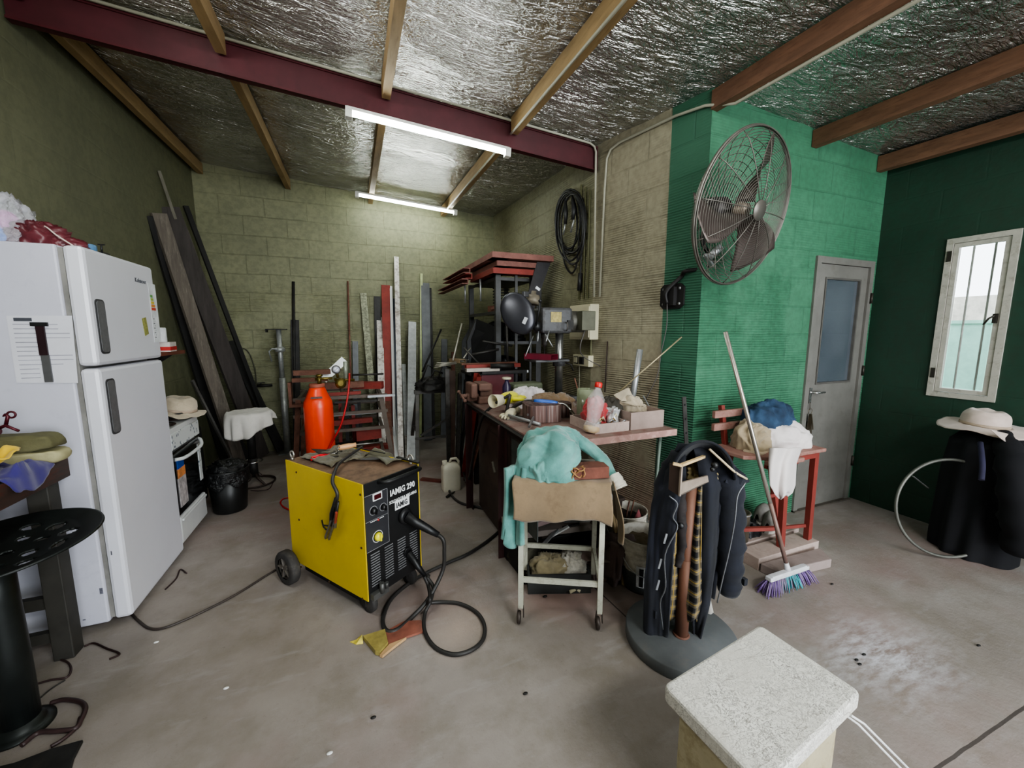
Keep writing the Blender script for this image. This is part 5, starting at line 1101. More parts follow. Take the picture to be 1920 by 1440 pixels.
# L shaped frames: each is two arms meeting at the near corner
def lframe(cx,cy,z,lx,ly,w,h,m,label):
    mb=MB().box(cx,cx+lx,cy,cy+w,z,z+.007).box(cx,cx+lx,cy-.004,cy+.004,z,z+h).box(cx,cx+w,cy,cy+ly,z,z+.007).box(cx-.004,cx+.004,cy,cy+ly,z,z+h)
    mb.box(cx,cx+lx,cy,cy+w,z+h-.007,z+h).box(cx,cx+w,cy,cy+ly,z+h-.007,z+h)
    return tag(link('red_steel_section',mb,m),label,'frame',grp)
c0=AY(933,500,3.42)
lframe(1.20,3.47,zt+.0,.42,.75,.14,.05,m_oxred,'lowest red channel frame on top of the tall rack')
lframe(1.23,3.45,zt+.065,.40,.8,.14,.045,dr,'second red channel frame from the top of the tall rack')
lframe(1.17,3.40,zt+.125,.60,.95,.16,.05,dr,'largest dusty red channel frame, topmost on the tall rack')
for k,(x,z,l) in enumerate(((1.12,zt+.06,1.0),(1.14,zt+.005,.85),(1.10,zt-.048,1.2))):
    tag(link('red_profile',MB().chan(V(x,3.95,z),V(x,3.95+l,z),.07,.05,.007),dr if k!=1 else m_oxred),['dusty red channel, upper one sticking out at rack left','oxide red channel, middle one sticking out at rack left','dusty red channel, lower one sticking out at rack left'][k],'profile',grp)
link('side_board',MB().poly([V(1.76,3.44,zt+.12),V(1.62,3.44,zt+.12),V(1.50,3.50,zt-.36),V(1.56,3.44,zt-.40)],(0,.012,0)),mat('slate_board',(50,48,52),.6),RACK)
for k,x in enumerate((1.13,1.19)): tag(link('hanging_rod',MB().cyl(V(x+.02*k,4.2-.3*k,zt-.0),V(x+.02*k,4.2-.3*k,zt-.22),.010,8),m_galv),['pale rod hanging at the far left of the rack','pale rod hanging just left of the rack post'][k],'rod')
# dark contents of rack
random.seed(14)
cl='dark machine parts on the tall rack'
s2=AY(935,583,KY0).z; s3=AY(935,640,KY0).z; s1=.9
for k in range(7):   # coil of springs
    pass
x=KX0+.16
pts=[V(KX0+.22+.085*math.cos(i*.5),KY0+.45+.085*math.sin(i*.5),s2+.004+i*.0024) for i in range(110)]
tag(link('wire_coil',MB().tube(pts,.006,6),m_dark),'black stacked wire coil on the middle shelf of the tall rack','coil')
tag(link('rusty_bracket',MB().rbox(V(KX0+.10,KY0+.25,s2+.03),(.16,.1,.06),.4).bar(V(KX0+.02,KY0+.2,s2+.03),V(KX0+.24,KY0+.1,s2+.09),.03,.02),m_rust),'rusty bracket lying on the rack shelf below the red profiles','bracket')
parts=[('motor',(KX0+.15,KY0+.4,s3),.09,.2),('drum',(KX0+.33,KY0+.3,s3),.10,.16),('motor',(KX0+.15,KY0+.2,s1),.12,.26),('drum',(KX0+.34,KY0+.5,s1),.09,.22)]
for k,(nm,c,r,h) in enumerate(parts):
    o=link('machine_part',MB().lathe(c,[(0,0),(r,0),(r,h*.15),(r*.85,h*.2),(r*.85,h*.7),(r,h*.75),(r,h*.9),(r*.4,h),(0,h)],20),mat('black_grease_steel',(36,36,38),.4,.5,.3)); tag(o,['black round machine part on the rack left of drill press','black drum part right on the upper rack shelf','big black cylindrical part on the rack at bench height','black drum part at the back of rack at bench height'][k],'machine part',cl)
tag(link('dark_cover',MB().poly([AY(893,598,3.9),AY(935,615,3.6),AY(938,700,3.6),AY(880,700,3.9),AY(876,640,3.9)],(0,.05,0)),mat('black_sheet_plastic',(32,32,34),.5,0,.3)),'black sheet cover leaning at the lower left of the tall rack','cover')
for k,(a,b,r) in enumerate((((885,665),(935,655),.012),((870,652),(905,690),.01),((905,640),(960,648),.01),((950,600),(952,690),.012))):
    tag(link('dark_pipe',MB().cyl(AY(*a,3.5),AY(*b,3.5+.0),r,8),m_steel),['dark pipe across the rack front just above the offcuts','dark pipe slanting down at the rack lower left','dark pipe across the rack below the belt guard','upright dark pipe in the rack behind the drill press'][k],'pipe')
# ================================================================ DRILL PRESS
DP=G(1047,748,BT); dy=DP.y; dx=DP.x
def dpz(py): return AY(1047,py,dy).z
m_dp=mat('grey_machine_paint',(84,84,86),.5,.3,.25,9,dirt=(56,52,50),dirt_amt=.4); m_dp2=mat('dark_gloss_guard',(58,58,64),.3,.5,.15,6)
t=thing('drill_press','grey bench drill press with a round dark belt guard','drill press',(dx,dy,BT))
link('base',MB().rbox(V(dx-.03,dy,BT+.02),(.24,.30,.04)),m_dp,t,bevel=.01)
link('column',MB().cyl(V(dx,dy,BT+.02),V(dx,dy,dpz(600)),.032,24),mat('worn_bright_column',(150,150,148),.3,.9,.25),t)
tz=dpz(672); tb=link('table',MB().box(dx-.26,dx+.03,dy-.12,dy+.10,tz-.02,tz),m_dp,t,bevel=.006); link('table_clamp',MB().cyl(V(dx,dy,tz-.06),V(dx,dy,tz+.0),.05,20),m_dp,tb); link('clamp_lever',MB().tube([V(dx+.04,dy-.02,tz-.03),V(dx+.09,dy-.04,tz-.05),V(dx+.11,dy-.04,tz-.10)],.006,8),m_dark,tb)
hz0,hz1=dpz(625),dpz(578)
hd=link('head',MB().box(dx-.20,dx+.06,dy-.10,dy+.08,hz0,hz1),m_dp,t,bevel=.02)
link('name_plate',MB().box(dx-.13,dx-.04,dy-.104,dy-.10,hz0+.085,hz1-.035),mat('yellowed_plate',(158,144,90),.5,.2,.4,40),hd)
link('switch_box',MB().box(dx+.01,dx+.06,dy-.115,dy-.10,hz0+.03,hz0+.10),m_dark,hd)
mp=AY(1087,603,dy-.02); 
mt=link('motor',MB().lathe(V(mp.x-.10,dy+.02,mp.z),[(.02,0),(.075,.01),(.085,.03),(.085,.15),(.075,.175),(.03,.18)],28,(1,0,0)),mat('warm_grey_motor',(92,90,84),.5,.3),t)
link('junction_box',MB().box(mp.x-.05,mp.x+.07,dy-.14,dy-.06,mp.z-.07,mp.z+.08),mat('olive_grey_box',(92,92,78),.5,.2),mt,bevel=.005)
# belt guard: big rounded shell, tilted, in front-left of the head
gcn=AY(974,594,dy-.10); ax=(V(-.5,-.85,.1)).normalized()
gx=V(0,0,1)-ax*ax.z; gx.normalize(); gy=ax.cross(gx)
gr=link('belt_guard',(lambda mb:mb)(MB()) if False else MB().grid(lambda u,v:(lambda a,k: gcn+ax*(.05*math.cos(min(1,v*1.0)*PI/2)**.5-.02)+ (gx*math.cos(.5)+gy*math.sin(.5))*( (.165+.03*math.cos(a))*math.cos(a)*k)+( -gx*math.sin(.5)+gy*math.cos(.5))*((.118+.022*math.cos(a))*math.sin(a)*k))(2*PI*u,math.sin(v*PI/2)),48,14,cu=True).lathe(gcn-ax*.03,[(0,-.04),(.08,-.04),(.09,0),(.09,.02),(0,.02)],28,ax),m_dp2,t)
p=gcn+ax*.035+gx*-.03-gy*.03
link('guard_label',MB().bar(gcn+ax*.036-gx*.055+gy*.035*-1,gcn+ax*.036-gx*.01-gy*.055,.026,.002,ax),mat('label_grey_white',(190,192,196),.5),gr)
pa=AY(998,553,dy-.05)
link('pulley_cover',MB().lathe(pa-V(0,0,.07),[(.055,0),(.06,.03),(.045,.07),(.02,.075),(.018,.10),(0,.10)],24,(.15,0,1)),mat('tan_grey_cast',(120,112,98),.5,.3),t)
link('cover_latch',MB().rbox(pa+V(-.07,-.03,.0),(.05,.03,.04),.4),m_dp,t,bevel=.006); link('clip',MB().bar(pa+V(.02,-.02,.055),pa+V(.05,-.02,.035),.012,.02),m_galv,t)
# quill, chuck, levers
qx=dx-.15; link('chuck',MB().lathe(V(qx,dy-.04,hz0),[(.03,0),(.03,-.03),(.02,-.04),(.022,-.08),(.012,-.10),(.004,-.10),(.004,-.16),(0,-.165)],18),m_steel,t)
link('feed_lever',MB().tube([AY(1004,616,dy-.14),AY(1009,590,dy-.18),AY(1013,566,dy-.2)],[.006,.006,.009],8).ball(AY(1013,564,dy-.2),.014).lathe(AY(1006,612,dy-.12),[(.035,0),(.035,.03),(0,.035)],20,(0,-1,0)),m_blk,t)
for k,(a,b) in enumerate((((1010,618),(1008,640)),((1022,626),(1036,650)),((1030,620),(1024,640)))): link('feed_spoke',MB().tube([AY(*a,dy-.13),AY(*b,dy-.17)],.005,8),m_galv,t)
link('power_cord',MB().tube(smooth_path([V(mp.x,dy-.1,mp.z-.07),V(mp.x-.04,dy-.1,mp.z-.2),V(mp.x+.02,dy-.06,mp.z-.28),V(rw(2.75),2.75,1.12)],6),.004,6),m_cab2,t)
tag(link('looped_cable',MB().torus(AY(1063,612,dy-.12),.05,.005,(.9,-.4,0),30,6,1.,.6),m_cab2),'grey cord looped below the drill press motor','cord')
rb=AY(1022,667,dy-.05); rb=V(rb.x,rb.y,tz)
t2=thing('square_tube_offcut','short maroon square tube offcut lying on the drill press table','offcut',rb)
link('tube_body',MB().hollow(rb+V(-.10,.10,.022),rb+V(.03,-.10,.022),.11,.042,.004),mat('maroon_tube_paint',(110,28,48),.45,.1),t2)
tag(link('loose_rod',MB().cyl(AY(985,668,dy-.08),AY(1000,630,dy-.02),.004,8),m_galv),'short bright rod leaning on the drill press table','rod')
# ================================================================ BENCH TOP ITEMS
def onb(px,py,dz=0.): return G(px,py,BT+dz)
# steel block
a=G(985,793,BT); blk=V(1.03,2.17,BT)
t=thing('steel_block','rust-streaked round-ended steel block lying on the bench under the torch','block',blk)
n=NT('streaked_rusty_steel'); o=n.n('ShaderNodeMapping',{'Vector':n.obj(),'Scale':(30,30,1.2)}).outputs[0]; n.put(n.b.inputs['Base Color'],n.ramp(n.noise(o,1.6,4),[(.32,srgb(54,44,44)),(.5,srgb(104,78,72)),(.7,srgb(150,140,136))])); n.b.inputs['Roughness'].default_value=.55; n.b.inputs['Metallic'].default_value=.4
bp0=G(972,787,BT); 
def sqr(mb,c,w,d,h,rz_=0,r=.03):
    pts=[]
    for cx,cy,a0 in((w/2-r,d/2-r,0),(-w/2+r,d/2-r,PI/2),(-w/2+r,-d/2+r,PI),(w/2-r,-d/2+r,1.5*PI)):
        for i in range(5): a_=a0+PI/2*i/4; pts.append((cx+r*math.cos(a_),cy+r*math.sin(a_)))
    R=Matrix.Rotation(rz_,3,'Z'); return mb.poly([Vector(c)+R@V(x,y,0) for x,y in pts],(0,0,h))
bc=V(1.055,2.16,BT); link('block_body',sqr(MB(),bc,.22,.20,.105,-.2,.05),n.m,t,bevel=.004)
link('block_body_end',sqr(MB(),bc+V(.17,.05,0),.12,.12,.09,-.2,.05),n.m,t,bevel=.004)
# torch
m_blu=mat('blue_torch_handle',(64,108,196),.35,0,.12,20)
t=thing('welding_torch','MIG torch with a blue handle and bent neck resting on steel block','torch',(1.1,2.2,BT+.1))
hA=AY(1002,752,2.22);hB=AY(1045,756,2.12)
link('torch_handle',MB().tube([hA,hA+(hB-hA)*.3,hA+(hB-hA)*.7,hB],[.013,.017,.016,.012],12),m_blu,t)
link('trigger',MB().bar(hA+(hB-hA)*.35+V(0,0,-.02),hA+(hB-hA)*.7+V(0,0,-.022),.010,.010),m_blu,t)
link('cable_boot',MB().tube(smooth_path([hA,AY(985,753,2.28),AY(965,762,2.36),AY(950,775,2.42),V(.95,2.42,.985)],5),.011,8),m_cab,t)
nk=[hB,AY(1058,758,2.09),AY(1068,767,2.06),AY(1076,778,2.03),AY(1082,790,2.0)]
link('neck',MB().tube(smooth_path(nk,5),.007,8),mat('chrome_steel',(190,190,190),.2,1.,.05),t)
link('nozzle',MB().tube([AY(1070,771,2.05),AY(1085,792,1.98)],.013,12),mat('dark_nozzle',(80,72,60),.4,.8),t)
# gloves
m_yg=mat('yellow_glove_leather',(212,206,30),.7,0,.1,12,fabric=True); m_wg=mat('white_glove_cloth',(196,188,160),.8,0,.12,14,fabric=True)
def glove(c,rz_,m,m2,label,s=1.):
    c=Vector(c); R=Matrix.Rotation(rz_,3,'Z'); T=lambda x,y,z:c+R@V(x*s,y*s,z*s)
    t=thing('work_glove',label,'glove',c); mb=MB()
    mb.tube([T(-.11,0,.022),T(-.04,0,.028),T(.02,0,.026),T(.06,0,.02)],[.032*s,.042*s,.044*s,.034*s],14)
    for k in range(4): y=-.033+.022*k; mb.tube([T(.04,y,.02),T(.10,y*1.25,.024),T(.135-.012*abs(k-1.3),y*1.3,.014)],[.013*s,.012*s,.009*s],8)
    mb.tube([T(-.02,-.035,.02),T(.02,-.07,.02),T(.05,-.08,.014)],[.015*s,.013*s,.010*s],8)
    link('hand',mb,m,t); link('cuff',MB().lathe(T(-.09,0,.024),[(.034*s,0),(.040*s,-.04*s),(.046*s,-.09*s),(.042*s,-.09*s),(.03*s,0)],20,R@V(1,0,0)),m2,t); return t
p=G(960,747,BT+.09); glove(V(.99,2.52,BT+.06),.5,m_yg,m_wg,'bright yellow work glove lying behind the steel block')
glove(V(.905,2.30,BT+.0),-2.2,m_wg,m_wg,'dirty white work glove by the bench left edge, below the yellow one',.75)
p=V(1.17,2.62,BT); mb=MB(); heap(mb,p,.14,.09,.13,41,.5,44,18); tag(link('white_rag',mb,mat('white_rag_cloth',(210,202,204),.85,fabric=True)),'crumpled white rag on the bench behind the yellow glove','rag')
mb=MB(); heap(mb,V(1.30,2.50,BT),.16,.08,.10,43,.5,44,18,rot=-.2); tag(link('brown_rag',mb,mat('brown_rag_cloth',(128,104,78),.85,0,.25,fabric=True)),'brown crumpled rag on the bench near the drill press base','rag')
tag(link('green_box',MB().rbox(V(1.22,2.80,BT+.075),(.26,.14,.15),.1),mat('dull_green_can',(92,98,78),.6,0,.25,12),bevel=.02),'dull green box on the bench in front of the rack','box')
t=thing('dark_bottle','small dark purple bottle with pale cap behind the yellow glove','bottle',V(1.04,2.72,BT)); link('bottle_body',MB().lathe(V(1.04,2.72,BT),[(0,0),(.03,0),(.032,.01),(.032,.14),(.015,.17),(.015,.19)],20),mat('dark_violet_plastic',(44,34,66),.35),t); link('cap',MB().cyl(V(1.04,2.72,BT+.19),V(1.04,2.72,BT+.205),.034,18),mat('bone_cap',(190,184,160),.5),t)
# clamp like tool (lever) on bench
t=thing('locking_clamp','grey locking clamp tool leaning against the steel block front','clamp',V(.93,2.05,BT))
link('arm',MB().tube([V(.86,2.22,BT+.03),V(.93,2.08,BT+.02),V(.97,2.0,BT+.012)],.010,8),m_galv,t); link('arm',MB().tube([G(992,800,BT+.02),G(999,785,BT+.03),G(1002,768,BT+.08)],[.008,.009,.012],8),mat('grey_cast_tool',(104,100,100),.45,.5),t); link('jaw',MB().tube([G(1003,766,BT+.075),G(993,770,BT+.06),G(990,778,BT+.05)],.008,8),mat('grey_cast_tool',(104,100,100),.45,.5),t)
mb=MB(); 
for k in range(3): tag(link('steel_bit',MB().bar(V(.86+.04*k,2.24+.03*k,BT+.006),V(.94+.03*k,2.14-.02*k,BT+.006),.018,.012),m_dark if k else m_galv),['bright flat bit on the bench left edge by the white glove','dark flat bit, middle of three on the bench left edge','dark flat bit nearest the steel block on the bench'][k],'steel bit')
# glass jar, bottle
J2=G(1096,790,BT)
n=NT('smoky_jar_glass'); n.b.inputs['Base Color'].default_value=srgb(150,158,130); n.b.inputs['Roughness'].default_value=.15; n.b.inputs['Alpha'].default_value=.5; m_jar=n.m
tag(link('glass_jar',MB().lathe(J2,[(.0,0),(.046,0),(.05,.01),(.05,.20),(.046,.20),(.045,.012),(0,.01)],28),m_jar),'tall dusty glass jar standing behind the plastic bottle','jar')
tag(link('brush_stick',MB().cyl(J2+V(.0,.0,.03),J2+V(-.04,.06,.26),.004,8),m_rust),'brown stick standing in the dusty glass jar','stick')
Bt=G(1108,812,BT); Btop=AY(1123,717,Bt.y+.03); d=(Btop-Bt); Lb=d.length
t=thing('plastic_bottle','clear ribbed plastic bottle with a red cap standing tilted on bench','bottle',Bt)
n=NT('clear_pet'); n.b.inputs['Base Color'].default_value=srgb(232,214,214); n.b.inputs['Roughness'].default_value=.12; n.b.inputs['Alpha'].default_value=.27; n.b.inputs['Specular IOR Level'].default_value=.9
n.put(n.b.inputs['Base Color'],n.ramp(n.noise(n.obj(),22,4),[(.45,srgb(226,222,222)),(.72,srgb(206,160,164))])); n.put(n.b.inputs['Normal'],n.bump(n.noise(n.obj(),40,3,.5,1),1.,.01))
prof=[(.0,0),(.03,0),(.046,.012),(.047,.04),(.037,.085),(.034,.11),(.038,.15),(.043,.2),(.046,.235),(.044,.262),(.034,.295),(.02,.325),(.015,.34),(.015,Lb-.025)]
ds=(Lb-.025)/.352; prof=[(r,h*ds) for r,h in prof[:-1]]+[(.015,Lb-.025)]; prof=[(r+.0015*(i%2),h) for i,(r,h) in enumerate(prof)]
link('bottle_body',MB().lathe(Bt,prof,28,d),n.m,t); link('bottle_cap',MB().lathe(Bt+d.normalized()*(Lb-.028),[(.019,0),(.02,.004),(.02,.022),(.017,.028),(0,.028)],24,d),m_red_p,t)
link('yellowed_bottom',MB().lathe(Bt+V(0,0,.002),[(0,0),(.029,0),(.043,.012),(.043,.035),(0,.04)],24,d),mat('yellowed_residue',(190,160,96),.4),t)
# tray boxes
m_ply=mat('grey_pink_wood',(176,158,150),.75,0,.18,7,dirt=(140,120,112),dirt_amt=.3)
def opentray(x0,x1,y0,y1,z0,h,m,label,nm='wooden_tray',th=.008,cat='tray'):
    t=thing(nm,label,cat,((x0+x1)/2,(y0+y1)/2,z0))
    link('bottom',MB().box(x0,x1,y0,y1,z0,z0+th),m,t); 
    for a,b,c,d in((x0,x1,y0,y0+th),(x0,x1,y1-th,y1),(x0,x0+th,y0+th,y1-th),(x1-th,x1,y0+th,y1-th)): link('side',MB().box(a,b,c,d,z0+th,z0+h),m,t)
    return t
e0=G(1128,812,BT);e1=G(1180,806,BT); opentray(1.165,1.385,1.735,2.00,BT,.052,m_ply,'low grey wooden tray full of scraps beside the plastic bottle')
opentray(1.395,1.625,1.735,2.02,BT,.098,mat('grey_pink_steel_box',(150,132,124),.7,.1,.2,8),'taller dusty metal box at the right end of workbench','metal_box',cat='box')
tag(link('box_flap',MB().poly([V(1.40,1.90,BT+.10),V(1.60,1.94,BT+.10),V(1.58,1.985,BT+.135),V(1.42,1.95,BT+.135)],(0,.004,.003)),mat('pink_grey_flap',(178,146,136),.7)),'pinkish sheet flap lying on the taller metal box','sheet')
mb=MB(); drapeheap(mb,V(1.255,1.87,BT+.03),.075,.06,.135,5.5,.045,9.); t=tag(link('red_rag',mb,mat('bright_red_cloth',(168,44,48),.8,0,.2,14,fabric=True,dirt=(90,24,28),dirt_amt=.3)),'crumpled bright red rag heaped in the low tray','rag')
tag(link('paper_bag_scrap',lump(V(1.335,1.83,BT+.02),.075,.06,.09,.4,3,.035),mat('silver_white_wrap',(196,196,196),.35,.3,.35,30)),'crumpled silver-white wrapper in the low tray','wrapper')
random.seed(8)
for k in range(7):
    x=1.18+.028*k; y=1.765+.02*(k%3); z=BT+.035+.01*(k%2)
    tag(link('small_scrap',MB().tube([V(x,y,z),V(x+.02,y-.01,z+.02+.01*(k%3)),V(x+.045,y+.01,z+.01)],.005,6),[m_galv,mat('brass_bit',(168,140,90),.4,.6),m_wg][k%3]),'small bent metal scrap in the front of the low tray','scrap','small scraps in the low tray')
# respirator-like dusty mask/cloth on box
mq=AY(1185,750,1.93); t=thing('dust_mask','dusty beige welding cap resting over the tray and metal box','cap',mq)
mb=MB(); drapeheap(mb,AY(1183,768,1.93),.08,.065,.085,6.1,.03,8.); heap(mb,AY(1200,775,1.90),.045,.04,.06,62,.4,36,16); link('cap_cloth',mb,mat('dusty_beige_cloth',(170,156,134),.85,0,.2,14,fabric=True),t)
mb=MB().poly([AY(1152,742,1.95),AY(1180,728,1.97),AY(1190,752,1.92),AY(1165,752,1.90)],(0,.01,.004)); link('cap_visor',mb,mat('dusty_beige_cloth',(170,156,134),.85,0,.2,14,fabric=True),t)
link('cap_strap',MB().tube([AY(1132,743,1.93),AY(1160,752,1.88),AY(1190,761,1.86),AY(1206,762,1.86)],.0035,6),mat('tan_strap',(140,128,108),.7),t)
# big dark lump under it
mb=MB(); heap(mb,V(1.36,1.90,BT+.04),.08,.07,.12,63,.5,40,18); tag(link('dark_rag',mb,mat('dark_olive_rag',(56,52,44),.85)),'dark olive rag under the beige cap in the tray','rag')
# pipe, thin rod, wire
pb=G(1194,775,BT+.0); p0=V(1.53,1.99,BT+.02); pt=AY(1199,655,2.0)
p0=AY(1189,740,2.0)
pl0=V(p0.x-.004,2.03,BT+.001); tag(link('steel_pipe',MB().cyl(pl0,pl0+(AY(1200,655,2.02)-pl0),.019,18),m_galv),'short galvanised pipe standing upright at the back of the bench','pipe')
tag(link('thin_rod',MB().cyl(AY(1160,735,1.99),AY(1278,632,1.86),.0045,8),mat('pale_brass_rod',(176,164,132),.4,.5)),'long thin pale rod slanting up in front of the green wall','rod')
tag(link('thin_strip',MB().bar(AY(1206,742,1.98),AY(1222,772,1.9),.006,.006),m_galv),'short thin strip leaning on the back of the metal box','strip')
# ================================================================ WALL ITEMS RIGHT
def rwp(px,py,off=0.):  # pixel on right wall -> point
    lo,hi=1.93,5.2
    for _ in range(40):
        mid=(lo+hi)/2; p=AY(px,py,mid); 
        if p.x<rw(mid,off): lo=mid
        else: hi=mid
    return AY(px,py,lo)
m_cream=mat('cream_plastic',(206,200,172),.45,0,.06,6)
a=rwp(1124,570,.0);b=rwp(1124,637,.0); yb0=a.y; yb1=yb0+.30
t=thing('electrical_box','cream electrical distribution box on the olive wall behind the drill press','electrical box',(rw(yb0)-.03,(yb0+yb1)/2,b.z))
link('box_body',MB().poly([V(rw(yb0,0),yb0,b.z),V(rw(yb0,.085),yb0,b.z),V(rw(yb1,.085),yb1,b.z),V(rw(yb1,0),yb1,b.z)],(0,0,a.z-b.z)),m_cream,t,bevel=.006)
link('box_cover',MB().poly([V(rw(yb0,.085),yb0+.01,b.z+.02),V(rw(yb0,.093),yb0+.01,b.z+.02),V(rw(yb1,.093),yb1-.02,b.z+.02),V(rw(yb1,.085),yb1-.02,b.z+.02)],(0,0,a.z-b.z-.04)),m_cream,t)
a=rwp(1113,671);b=rwp(1113,688); y0=a.y; y1=y0+.24
t=thing('socket_box','cream double socket box on the wall below the electrical box','socket',(rw(y0)-.02,y0+.1,b.z))
link('box_body',MB().poly([V(rw(y0,0),y0,b.z),V(rw(y0,.05),y0,b.z),V(rw(y1,.05),y1,b.z),V(rw(y1,0),y1,b.z)],(0,0,a.z-b.z+.02)),m_cream,t,bevel=.004)
for k in range(2):
    yy=y0+.06+.09*k; g=link('socket_frame',MB().poly([V(rw(yy,.05),yy,b.z+.018),V(rw(yy,.054),yy,b.z+.018),V(rw(yy+.07,.054),yy+.07,b.z+.018),V(rw(yy+.07,.05),yy+.07,b.z+.018)],(0,0,a.z-b.z-.014)),mat('dark_socket_gap',(60,58,52),.5),t)
    link('socket_insert',MB().poly([V(rw(yy,.054),yy+.01,b.z+.026),V(rw(yy,.058),yy+.01,b.z+.026),V(rw(yy+.07,.058),yy+.06,b.z+.026),V(rw(yy+.07,.054),yy+.06,b.z+.026)],(0,0,a.z-b.z-.03)),m_cream if k else mat('black_plug',(34,34,34),.4),g)
tag(link('pale_cable',MB().tube(smooth_path([rwp(1086,686,.03),rwp(1086,720,.02),rwp(1083,750,.03),AX(1078,775,rw(2.9)-.1)],6),.004,6),mat('dull_white_cord',(150,146,128),.6)),'thin pale cord hanging from the socket box behind the bench','cord')
# hanging cable coil
m_coil=mat('black_cable_coil',(40,40,42),.4,0,.2)
pk=rwp(1071,358,.03); t=thing('cable_coil','large black cable coil hung high on the olive wall','cable coil',V(pk.x,pk.y,pk.z-.9))
ux=V(0,1,0); 
def wl(px,py,off): return rwp(px,py,off)
for k,(cx,cy,w_,h_,of) in enumerate(((1070,415,29,60,.03),(1072,418,25,56,.05),(1066,412,22,54,.045),(1068,425,26,64,.06),(1074,430,22,66,.07),(1064,418,18,58,.035))):
    pts=[wl(cx+w_*math.sin(2*PI*i/28),cy-h_*math.cos(2*PI*i/28),of) for i in range(28)]
    link('cable_loop',MB().tube(pts,.009,6,closed=True),m_coil,t)
link('hanging_loop',MB().tube(smooth_path([wl(1057,455,.04),wl(1056,480,.04),wl(1062,502,.04),wl(1072,512,.04),wl(1080,500,.04),wl(1084,470,.04),wl(1086,430,.05)],6),.008,6),m_coil,t)
link('cable_end',MB().tube(smooth_path([wl(1088,380,.04),wl(1092,430,.03),wl(1090,480,.03),wl(1088,520,.03)],6),.009,6).tube([wl(1088,512,.03),wl(1086,545,.03)],.018,10),m_coil,t)
link('clamp_handle',MB().tube([wl(1060,372,.07),wl(1061,400,.08),wl(1060,420,.08)],[.012,.02,.014],10).tube([wl(1073,372,.07),wl(1076,395,.08),wl(1074,412,.08)],[.012,.02,.014],10),m_coil,t)
link('clamp_tip',MB().tube([wl(1060,420,.08),wl(1056,440,.08)],.008,8).tube([wl(1076,412,.08),wl(1070,436,.08)],.008,8),m_galv,t)
tag(link('wall_crack_rod',MB().cyl(rwp(1139,640,.015),rwp(1134,735,.015),.005,8),mat('dark_brown_rod',(52,38,34),.6)),'thin dark rod upright on the red-dusted wall right of socket box','rod')
# ================================================================ FAN
FC=V(1.969,1.60,2.044); fn=V(.1415,-.9595,-.2436).normalized(); FR=.386
fxv=fn.cross(V(0,0,1)).normalized(); fyv=fxv.cross(fn).normalized()
m_cage=mat('grey_fan_wire',(112,108,102),.45,.6,.2); m_fm=mat('dark_fan_motor',(54,50,50),.45,.4); m_bl=mat('silver_fan_blade',(92,82,78),.45,.5,.25,dirt=(70,60,56),dirt_amt=.3)
t=thing('wall_fan','large grey industrial wall fan on the green painted corner','fan',FC)
def fpnt(r,a,o): return FC+fxv*(r*math.cos(a))+fyv*(r*math.sin(a))+fn*o
cg=link('cage',MB().torus(FC,FR,.008,fn,72,8).torus(FC+fn*.012,FR*.995,.004,fn,72,6),m_cage,t)
mb=MB()
prof=lambda r:.085*math.cos(min(1,r/FR)*PI/2)**.6
N=26
for k in range(1,N):
    r=.05+(FR-.055)*k/N
    mb.torus(FC+fn*prof(r),r,.0016,fn,64,4)
for k in range(12):
    a=2*PI*k/12; mb.tube([fpnt(r,a,prof(r)+.002) for r in(.04,.12,.2,.28,.34,FR)],.0026,5)
mb.lathe(FC+fn*.084,[(0,0),(.052,0),(.05,.006),(0,.008)],24,fn)
link('front_guard',mb,m_cage,cg)
mb=MB(); pb=lambda r:-.12*math.cos(min(1,r/FR)*PI/2)**.5
for k in range(1,8): r=.1+(FR-.11)*k/8; mb.torus(FC+fn*pb(r),r,.0018,fn,64,4)
for k in range(24): a=2*PI*k/24; mb.tube([fpnt(r,a,pb(r)) for r in(.08,.18,.28,.34,FR)],.0022,5)
link('rear_guard',mb,m_cage,cg)
link('motor',MB().lathe(FC-fn*.24,[(0,0),(.06,.005),(.07,.02),(.07,.12),(.055,.14),(.02,.145),(.018,.24)],28,fn),m_fm,t)
link('hub',MB().lathe(FC-fn*.04,[(.0,0),(.04,0),(.045,.02),(.035,.06),(.016,.07),(0,.072)],24,fn),mat('worn_hub',(150,136,122),.4,.6),t)
for k,a0 in enumerate((1.50,3.60,5.69)):
    def bl(u,v):
        r=.04+(FR-.075)*u; w=.16+.30*math.sin(u*PI*.72)+.06*u; a=a0+w*(v-.5)*1.5+.35*u; o=.050-.115*v+.01*math.sin(u*3); return fpnt(r,a,o)
    link('blade',MB().grid(bl,16,12),m_bl,t,solid=.003)
# bracket and arm
m_brk=mat('dark_bracket_steel',(40,38,38),.5,.4,.2)
bc=rwp(1262,556,.0); by=bc.y; bz=bc.z
def wr(y,z,o): return V(rw(y,o),y,z)
hw=.088; 
pl_=[]
for s1_,s2_ in((-1,-.7),(-.7,-1),(.7,-1),(1,-.7),(1,.7),(.7,1),(-.7,1),(-1,.7)): pl_.append(wr(by+hw*s1_,bz+.082*s2_,.001))
link('wall_plate',MB().poly(pl_,(-.012,0,0)),m_brk,t)
link('bracket_channel',MB().poly([wr(by-.04,bz-.06,.012),wr(by+.04,bz-.06,.012),wr(by+.04,bz+.06,.012),wr(by-.04,bz+.06,.012)],(-.03,0,0)),m_brk,t)
for s1_ in(-1,1):
    for s2_ in(-1,1): link('bolt',MB().lathe(wr(by+.06*s1_,bz+.05*s2_,.013),[(.009,0),(.009,.006),(0,.008)],10,(-1,0,0)),m_galv,t)
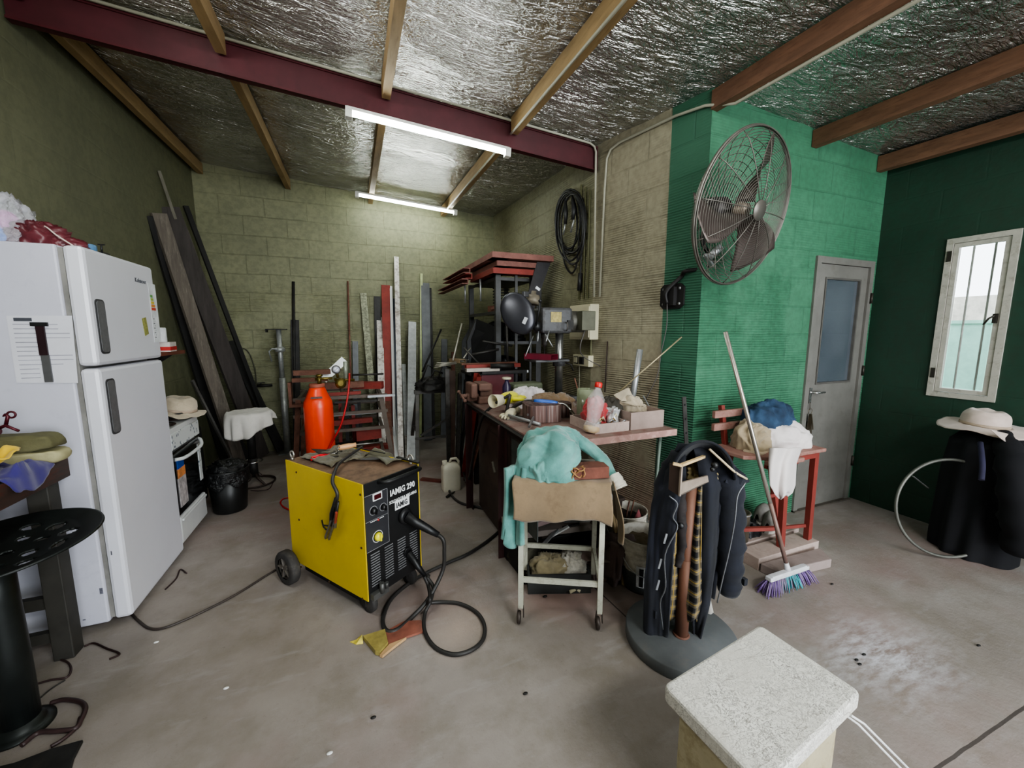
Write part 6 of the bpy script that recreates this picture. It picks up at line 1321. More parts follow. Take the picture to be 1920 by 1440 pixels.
armp=[wr(by,bz-.05,.05),wr(by,bz+.03,.06),AY(1277,519,by-.06),AY(1284,509,by-.10),AY(1310,504,by-.16),AY(1335,490,by-.22),FC-fn*.20-fyv*.16,FC-fn*.19]
link('arm',MB().tube(smooth_path(armp,5),.013,10),m_brk,t)
link('arm_clamp',MB().tube([AY(1328,484,by-.30),AY(1352,462,by-.34)],.022,10).bar(AY(1322,478,by-.31),AY(1336,500,by-.28),.02,.02),m_galv,t)
link('fan_cord',MB().tube(smooth_path([wr(by,bz-.03,.05),rwp(1250,610,.03),rwp(1240,660,.015),rwp(1232,705,.015),rwp(1210,750,.02)],6),.0035,6),m_cab2,t)
# ================================================================ TROLLEY
TP=V(.690,1.618,0); tu=V(.886,-.465,0).normalized(); tv=V(.465,.886,0); TW,TD=.375,.31; TZt=.70
def T_(a,b,z): return TP+tu*a+tv*b+V(0,0,z)
m_tr=mat('white_enamelled_tube',(190,190,176),.45,.1,.1,12,dirt=(130,122,104),dirt_amt=.3)
t=thing('trolley','small white steel trolley on casters standing before the workbench','trolley',T_(TW/2,TD/2,0))
for a in(0,TW):
    for b in(0,TD):
        lg=link('leg',MB().bar(T_(a,b,.075),T_(a,b,TZt),.024,.024,tv),m_tr,t)
        cc=T_(a-.008,b-.012,.03); link('caster',MB().lathe(cc-tu*.009,[(0,0),(.026,0),(.03,.004),(.03,.014),(.026,.018),(0,.018)],20,tu).bar(T_(a,b,.028)+tu*.014,T_(a,b,.078)+tu*.012,.004,.022,tv).bar(T_(a,b,.028)-tu*.018,T_(a,b,.078)-tu*.012,.004,.022,tv),mat('caster_dark',(70,62,58),.5,.4),lg)
link('lower_rail',MB().bar(T_(0,0,.22),T_(TW,0,.22),.014,.024),m_tr,t); link('lower_rail',MB().bar(T_(0,TD,.22),T_(TW,TD,.22),.014,.024),m_tr,t)
for a in(0,TW): link('lower_rail',MB().bar(T_(a,0,.22),T_(a,TD,.22),.014,.024),m_tr,t)
mb=MB(); 
for z in(TZt,): 
    q=[T_(-.03,-.02,z),T_(TW+.03,-.02,z),T_(TW+.03,TD+.02,z),T_(-.03,TD+.02,z)]; mb.hexa(q+[p+V(0,0,.02) for p in q])
link('tabletop',mb,m_tr,t)
# canvas apron draped over
m_can=mat('brown_canvas_leather',(126,106,80),.8,0,.2,7,dirt=(96,76,54),dirt_amt=.3,bump=.15,bscale=90,fabric=True)
mb=MB(); zt=TZt+.024
def ap(u,v):
    a=-.035+(TW+.07)*u
    if v<.55: b=TD*.9*(1-v/.55)-.028*(v/.55); return T_(a,b,zt+.004+.006*noise.noise(V(u*5,v*5,1)))
    e=(v-.55)/.45; L=.178+.012*math.sin(u*7)-.004*math.cos(u*22); return T_(a+.006*math.sin(v*9),-.03-.018*math.sin(e*2.2)-.010*math.sin(u*11+e*2)*e,zt-L*e)
mb.grid(ap,54,40)
ap_o=link('canvas_apron',mb,m_can,solid=.005); tag(ap_o,'brown leather welding apron draped over the front of the trolley','apron')
mb=MB()
def ap2(u,v):
    b=-.02+(TD+.0)*u; L=.30-.06*u+.02*math.sin(u*7); e=v
    return T_(TW+.035+.05*math.sin(e*1.6)+.012*math.sin(u*12+e*3)*e+.01, b+.02*e,zt-.002-L*e)
mb.grid(ap2,34,30); link('side_flap',mb,m_can,ap_o,solid=.005)
# brick, wire tangle
bkc=T_(TW-.065,.045,zt+.008); R=Matrix.Rotation(math.atan2(tu.y,tu.x)+.25,3,'Z')
tag(link('brick',MB().rbox(bkc+V(0,0,.028),(.17,.09,.055),M=R),mat('dark_red_brick',(112,68,56),.85,0,.3,14,bump=.3),bevel=.004),'dark red brick lying on the trolley beside the sweater','brick')
random.seed(4); pts=[]
for i in range(60): a=i*.55; pts.append(T_(.255+.03*math.cos(a)+.01*random.random(),.0+.022*math.sin(a*1.13),zt+.012+.045*abs(math.sin(i*.37))+.01*random.random()))
tag(link('wire_tangle',MB().tube(smooth_path(pts,3),.0035,5),mat('straw_brown_fibre',(150,112,70),.8)),'tangle of brown fibre wire on the trolley by the brick','wire')
# teal sweater
n=NT('teal_fleece'); o=n.obj(); n.put(n.b.inputs['Base Color'],n.ramp(n.noise(o,9,5),[(.28,srgb(70,118,112)),(.52,srgb(96,150,143)),(.75,srgb(124,172,166))])); n.b.inputs['Roughness'].default_value=.9; n.b.inputs['Sheen Weight'].default_value=.4; n.put(n.b.inputs['Normal'],n.bump(n.math('ADD',n.noise(o,220,2),n.math('MULTIPLY',n.noise(o,14,3,.5,.8),2.)),.35,.004)); m_teal=n.m
m_cuff=mat('pale_dusty_cuff',(190,186,172),.9,0,.15,20,fabric=True)
SWc=T_(.115,.10,zt+.008)
t=thing('teal_sweater','faded teal fleece sweater heaped on top of the white trolley','sweater',SWc)
mb=MB(); drapeheap(mb,SWc,.155,.125,.20,3.3,.055,4.2,rot=math.atan2(tu.y,tu.x),pw=.62,lean_=(.045,.01),n=150,m=60,irr=.2); link('sweater_body',mb,m_teal,t)
mb=MB(); drapeheap(mb,SWc+tu*.03-tv*.085+V(0,0,-.01),.115,.045,.10,5.1,.03,7.,rot=math.atan2(tu.y,tu.x),n=100,m=40); link('front_fold',mb,m_teal,t)
def sleeve(path,radii,seed,m,nm,n_=28,squash=1.):
    P=smooth_path(path,12); k=len(P); mb=MB(); n0=len(P)
    fr_=[]
    prev=None
    for i,p in enumerate(P):
        d=(P[min(i+1,k-1)]-P[max(i-1,0)]).normalized()
        x=(prev-d*prev.dot(d)).normalized() if prev is not None else basis(d)[0]; prev=x; fr_.append((x,d.cross(x)))
    def fn(u,v):
        f=v*(k-1); i=min(int(round(f)),k-1); g=v*(len(radii)-1); j=min(int(g),len(radii)-2); r=radii[j]+(radii[j+1]-radii[j])*(g-j)
        a=2*PI*u; x,y=fr_[i]; d=x*math.cos(a)+y*math.sin(a); r*=1+.22*(crease(V(math.cos(a)*.10,math.sin(a)*.10,v*.8),seed,9)-.2)
        return P[i]+d*r*(1. if abs(d.z)<.5 else .9)
    mb.grid(fn,n_,k,cu=True); return link(nm,mb,m,t)
# sleeve over the back towards the right
sleeve([SWc+tu*.05+V(0,0,.17)+tv*.04,T_(.22,.15,zt+.175),T_(.30,.16,zt+.125),T_(.375,.13,zt+.07),T_(.42,.07,zt+.0)],[.045,.04,.034,.032,.028],2,m_teal,'sleeve')
sleeve([T_(.425,.06,zt+.012),T_(.445,.04,zt-.02),T_(.455,.03,zt-.04)],[.032,.034,.036],5,m_cuff,'cuff')
mb=MB()
def hang(u,v):
    a=-.075+.095*u; L=.30+.05*math.sin(u*3); e=v
    return T_(a-.012*e+.008*math.sin(u*10+3*e),-.01+.05*math.sin(u*3)-.02*e+.02*math.cos(u*9)*e,zt+.05-(L+.05)*e)
mb.grid(hang,24,34); link('hanging_sleeve',mb,m_teal,t,solid=.022)
# ================================================================ BUCKETS AND UNDER-BENCH
def bucket(c,r,h,label,fillm,seed):
    c=Vector(c); t=thing('plaster_bucket',label,'bucket',c)
    n_=_M.get('dirty_bucket'); 
    if n_ is None:
        q=NT('dirty_bucket'); o=q.obj(); z=q.n('ShaderNodeSeparateXYZ',{'Vector':o}).outputs[2]
        base=q.ramp(q.noise(o,14,5,.7),[(.35,srgb(150,142,128)),(.55,srgb(206,200,188)),(.75,srgb(226,222,214))])
        bandm=q.math('MULTIPLY',q.math('LESS_THAN',q.math('ADD',z,q.math('MULTIPLY',q.noise(o,18,3),.05)),.15),1.)
        q.put(q.b.inputs['Base Color'],q.mix(bandm,base,q.ramp(q.noise(o,9,4),[(.3,srgb(50,56,58)),(.7,srgb(92,96,96))]))); q.b.inputs['Roughness'].default_value=.6; n_=_M['dirty_bucket']=q.m
    pr=[(0,0),(r*.80,0),(r*.81,.01),(r*.93,h*.68),(r*.95,h*.70),(r*.975,h*.715),(r*.95,h*.73),(r*.955,h*.79),(r*.99,h*.80),(r*.955,h*.82),(r*.97,h*.89),(r*1.0,h*.90),(r*.975,h*.92),(r*.98,h*.975),(r*1.03,h*.98),(r*1.03,h),(r*.97,h),(r*.955,h*.9),(r*.80,.02),(0,.02)]
    link('bucket_body',MB().lathe(c,pr,44),n_,t)
    fz=h*.80; mb=MB(); mb.grid(lambda u,v:c+V(r*.93*v*math.cos(2*PI*u),r*.93*v*math.sin(2*PI*u),fz+.02*noise.noise(V(math.cos(2*PI*u)*v*4+seed,math.sin(2*PI*u)*v*4,1))),36,10,cu=True)
    link('contents',mb,fillm,t)
    hd=[c+V(r*1.02*math.cos(a),r*1.02*math.sin(a),h*.93-.16*math.sin((a+.6)%PI)*1.0) for a in [-.6-PI+PI*i/14 for i in range(15)]]
    link('wire_handle',MB().tube(hd,.003,6),m_galv,t); return t
BK1=G(1203,1094); b1=bucket(BK1,.130,.30,'dirty white bucket with dark blue band, nearest the trolley',mat('dried_brown_plaster',(96,84,66),.9,0,.3,12,bump=.4),1)
tb=(CAM-BK1); tb.z=0; tb.normalize(); sd=V(0,0,1).cross(tb)
mb=MB(); 
def lbv(u,v): a=math.atan2(tb.y,tb.x)+.10+1.0*(u-.35); return BK1+V(math.cos(a),math.sin(a),0)*(.1115+.012*(v)) + V(0,0,.045+.125*v)
mb.grid(lbv,14,6); link('bucket_label',mb,mat('bucket_label_white',(202,202,204),.6,0,.2,50,dirt=(70,70,70),dirt_amt=.2),b1)
mb=MB()
def blk_(u,v): a=math.atan2(tb.y,tb.x)-.12+.18*(u); return BK1+V(math.cos(a),math.sin(a),0)*(.1135+.012*(v)) + V(0,0,.05+.11*v)
mb.grid(blk_,6,6); link('black_mark',mb,m_blk,b1)
BK2=G(1213,1040); BK2=V(1.62,1.93,0); b2=bucket(V(1.53,1.92,0),.130,.30,'dirty white bucket holding sticks, farther one behind',mat('dark_refuse',(44,32,28),.9,0,.3,12,bump=.4),5)
BK2=V(1.53,1.92,0)
for k in range(4): a=k*1.3; tag(link('stick',MB().cyl(BK2+V(.03*math.cos(a),.03*math.sin(a),.2),BK2+V(.10*math.cos(a+.4),.09*math.sin(a+.4),.33+.02*k),.005,6),[m_rust,m_wood,m_dark,m_rust][k]),'thin stick standing in the farther white bucket','stick','sticks in the farther bucket')
tag(link('pink_cone',MB().lathe(BK2+V(.06,-.05,.22),[(.035,0),(.0,.09)],16),mat('pink_plastic',(206,120,130),.5)),'small pink plastic piece in the farther white bucket','plastic piece')
# under bench scraps
u0=.03
tag(link('wooden_slab',MB().poly([G(1020,1000,.15),G(1115,985,.15),G(1140,962,.15),G(1050,968,.15)],(0,0,-.03)),m_ply),'pale wide board offcut on the pile beneath the workbench','board')
grp='board offcuts piled beneath the workbench'
us=[((1.10,2.08,.30),(.42,.22,.03),.2,mat('mauve_board',(150,128,126),.75,0,.2,6),'mauve board offcut topmost on the pile beneath the workbench'),
 ((1.02,2.02,.255),(.50,.24,.035),-.15,mat('grey_board2',(128,118,112),.75,0,.2,6),'grey board offcut, second on the pile beneath the workbench'),
 ((1.22,2.10,.22),(.55,.26,.04),.1,mat('dark_wood_block',(66,54,48),.8,0,.3,6),'dark thick board beneath the mauve and grey offcuts'),
 ((1.32,2.12,.275),(.30,.20,.05),-.4,mat('olive_board',(112,108,88),.75,0,.2,6),'olive offcut at the right end of the pile beneath the bench')]
for c,s,r_,m,lb in us: tag(link('board_offcut',MB().rbox(c,s,r_),m,bevel=.003),lb,'board',grp)
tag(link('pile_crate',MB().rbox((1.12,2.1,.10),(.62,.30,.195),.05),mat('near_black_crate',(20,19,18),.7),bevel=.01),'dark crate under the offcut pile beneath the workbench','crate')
p=G(1010,985,.02)
for k in range(4):
    x=.93+.06*k; tag(link('bright_strip',MB().bar(V(x,1.86+.03*k,.22+.02*k),V(x+.11,1.90-.02*k,.27+.015*k),.02,.008),[m_galv,m_wp2,m_dark,m_galv][k]),['bright thin strip jutting at left end of the under-bench pile','white thin strip second from the left of the under-bench pile','dark thin strip in the middle of the under-bench pile','dull thin strip rightmost at the front of under-bench pile'][k],'strip')
# dark tray with gloves in front
t=opentray(.0,.0001,.0,.0001,0,.0001,m_dark,'x') if False else None
tc=G(1040,1062,0.0); tr_=V(.93,1.93,0); ang=.12
t=thing('dark_tray','dark plastic tray on the floor below the bench, full of rags','tray',(1.03,1.80,0))
R=Matrix.Rotation(-.35,3,'Z'); tcn=V(1.00,1.83,0)
def RB(mb,x0,x1,y0,y1,z0,z1): return mb.hexa([tcn+R@V(x,y,z) for z in(z0,z1) for x,y in((x0,y0),(x1,y0),(x1,y1),(x0,y1))])
md=mat('charcoal_tray',(52,54,54),.55,0,.2)
link('bottom',RB(MB(),-.17,.17,-.11,.11,.0,.01),md,t)
for q in((-.17,.17,-.11,-.10),(-.17,.17,.10,.11),(-.17,-.16,-.10,.10),(.16,.17,-.10,.10)): link('side',RB(MB(),q[0],q[1],q[2],q[3],.01,.11),md,t)
mb=MB(); heap(mb,tcn+R@V(-.04,0,.05),.12,.09,.10,71,.5,48,20,rot=-.3); tag(link('beige_rag',mb,mat('beige_olive_rag',(140,128,100),.85,0,.25,12,fabric=True)),'crumpled olive-beige rag in the dark tray beneath the bench','rag')
mb=MB(); heap(mb,tcn+R@V(.09,.02,.06),.08,.08,.10,73,.6,48,20); tag(link('white_rag',mb,mat('spotted_white_rag',(196,190,180),.85,0,.2,40,dirt=(60,58,54),dirt_amt=.25,fabric=True)),'spotted white rag in the right half of the dark tray','rag')
tag(link('tin_block',MB().rbox(G(1062,1068,.0)+V(0,0,.035),(.06,.05,.07),-.35),mat('pinkish_block',(168,152,142),.7),bevel=.003),'small pale block on the floor before the dark tray','block')
bx=V(1.24,1.80,0)
t=thing('cardboard_carton','open brown-grey carton of bits under the right side of trolley','carton',bx)
mcd=mat('grey_brown_card',(132,114,106),.8,0,.2,8)
for q in((-.09,.09,-.07,-.062),(-.09,.09,.062,.07),(-.09,-.082,-.062,.062),(.082,.09,-.062,.062)): 
    link('side',MB().hexa([bx+R@V(x,y,z) for z in(.01,.12) for x,y in((q[0],q[2]),(q[1],q[2]),(q[1],q[3]),(q[0],q[3]))]),mcd,t)
link('bottom',MB().hexa([bx+R@V(x,y,z) for z in(0,.01) for x,y in((-.09,-.07),(.09,-.07),(.09,.07),(-.09,.07))]),mcd,t)
link('flap',MB().poly([bx+R@V(-.10,-.08,.135),bx+R@V(.09,-.09,.125),bx+R@V(.095,.0,.155),bx+R@V(-.09,.01,.16)],(0,0,.005)),mcd,t)
for k in range(5): tag(link('small_scrap',MB().tube([bx+R@V(-.07+.03*k,-.0,.05),bx+R@V(-.05+.03*k,.02,.09+.01*(k%2))],.008,6),[m_galv,m_rust,m_dark,m_wg,m_galv][k]),'small scrap piece inside the grey-brown carton','scrap','scraps in the grey-brown carton')
tag(link('grey_sack',lump(V(1.34,1.72,0),.16,.12,.26,.2,9,.06),mat('dusty_mauve_sack',(104,88,86),.85,0,.25,9)),'dusty mauve sack between the trolley and nearest bucket','sack')
tag(link('dark_sack',lump(V(.90,2.02,0),.14,.22,.20,.1,12,.05),mat('olive_dark_sack',(64,62,50),.85,0,.25,9)),'olive-dark sack on floor behind the trolley left leg','sack')
tag(link('grey_bag',lump(V(.93,2.36,0),.10,.12,.10,.1,14,.04),mat('blue_grey_bag',(92,96,98),.8,0,.2,9)),'grey bag slumped on the floor at the cabinet foot','bag')
tag(link('glass_bowl',MB().lathe(V(1.42,2.0,.33),[(0,0),(.04,.004),(.07,.04),(.075,.08),(.07,.08),(.065,.04),(.035,.01),(0,.008)],28),m_film),'clear glass bowl on the low shelf behind the buckets','bowl')
tag(link('low_shelf',MB().box(1.30,1.60,2.02,2.28,.30,.32).box(1.31,1.34,2.03,2.06,0,.30).box(1.56,1.59,2.03,2.06,0,.30).box(1.31,1.34,2.23,2.26,0,.30).box(1.56,1.59,2.23,2.26,0,.30),mat('dark_wood_block',(66,54,48),.8,0,.3,6)),'low dark wooden shelf under the right end of workbench','shelf')
for k in range(2): tag(link('timber_batten',MB().bar(V(1.33+.02*k,1.66,0),V(1.335+.02*k,1.80,.40),.016,.012),mat('pale_batten',(188,164,124),.7,0,.15)),['pale upright batten, left one beside the nearest bucket','pale upright batten, right one beside the nearest bucket'][k],'batten')
p=G(1085,1115,.0); tag(link('bent_offcut',MB().tube([G(1068,1110,.012),G(1080,1104,.02),G(1088,1108,.012)],.010,8),m_wg),'small pale bent piece on the floor under the trolley','scrap')
tag(link('dark_offcut',MB().bar(G(1040,1104,.008),G(1068,1108,.008),.03,.014),m_dark),'small dark piece on floor under the trolley rail','scrap')
tag(link('floor_chip',MB().ball(G(1022,1118,.006),.008,(1.6,1,.7),10,6),m_dark),'small dark chip on the floor left of the trolley rail','chip')
# ================================================================ FLOOR CRUMBS (right side and centre)
random.seed(77)
for k,(px,py) in enumerate(((293,1204),(424,1290),(618,1412),(1620,1227),(1606,1237),(1612,1245),(700,1345),(1560,1095),(985,1300),(1835,1210))):
    c=G(px,py,.004); tag(link('floor_crumb',MB().ball(c,.007,(1.5,.9,.5),8,5),m_dark if k>2 else m_txt),'tiny crumb of debris lying loose on the open concrete floor','debris','crumbs on the open floor')
# ================================================================ COAT STAND AND CLOTHES
ST=V(1.298,1.212,0); DC=V(1.315,1.235,0)
t=thing('round_base_stand','rusty steel post on a heavy round plate base, holding the clothes','stand',ST)
link('base_plate',MB().lathe(DC,[(0,0),(.235,0),(.238,.004),(.238,.05),(.233,.055),(0,.056)],64),mat('blue_grey_plate',(98,101,103),.6,.2,.2,6,dirt=(120,114,108),dirt_amt=.2),t)
ptop=AY(1308,905,ST.y+.01)
m_pst=mat('rusty_brown_post',(108,74,58),.6,.2,.25,9,stretch=(3,3,.6),dirt=(92,54,44),dirt_amt=.3)
PT=V(ST.x+.0,ST.y,ptop.z)
link('post',MB().cyl(ST+V(0,0,.055),PT,.027,24).cyl(ST+V(0,0,.055),ST+V(0,0,.42),.0285,24),m_pst,t)
link('weld_bead',MB().torus(ST+V(0,0,.058),.030,.006,n=24,m=6),m_rust,t)
# head bracket: three pieces of flat/angle
m_hd=mat('pale_dusty_steel_angle',(150,136,124),.6,.2,.2,12)
c=CAM-PT; c.z=0; c.normalize(); rr_=c.cross(V(0,0,1))*-1   # rr_: camera right
rr_=RT.copy(); ff=V(FW.x,FW.y,0).normalized()
def H_(a,b,z): return PT+rr_*a+ff*b+V(0,0,z)
def Jp(px,py,b): return PLN(px,py,PT+ff*b,ff)
def plate(nm,px,b0,m,th=.006): return link(nm,MB().poly([Jp(x,y,b) for (x,y),b in zip(px,b0)],ff*th),m,t)
plate('bracket_plate',[(1257,869),(1278,874),(1273,930),(1254,918)],(-.10,-.14,-.14,-.10),mat('dark_brown_plate',(72,56,50),.6,.2,.2))
plate('bracket_arm',[(1279,905),(1327,892),(1329,904),(1273,931)],(-.14,-.03,-.03,-.14),m_hd,.008)
plate('bracket_flange',[(1273,931),(1329,904),(1328,898),(1276,921)],(-.145,-.035,.0,-.12),mat('shadow_steel',(96,88,82),.6,.2),.003)
link('bracket_edge',MB().bar(Jp(1278,873,-.143),Jp(1274,930,-.143),.007,.008),m_hd,t)
link('bracket_bar',MB().bar(Jp(1262,869,-.14),Jp(1279,873,-.145),.010,.010).bar(Jp(1278,872,-.142),Jp(1320,856,-.03),.012,.010),mat('pale_bare_wood',(206,178,132),.6),t)
# jacket: folded panels around the post
n=NT('navy_jacket_cloth'); o=n.obj(); n.put(n.b.inputs['Base Color'],n.ramp(n.noise(o,6,5),[(.3,srgb(9,11,18)),(.7,srgb(19,23,38))])); n.b.inputs['Roughness'].default_value=.85; n.b.inputs['Sheen Weight'].default_value=.1; n.put(n.b.inputs['Normal'],n.bump(n.noise(o,18,4,.5,.6),.4,.006)); m_navy=n.m
top=PT.z+.075
JT=thing('work_jacket','navy zip work jacket hung open over the rusty post','jacket',PT)
def interp(tab,z):
    for (z0,*a),(z1,*b) in zip(tab,tab[1:]):
        if z0<=z<=z1 or z1<=z<=z0:
            f=(z-z0)/(z1-z0); return [x+(y-x)*f for x,y in zip(a,b)]
    return tab[-1][1:]
def panel(tab,nm,m,n_=40,nv=44,solid=.008,seed=0,fold=.014,parent=JT,fr=9):
    """tab rows: z, left(a,b), mid(a,b), right(a,b): bezier cross-section curve in stand frame"""
    mb=MB()
    zs=[r[0] for r in tab]; zt,zb=zs[0],zs[-1]
    def fn(u,v):
        z=zt+(zb-zt)*v; a0,b0,a1,b1,a2,b2=interp(tab,z)
        A=(1-u)**2*a0+2*u*(1-u)*a1+u*u*a2; B=(1-u)**2*b0+2*u*(1-u)*b1+u*u*b2
        f=fold*min(1,v*3)*(math.sin(u*fr+seed+1.2*math.sin(v*3+seed))+.6*noise.noise(V(u*6+seed,v*5,seed)))
        return PT+rr_*(A+f*.35)+ff*(B+f)+V(0,0,z-PT.z-.02*math.sin(u*5+seed)*v)
    mb.grid(fn,n_,nv); return link(nm,mb,m,parent,solid=solid)
P0=PT.z
def zz(py): return AY(1305,py,ST.y).z
# right big panel (from post outwards and back around)
panel([(zz(838),-.00,.00,.05,.0,.05,.06),(zz(870),.02,-.01,.09,-.02,.13,.06),(zz(905),.035,-.01,.10,-.05,.185,.05),(zz(960),.03,-.01,.11,-.06,.165,.06),(zz(1060),.03,-.01,.12,-.06,.16,.06),(zz(1130),.035,-.01,.11,-.05,.15,.06),(zz(1188),.06,.0,.08,-.03,.095,.03)],'front_panel',m_navy,seed=1)
# back wrap
panel([(zz(836),-.04,.05,.04,.0,.06,.08),(zz(870),-.085,.03,.04,.15,.13,.07),(zz(930),-.11,.02,.03,.22,.165,.06),(zz(1060),-.125,.01,.03,.25,.17,.05),(zz(1120),-.12,.01,.02,.24,.165,.05)],'back_panel',m_navy,seed=3,fold=.01)
# left panel
panel([(zz(850),-.03,.0,-.06,-.0,-.06,.06),(zz(890),-.035,-.03,-.10,-.03,-.105,.05),(zz(950),-.07,-.04,-.13,-.04,-.145,.04),(zz(1080),-.075,-.04,-.14,-.03,-.165,.03),(zz(1175),-.07,-.03,-.13,-.02,-.16,.03),(zz(1190),-.065,-.01,-.12,.0,-.15,.03)],'front_panel',m_navy,seed=5,fr=5)
# sleeve hanging right with cuff and tab
def tube_on(path,radii,m,nm,parent,n_=16,seed=0,am=.1):
    P=smooth_path(path,8); k=len(P); rr2=[]
    for i in range(k):
        f=i/(k-1)*(len(radii)-1); j=min(int(f),len(radii)-2); rr2.append((radii[j]+(radii[j+1]-radii[j])*(f-j))*(1+am*math.sin(i*1.3+seed)+am*.5*math.sin(i*2.9)))
    return link(nm,MB().tube(P,rr2,n_),m,parent)
def Jp(px,py,b): # point at pixel on plane b behind/before post
    return PLN(px,py,PT+ff*b,ff)
tube_on([Jp(1335,860,.05),Jp(1362,905,.04),Jp(1368,980,.04),Jp(1368,1060,.04),Jp(1366,1112,.04)],[.045,.062,.062,.055,.045],m_navy,'sleeve',JT,seed=1)
tube_on([Jp(1275,850,.06),Jp(1250,900,.05),Jp(1243,1000,.05),Jp(1238,1100,.04),Jp(1240,1165,.03)],[.03,.045,.042,.036,.03],m_navy,'sleeve',JT,seed=2)
link('cuff_tab',MB().rbox(Jp(1395,1090,.03),(.02,.02,.03)),m_navy,JT); link('cuff_tab',MB().rbox(Jp(1229,1150,.0),(.02,.02,.035)),m_navy,JT)
# hood / collar over the top
mb=MB()
def hood(u,v):
    a=PI*(.02+.96*u); w=1-.0*v
    px=1318-62*math.cos(a)*(1-.15*v); py=905-78*math.sin(a)*(1-.28*v)
    return Jp(px,py,-.06+.16*v+.012*math.sin(u*14))
mb.grid(hood,40,12); link('collar',mb,m_navy,JT,solid=.010)
link('collar_point',MB().poly([Jp(1370,868,.0),Jp(1398,890,-.01),Jp(1406,903,.02),Jp(1385,915,.0),Jp(1360,905,-.02)],ff*.012),m_navy,JT)
link('lining_edge',MB().tube(smooth_path([Jp(1330,842,-.07),Jp(1352,862,-.08),Jp(1378,885,-.05),Jp(1400,898,-.0)],5),.005,6),mat('cream_piping',(196,180,150),.8),JT)
m_zip=mat('grey_zip',(120,122,126),.4,.6,.2,80)
link('zip',MB().tube(smooth_path([Jp(1398,905,-.05),Jp(1383,930,-.06),Jp(1378,975,-.07),Jp(1368,1030,-.07),Jp(1355,1085,-.07),Jp(1345,1130,-.06)],5),.003,6),m_zip,JT)
link('zip',MB().tube(smooth_path([Jp(1255,930,-.06),Jp(1270,945,-.06),Jp(1262,970,-.06),Jp(1270,990,-.06),Jp(1247,1040,-.06),Jp(1248,1100,-.06),Jp(1238,1130,-.05),Jp(1243,1180,-.04)],5),.003,6),m_zip,JT)
for k,(x,y) in enumerate(((1247,1010),(1237,1057),(1233,1097))): link('pocket_flash',MB().bar(Jp(x-2,y+9,-.045),Jp(x+3,y-9,-.045),.008,.004,ff),mat('pale_reflective_dash',(128,130,134),.4),JT)
# lining pile at the top
mb=MB(); heap(mb,Jp(1315,893,.06),.07,.06,.07,81,.6,40,18); link('cream_lining',mb,mat('cream_yellow_lining',(178,158,110),.85,0,.3,14,fabric=True),JT)
link('hood_toggle',MB().ball(Jp(1340,872,-.08),.014).ball(Jp(1336,880,-.085),.010),m_blk,JT)
# plaid shirt inside
n=NT('plaid_flannel'); o=n.pos(); s=n.n('ShaderNodeSeparateXYZ',{'Vector':o})
def stripes(val,per,duty): return n.math('LESS_THAN',n.math('FRACT',n.math('MULTIPLY',val,1/per)),duty)
hx=n.math('ADD',n.math('MULTIPLY',s.outputs[0],RT.x),n.math('MULTIPLY',s.outputs[1],RT.y))
w1=stripes(hx,.045,.5); w2=stripes(s.outputs[2],.05,.5); y1_=stripes(n.math('ADD',hx,.012),.045,.08); y2_=stripes(n.math('ADD',s.outputs[2],.012),.05,.08)
c_=n.mix(n.math('MULTIPLY',n.math('ADD',w1,w2),.5),srgb(112,102,84),srgb(20,19,22)); c_=n.mix(n.math('MAXIMUM',y1_,y2_),c_,srgb(150,124,58)); n.put(n.b.inputs['Base Color'],c_); n.b.inputs['Roughness'].default_value=.9; m_plaid=n.m
PS=thing('plaid_shirt','yellow, cream and black plaid shirt hanging inside the navy jacket','shirt',PT-V(0,0,.6))
panel([(zz(900),-.05,.02,-.02,.0,.05,.03),(zz(1000),-.085,-.02,-.04,.02,.045,.02),(zz(1120),-.08,-.025,-.04,.02,.045,.02),(zz(1150),-.06,.0,-.03,.02,.04,.02)],'shirt_body',m_plaid,seed=7,parent=PS,fold=.008,solid=.004)
panel([(zz(905),.025,-.02,.032,-.04,.038,-.02),(zz(1000),.01,-.02,.03,-.05,.045,-.03),(zz(1110),-.01,-.02,.035,-.085,.065,-.03),(zz(1148),.0,-.01,.03,-.06,.055,-.02)],'shirt_front',m_plaid,seed=8,parent=PS,fold=.006,solid=.004)
link('dark_bundle',tube_on([Jp(1278,905,.0),Jp(1275,960,-.0),Jp(1280,1020,.0),Jp(1270,1060,.0)],[.02,.028,.024,.02],mat('black_checked_cloth',(40,34,34),.8,0,.6,30),'dark_roll',PS).data and MB().ball(Jp(1276,985,-.02),.016),m_blk,PS)
tag(link('light_pipe',MB().tube(smooth_path([G(1316,1135,.06)+V(.06,.12,.1),G(1330,1150,.03)+V(.03,.06,.05),G(1340,1178,.02)+V(.0,.02,.0)],6),.022,14),mat('white_grey_duct',(180,176,170),.5)),'pale grey curved duct behind the rusty post on round base','duct')
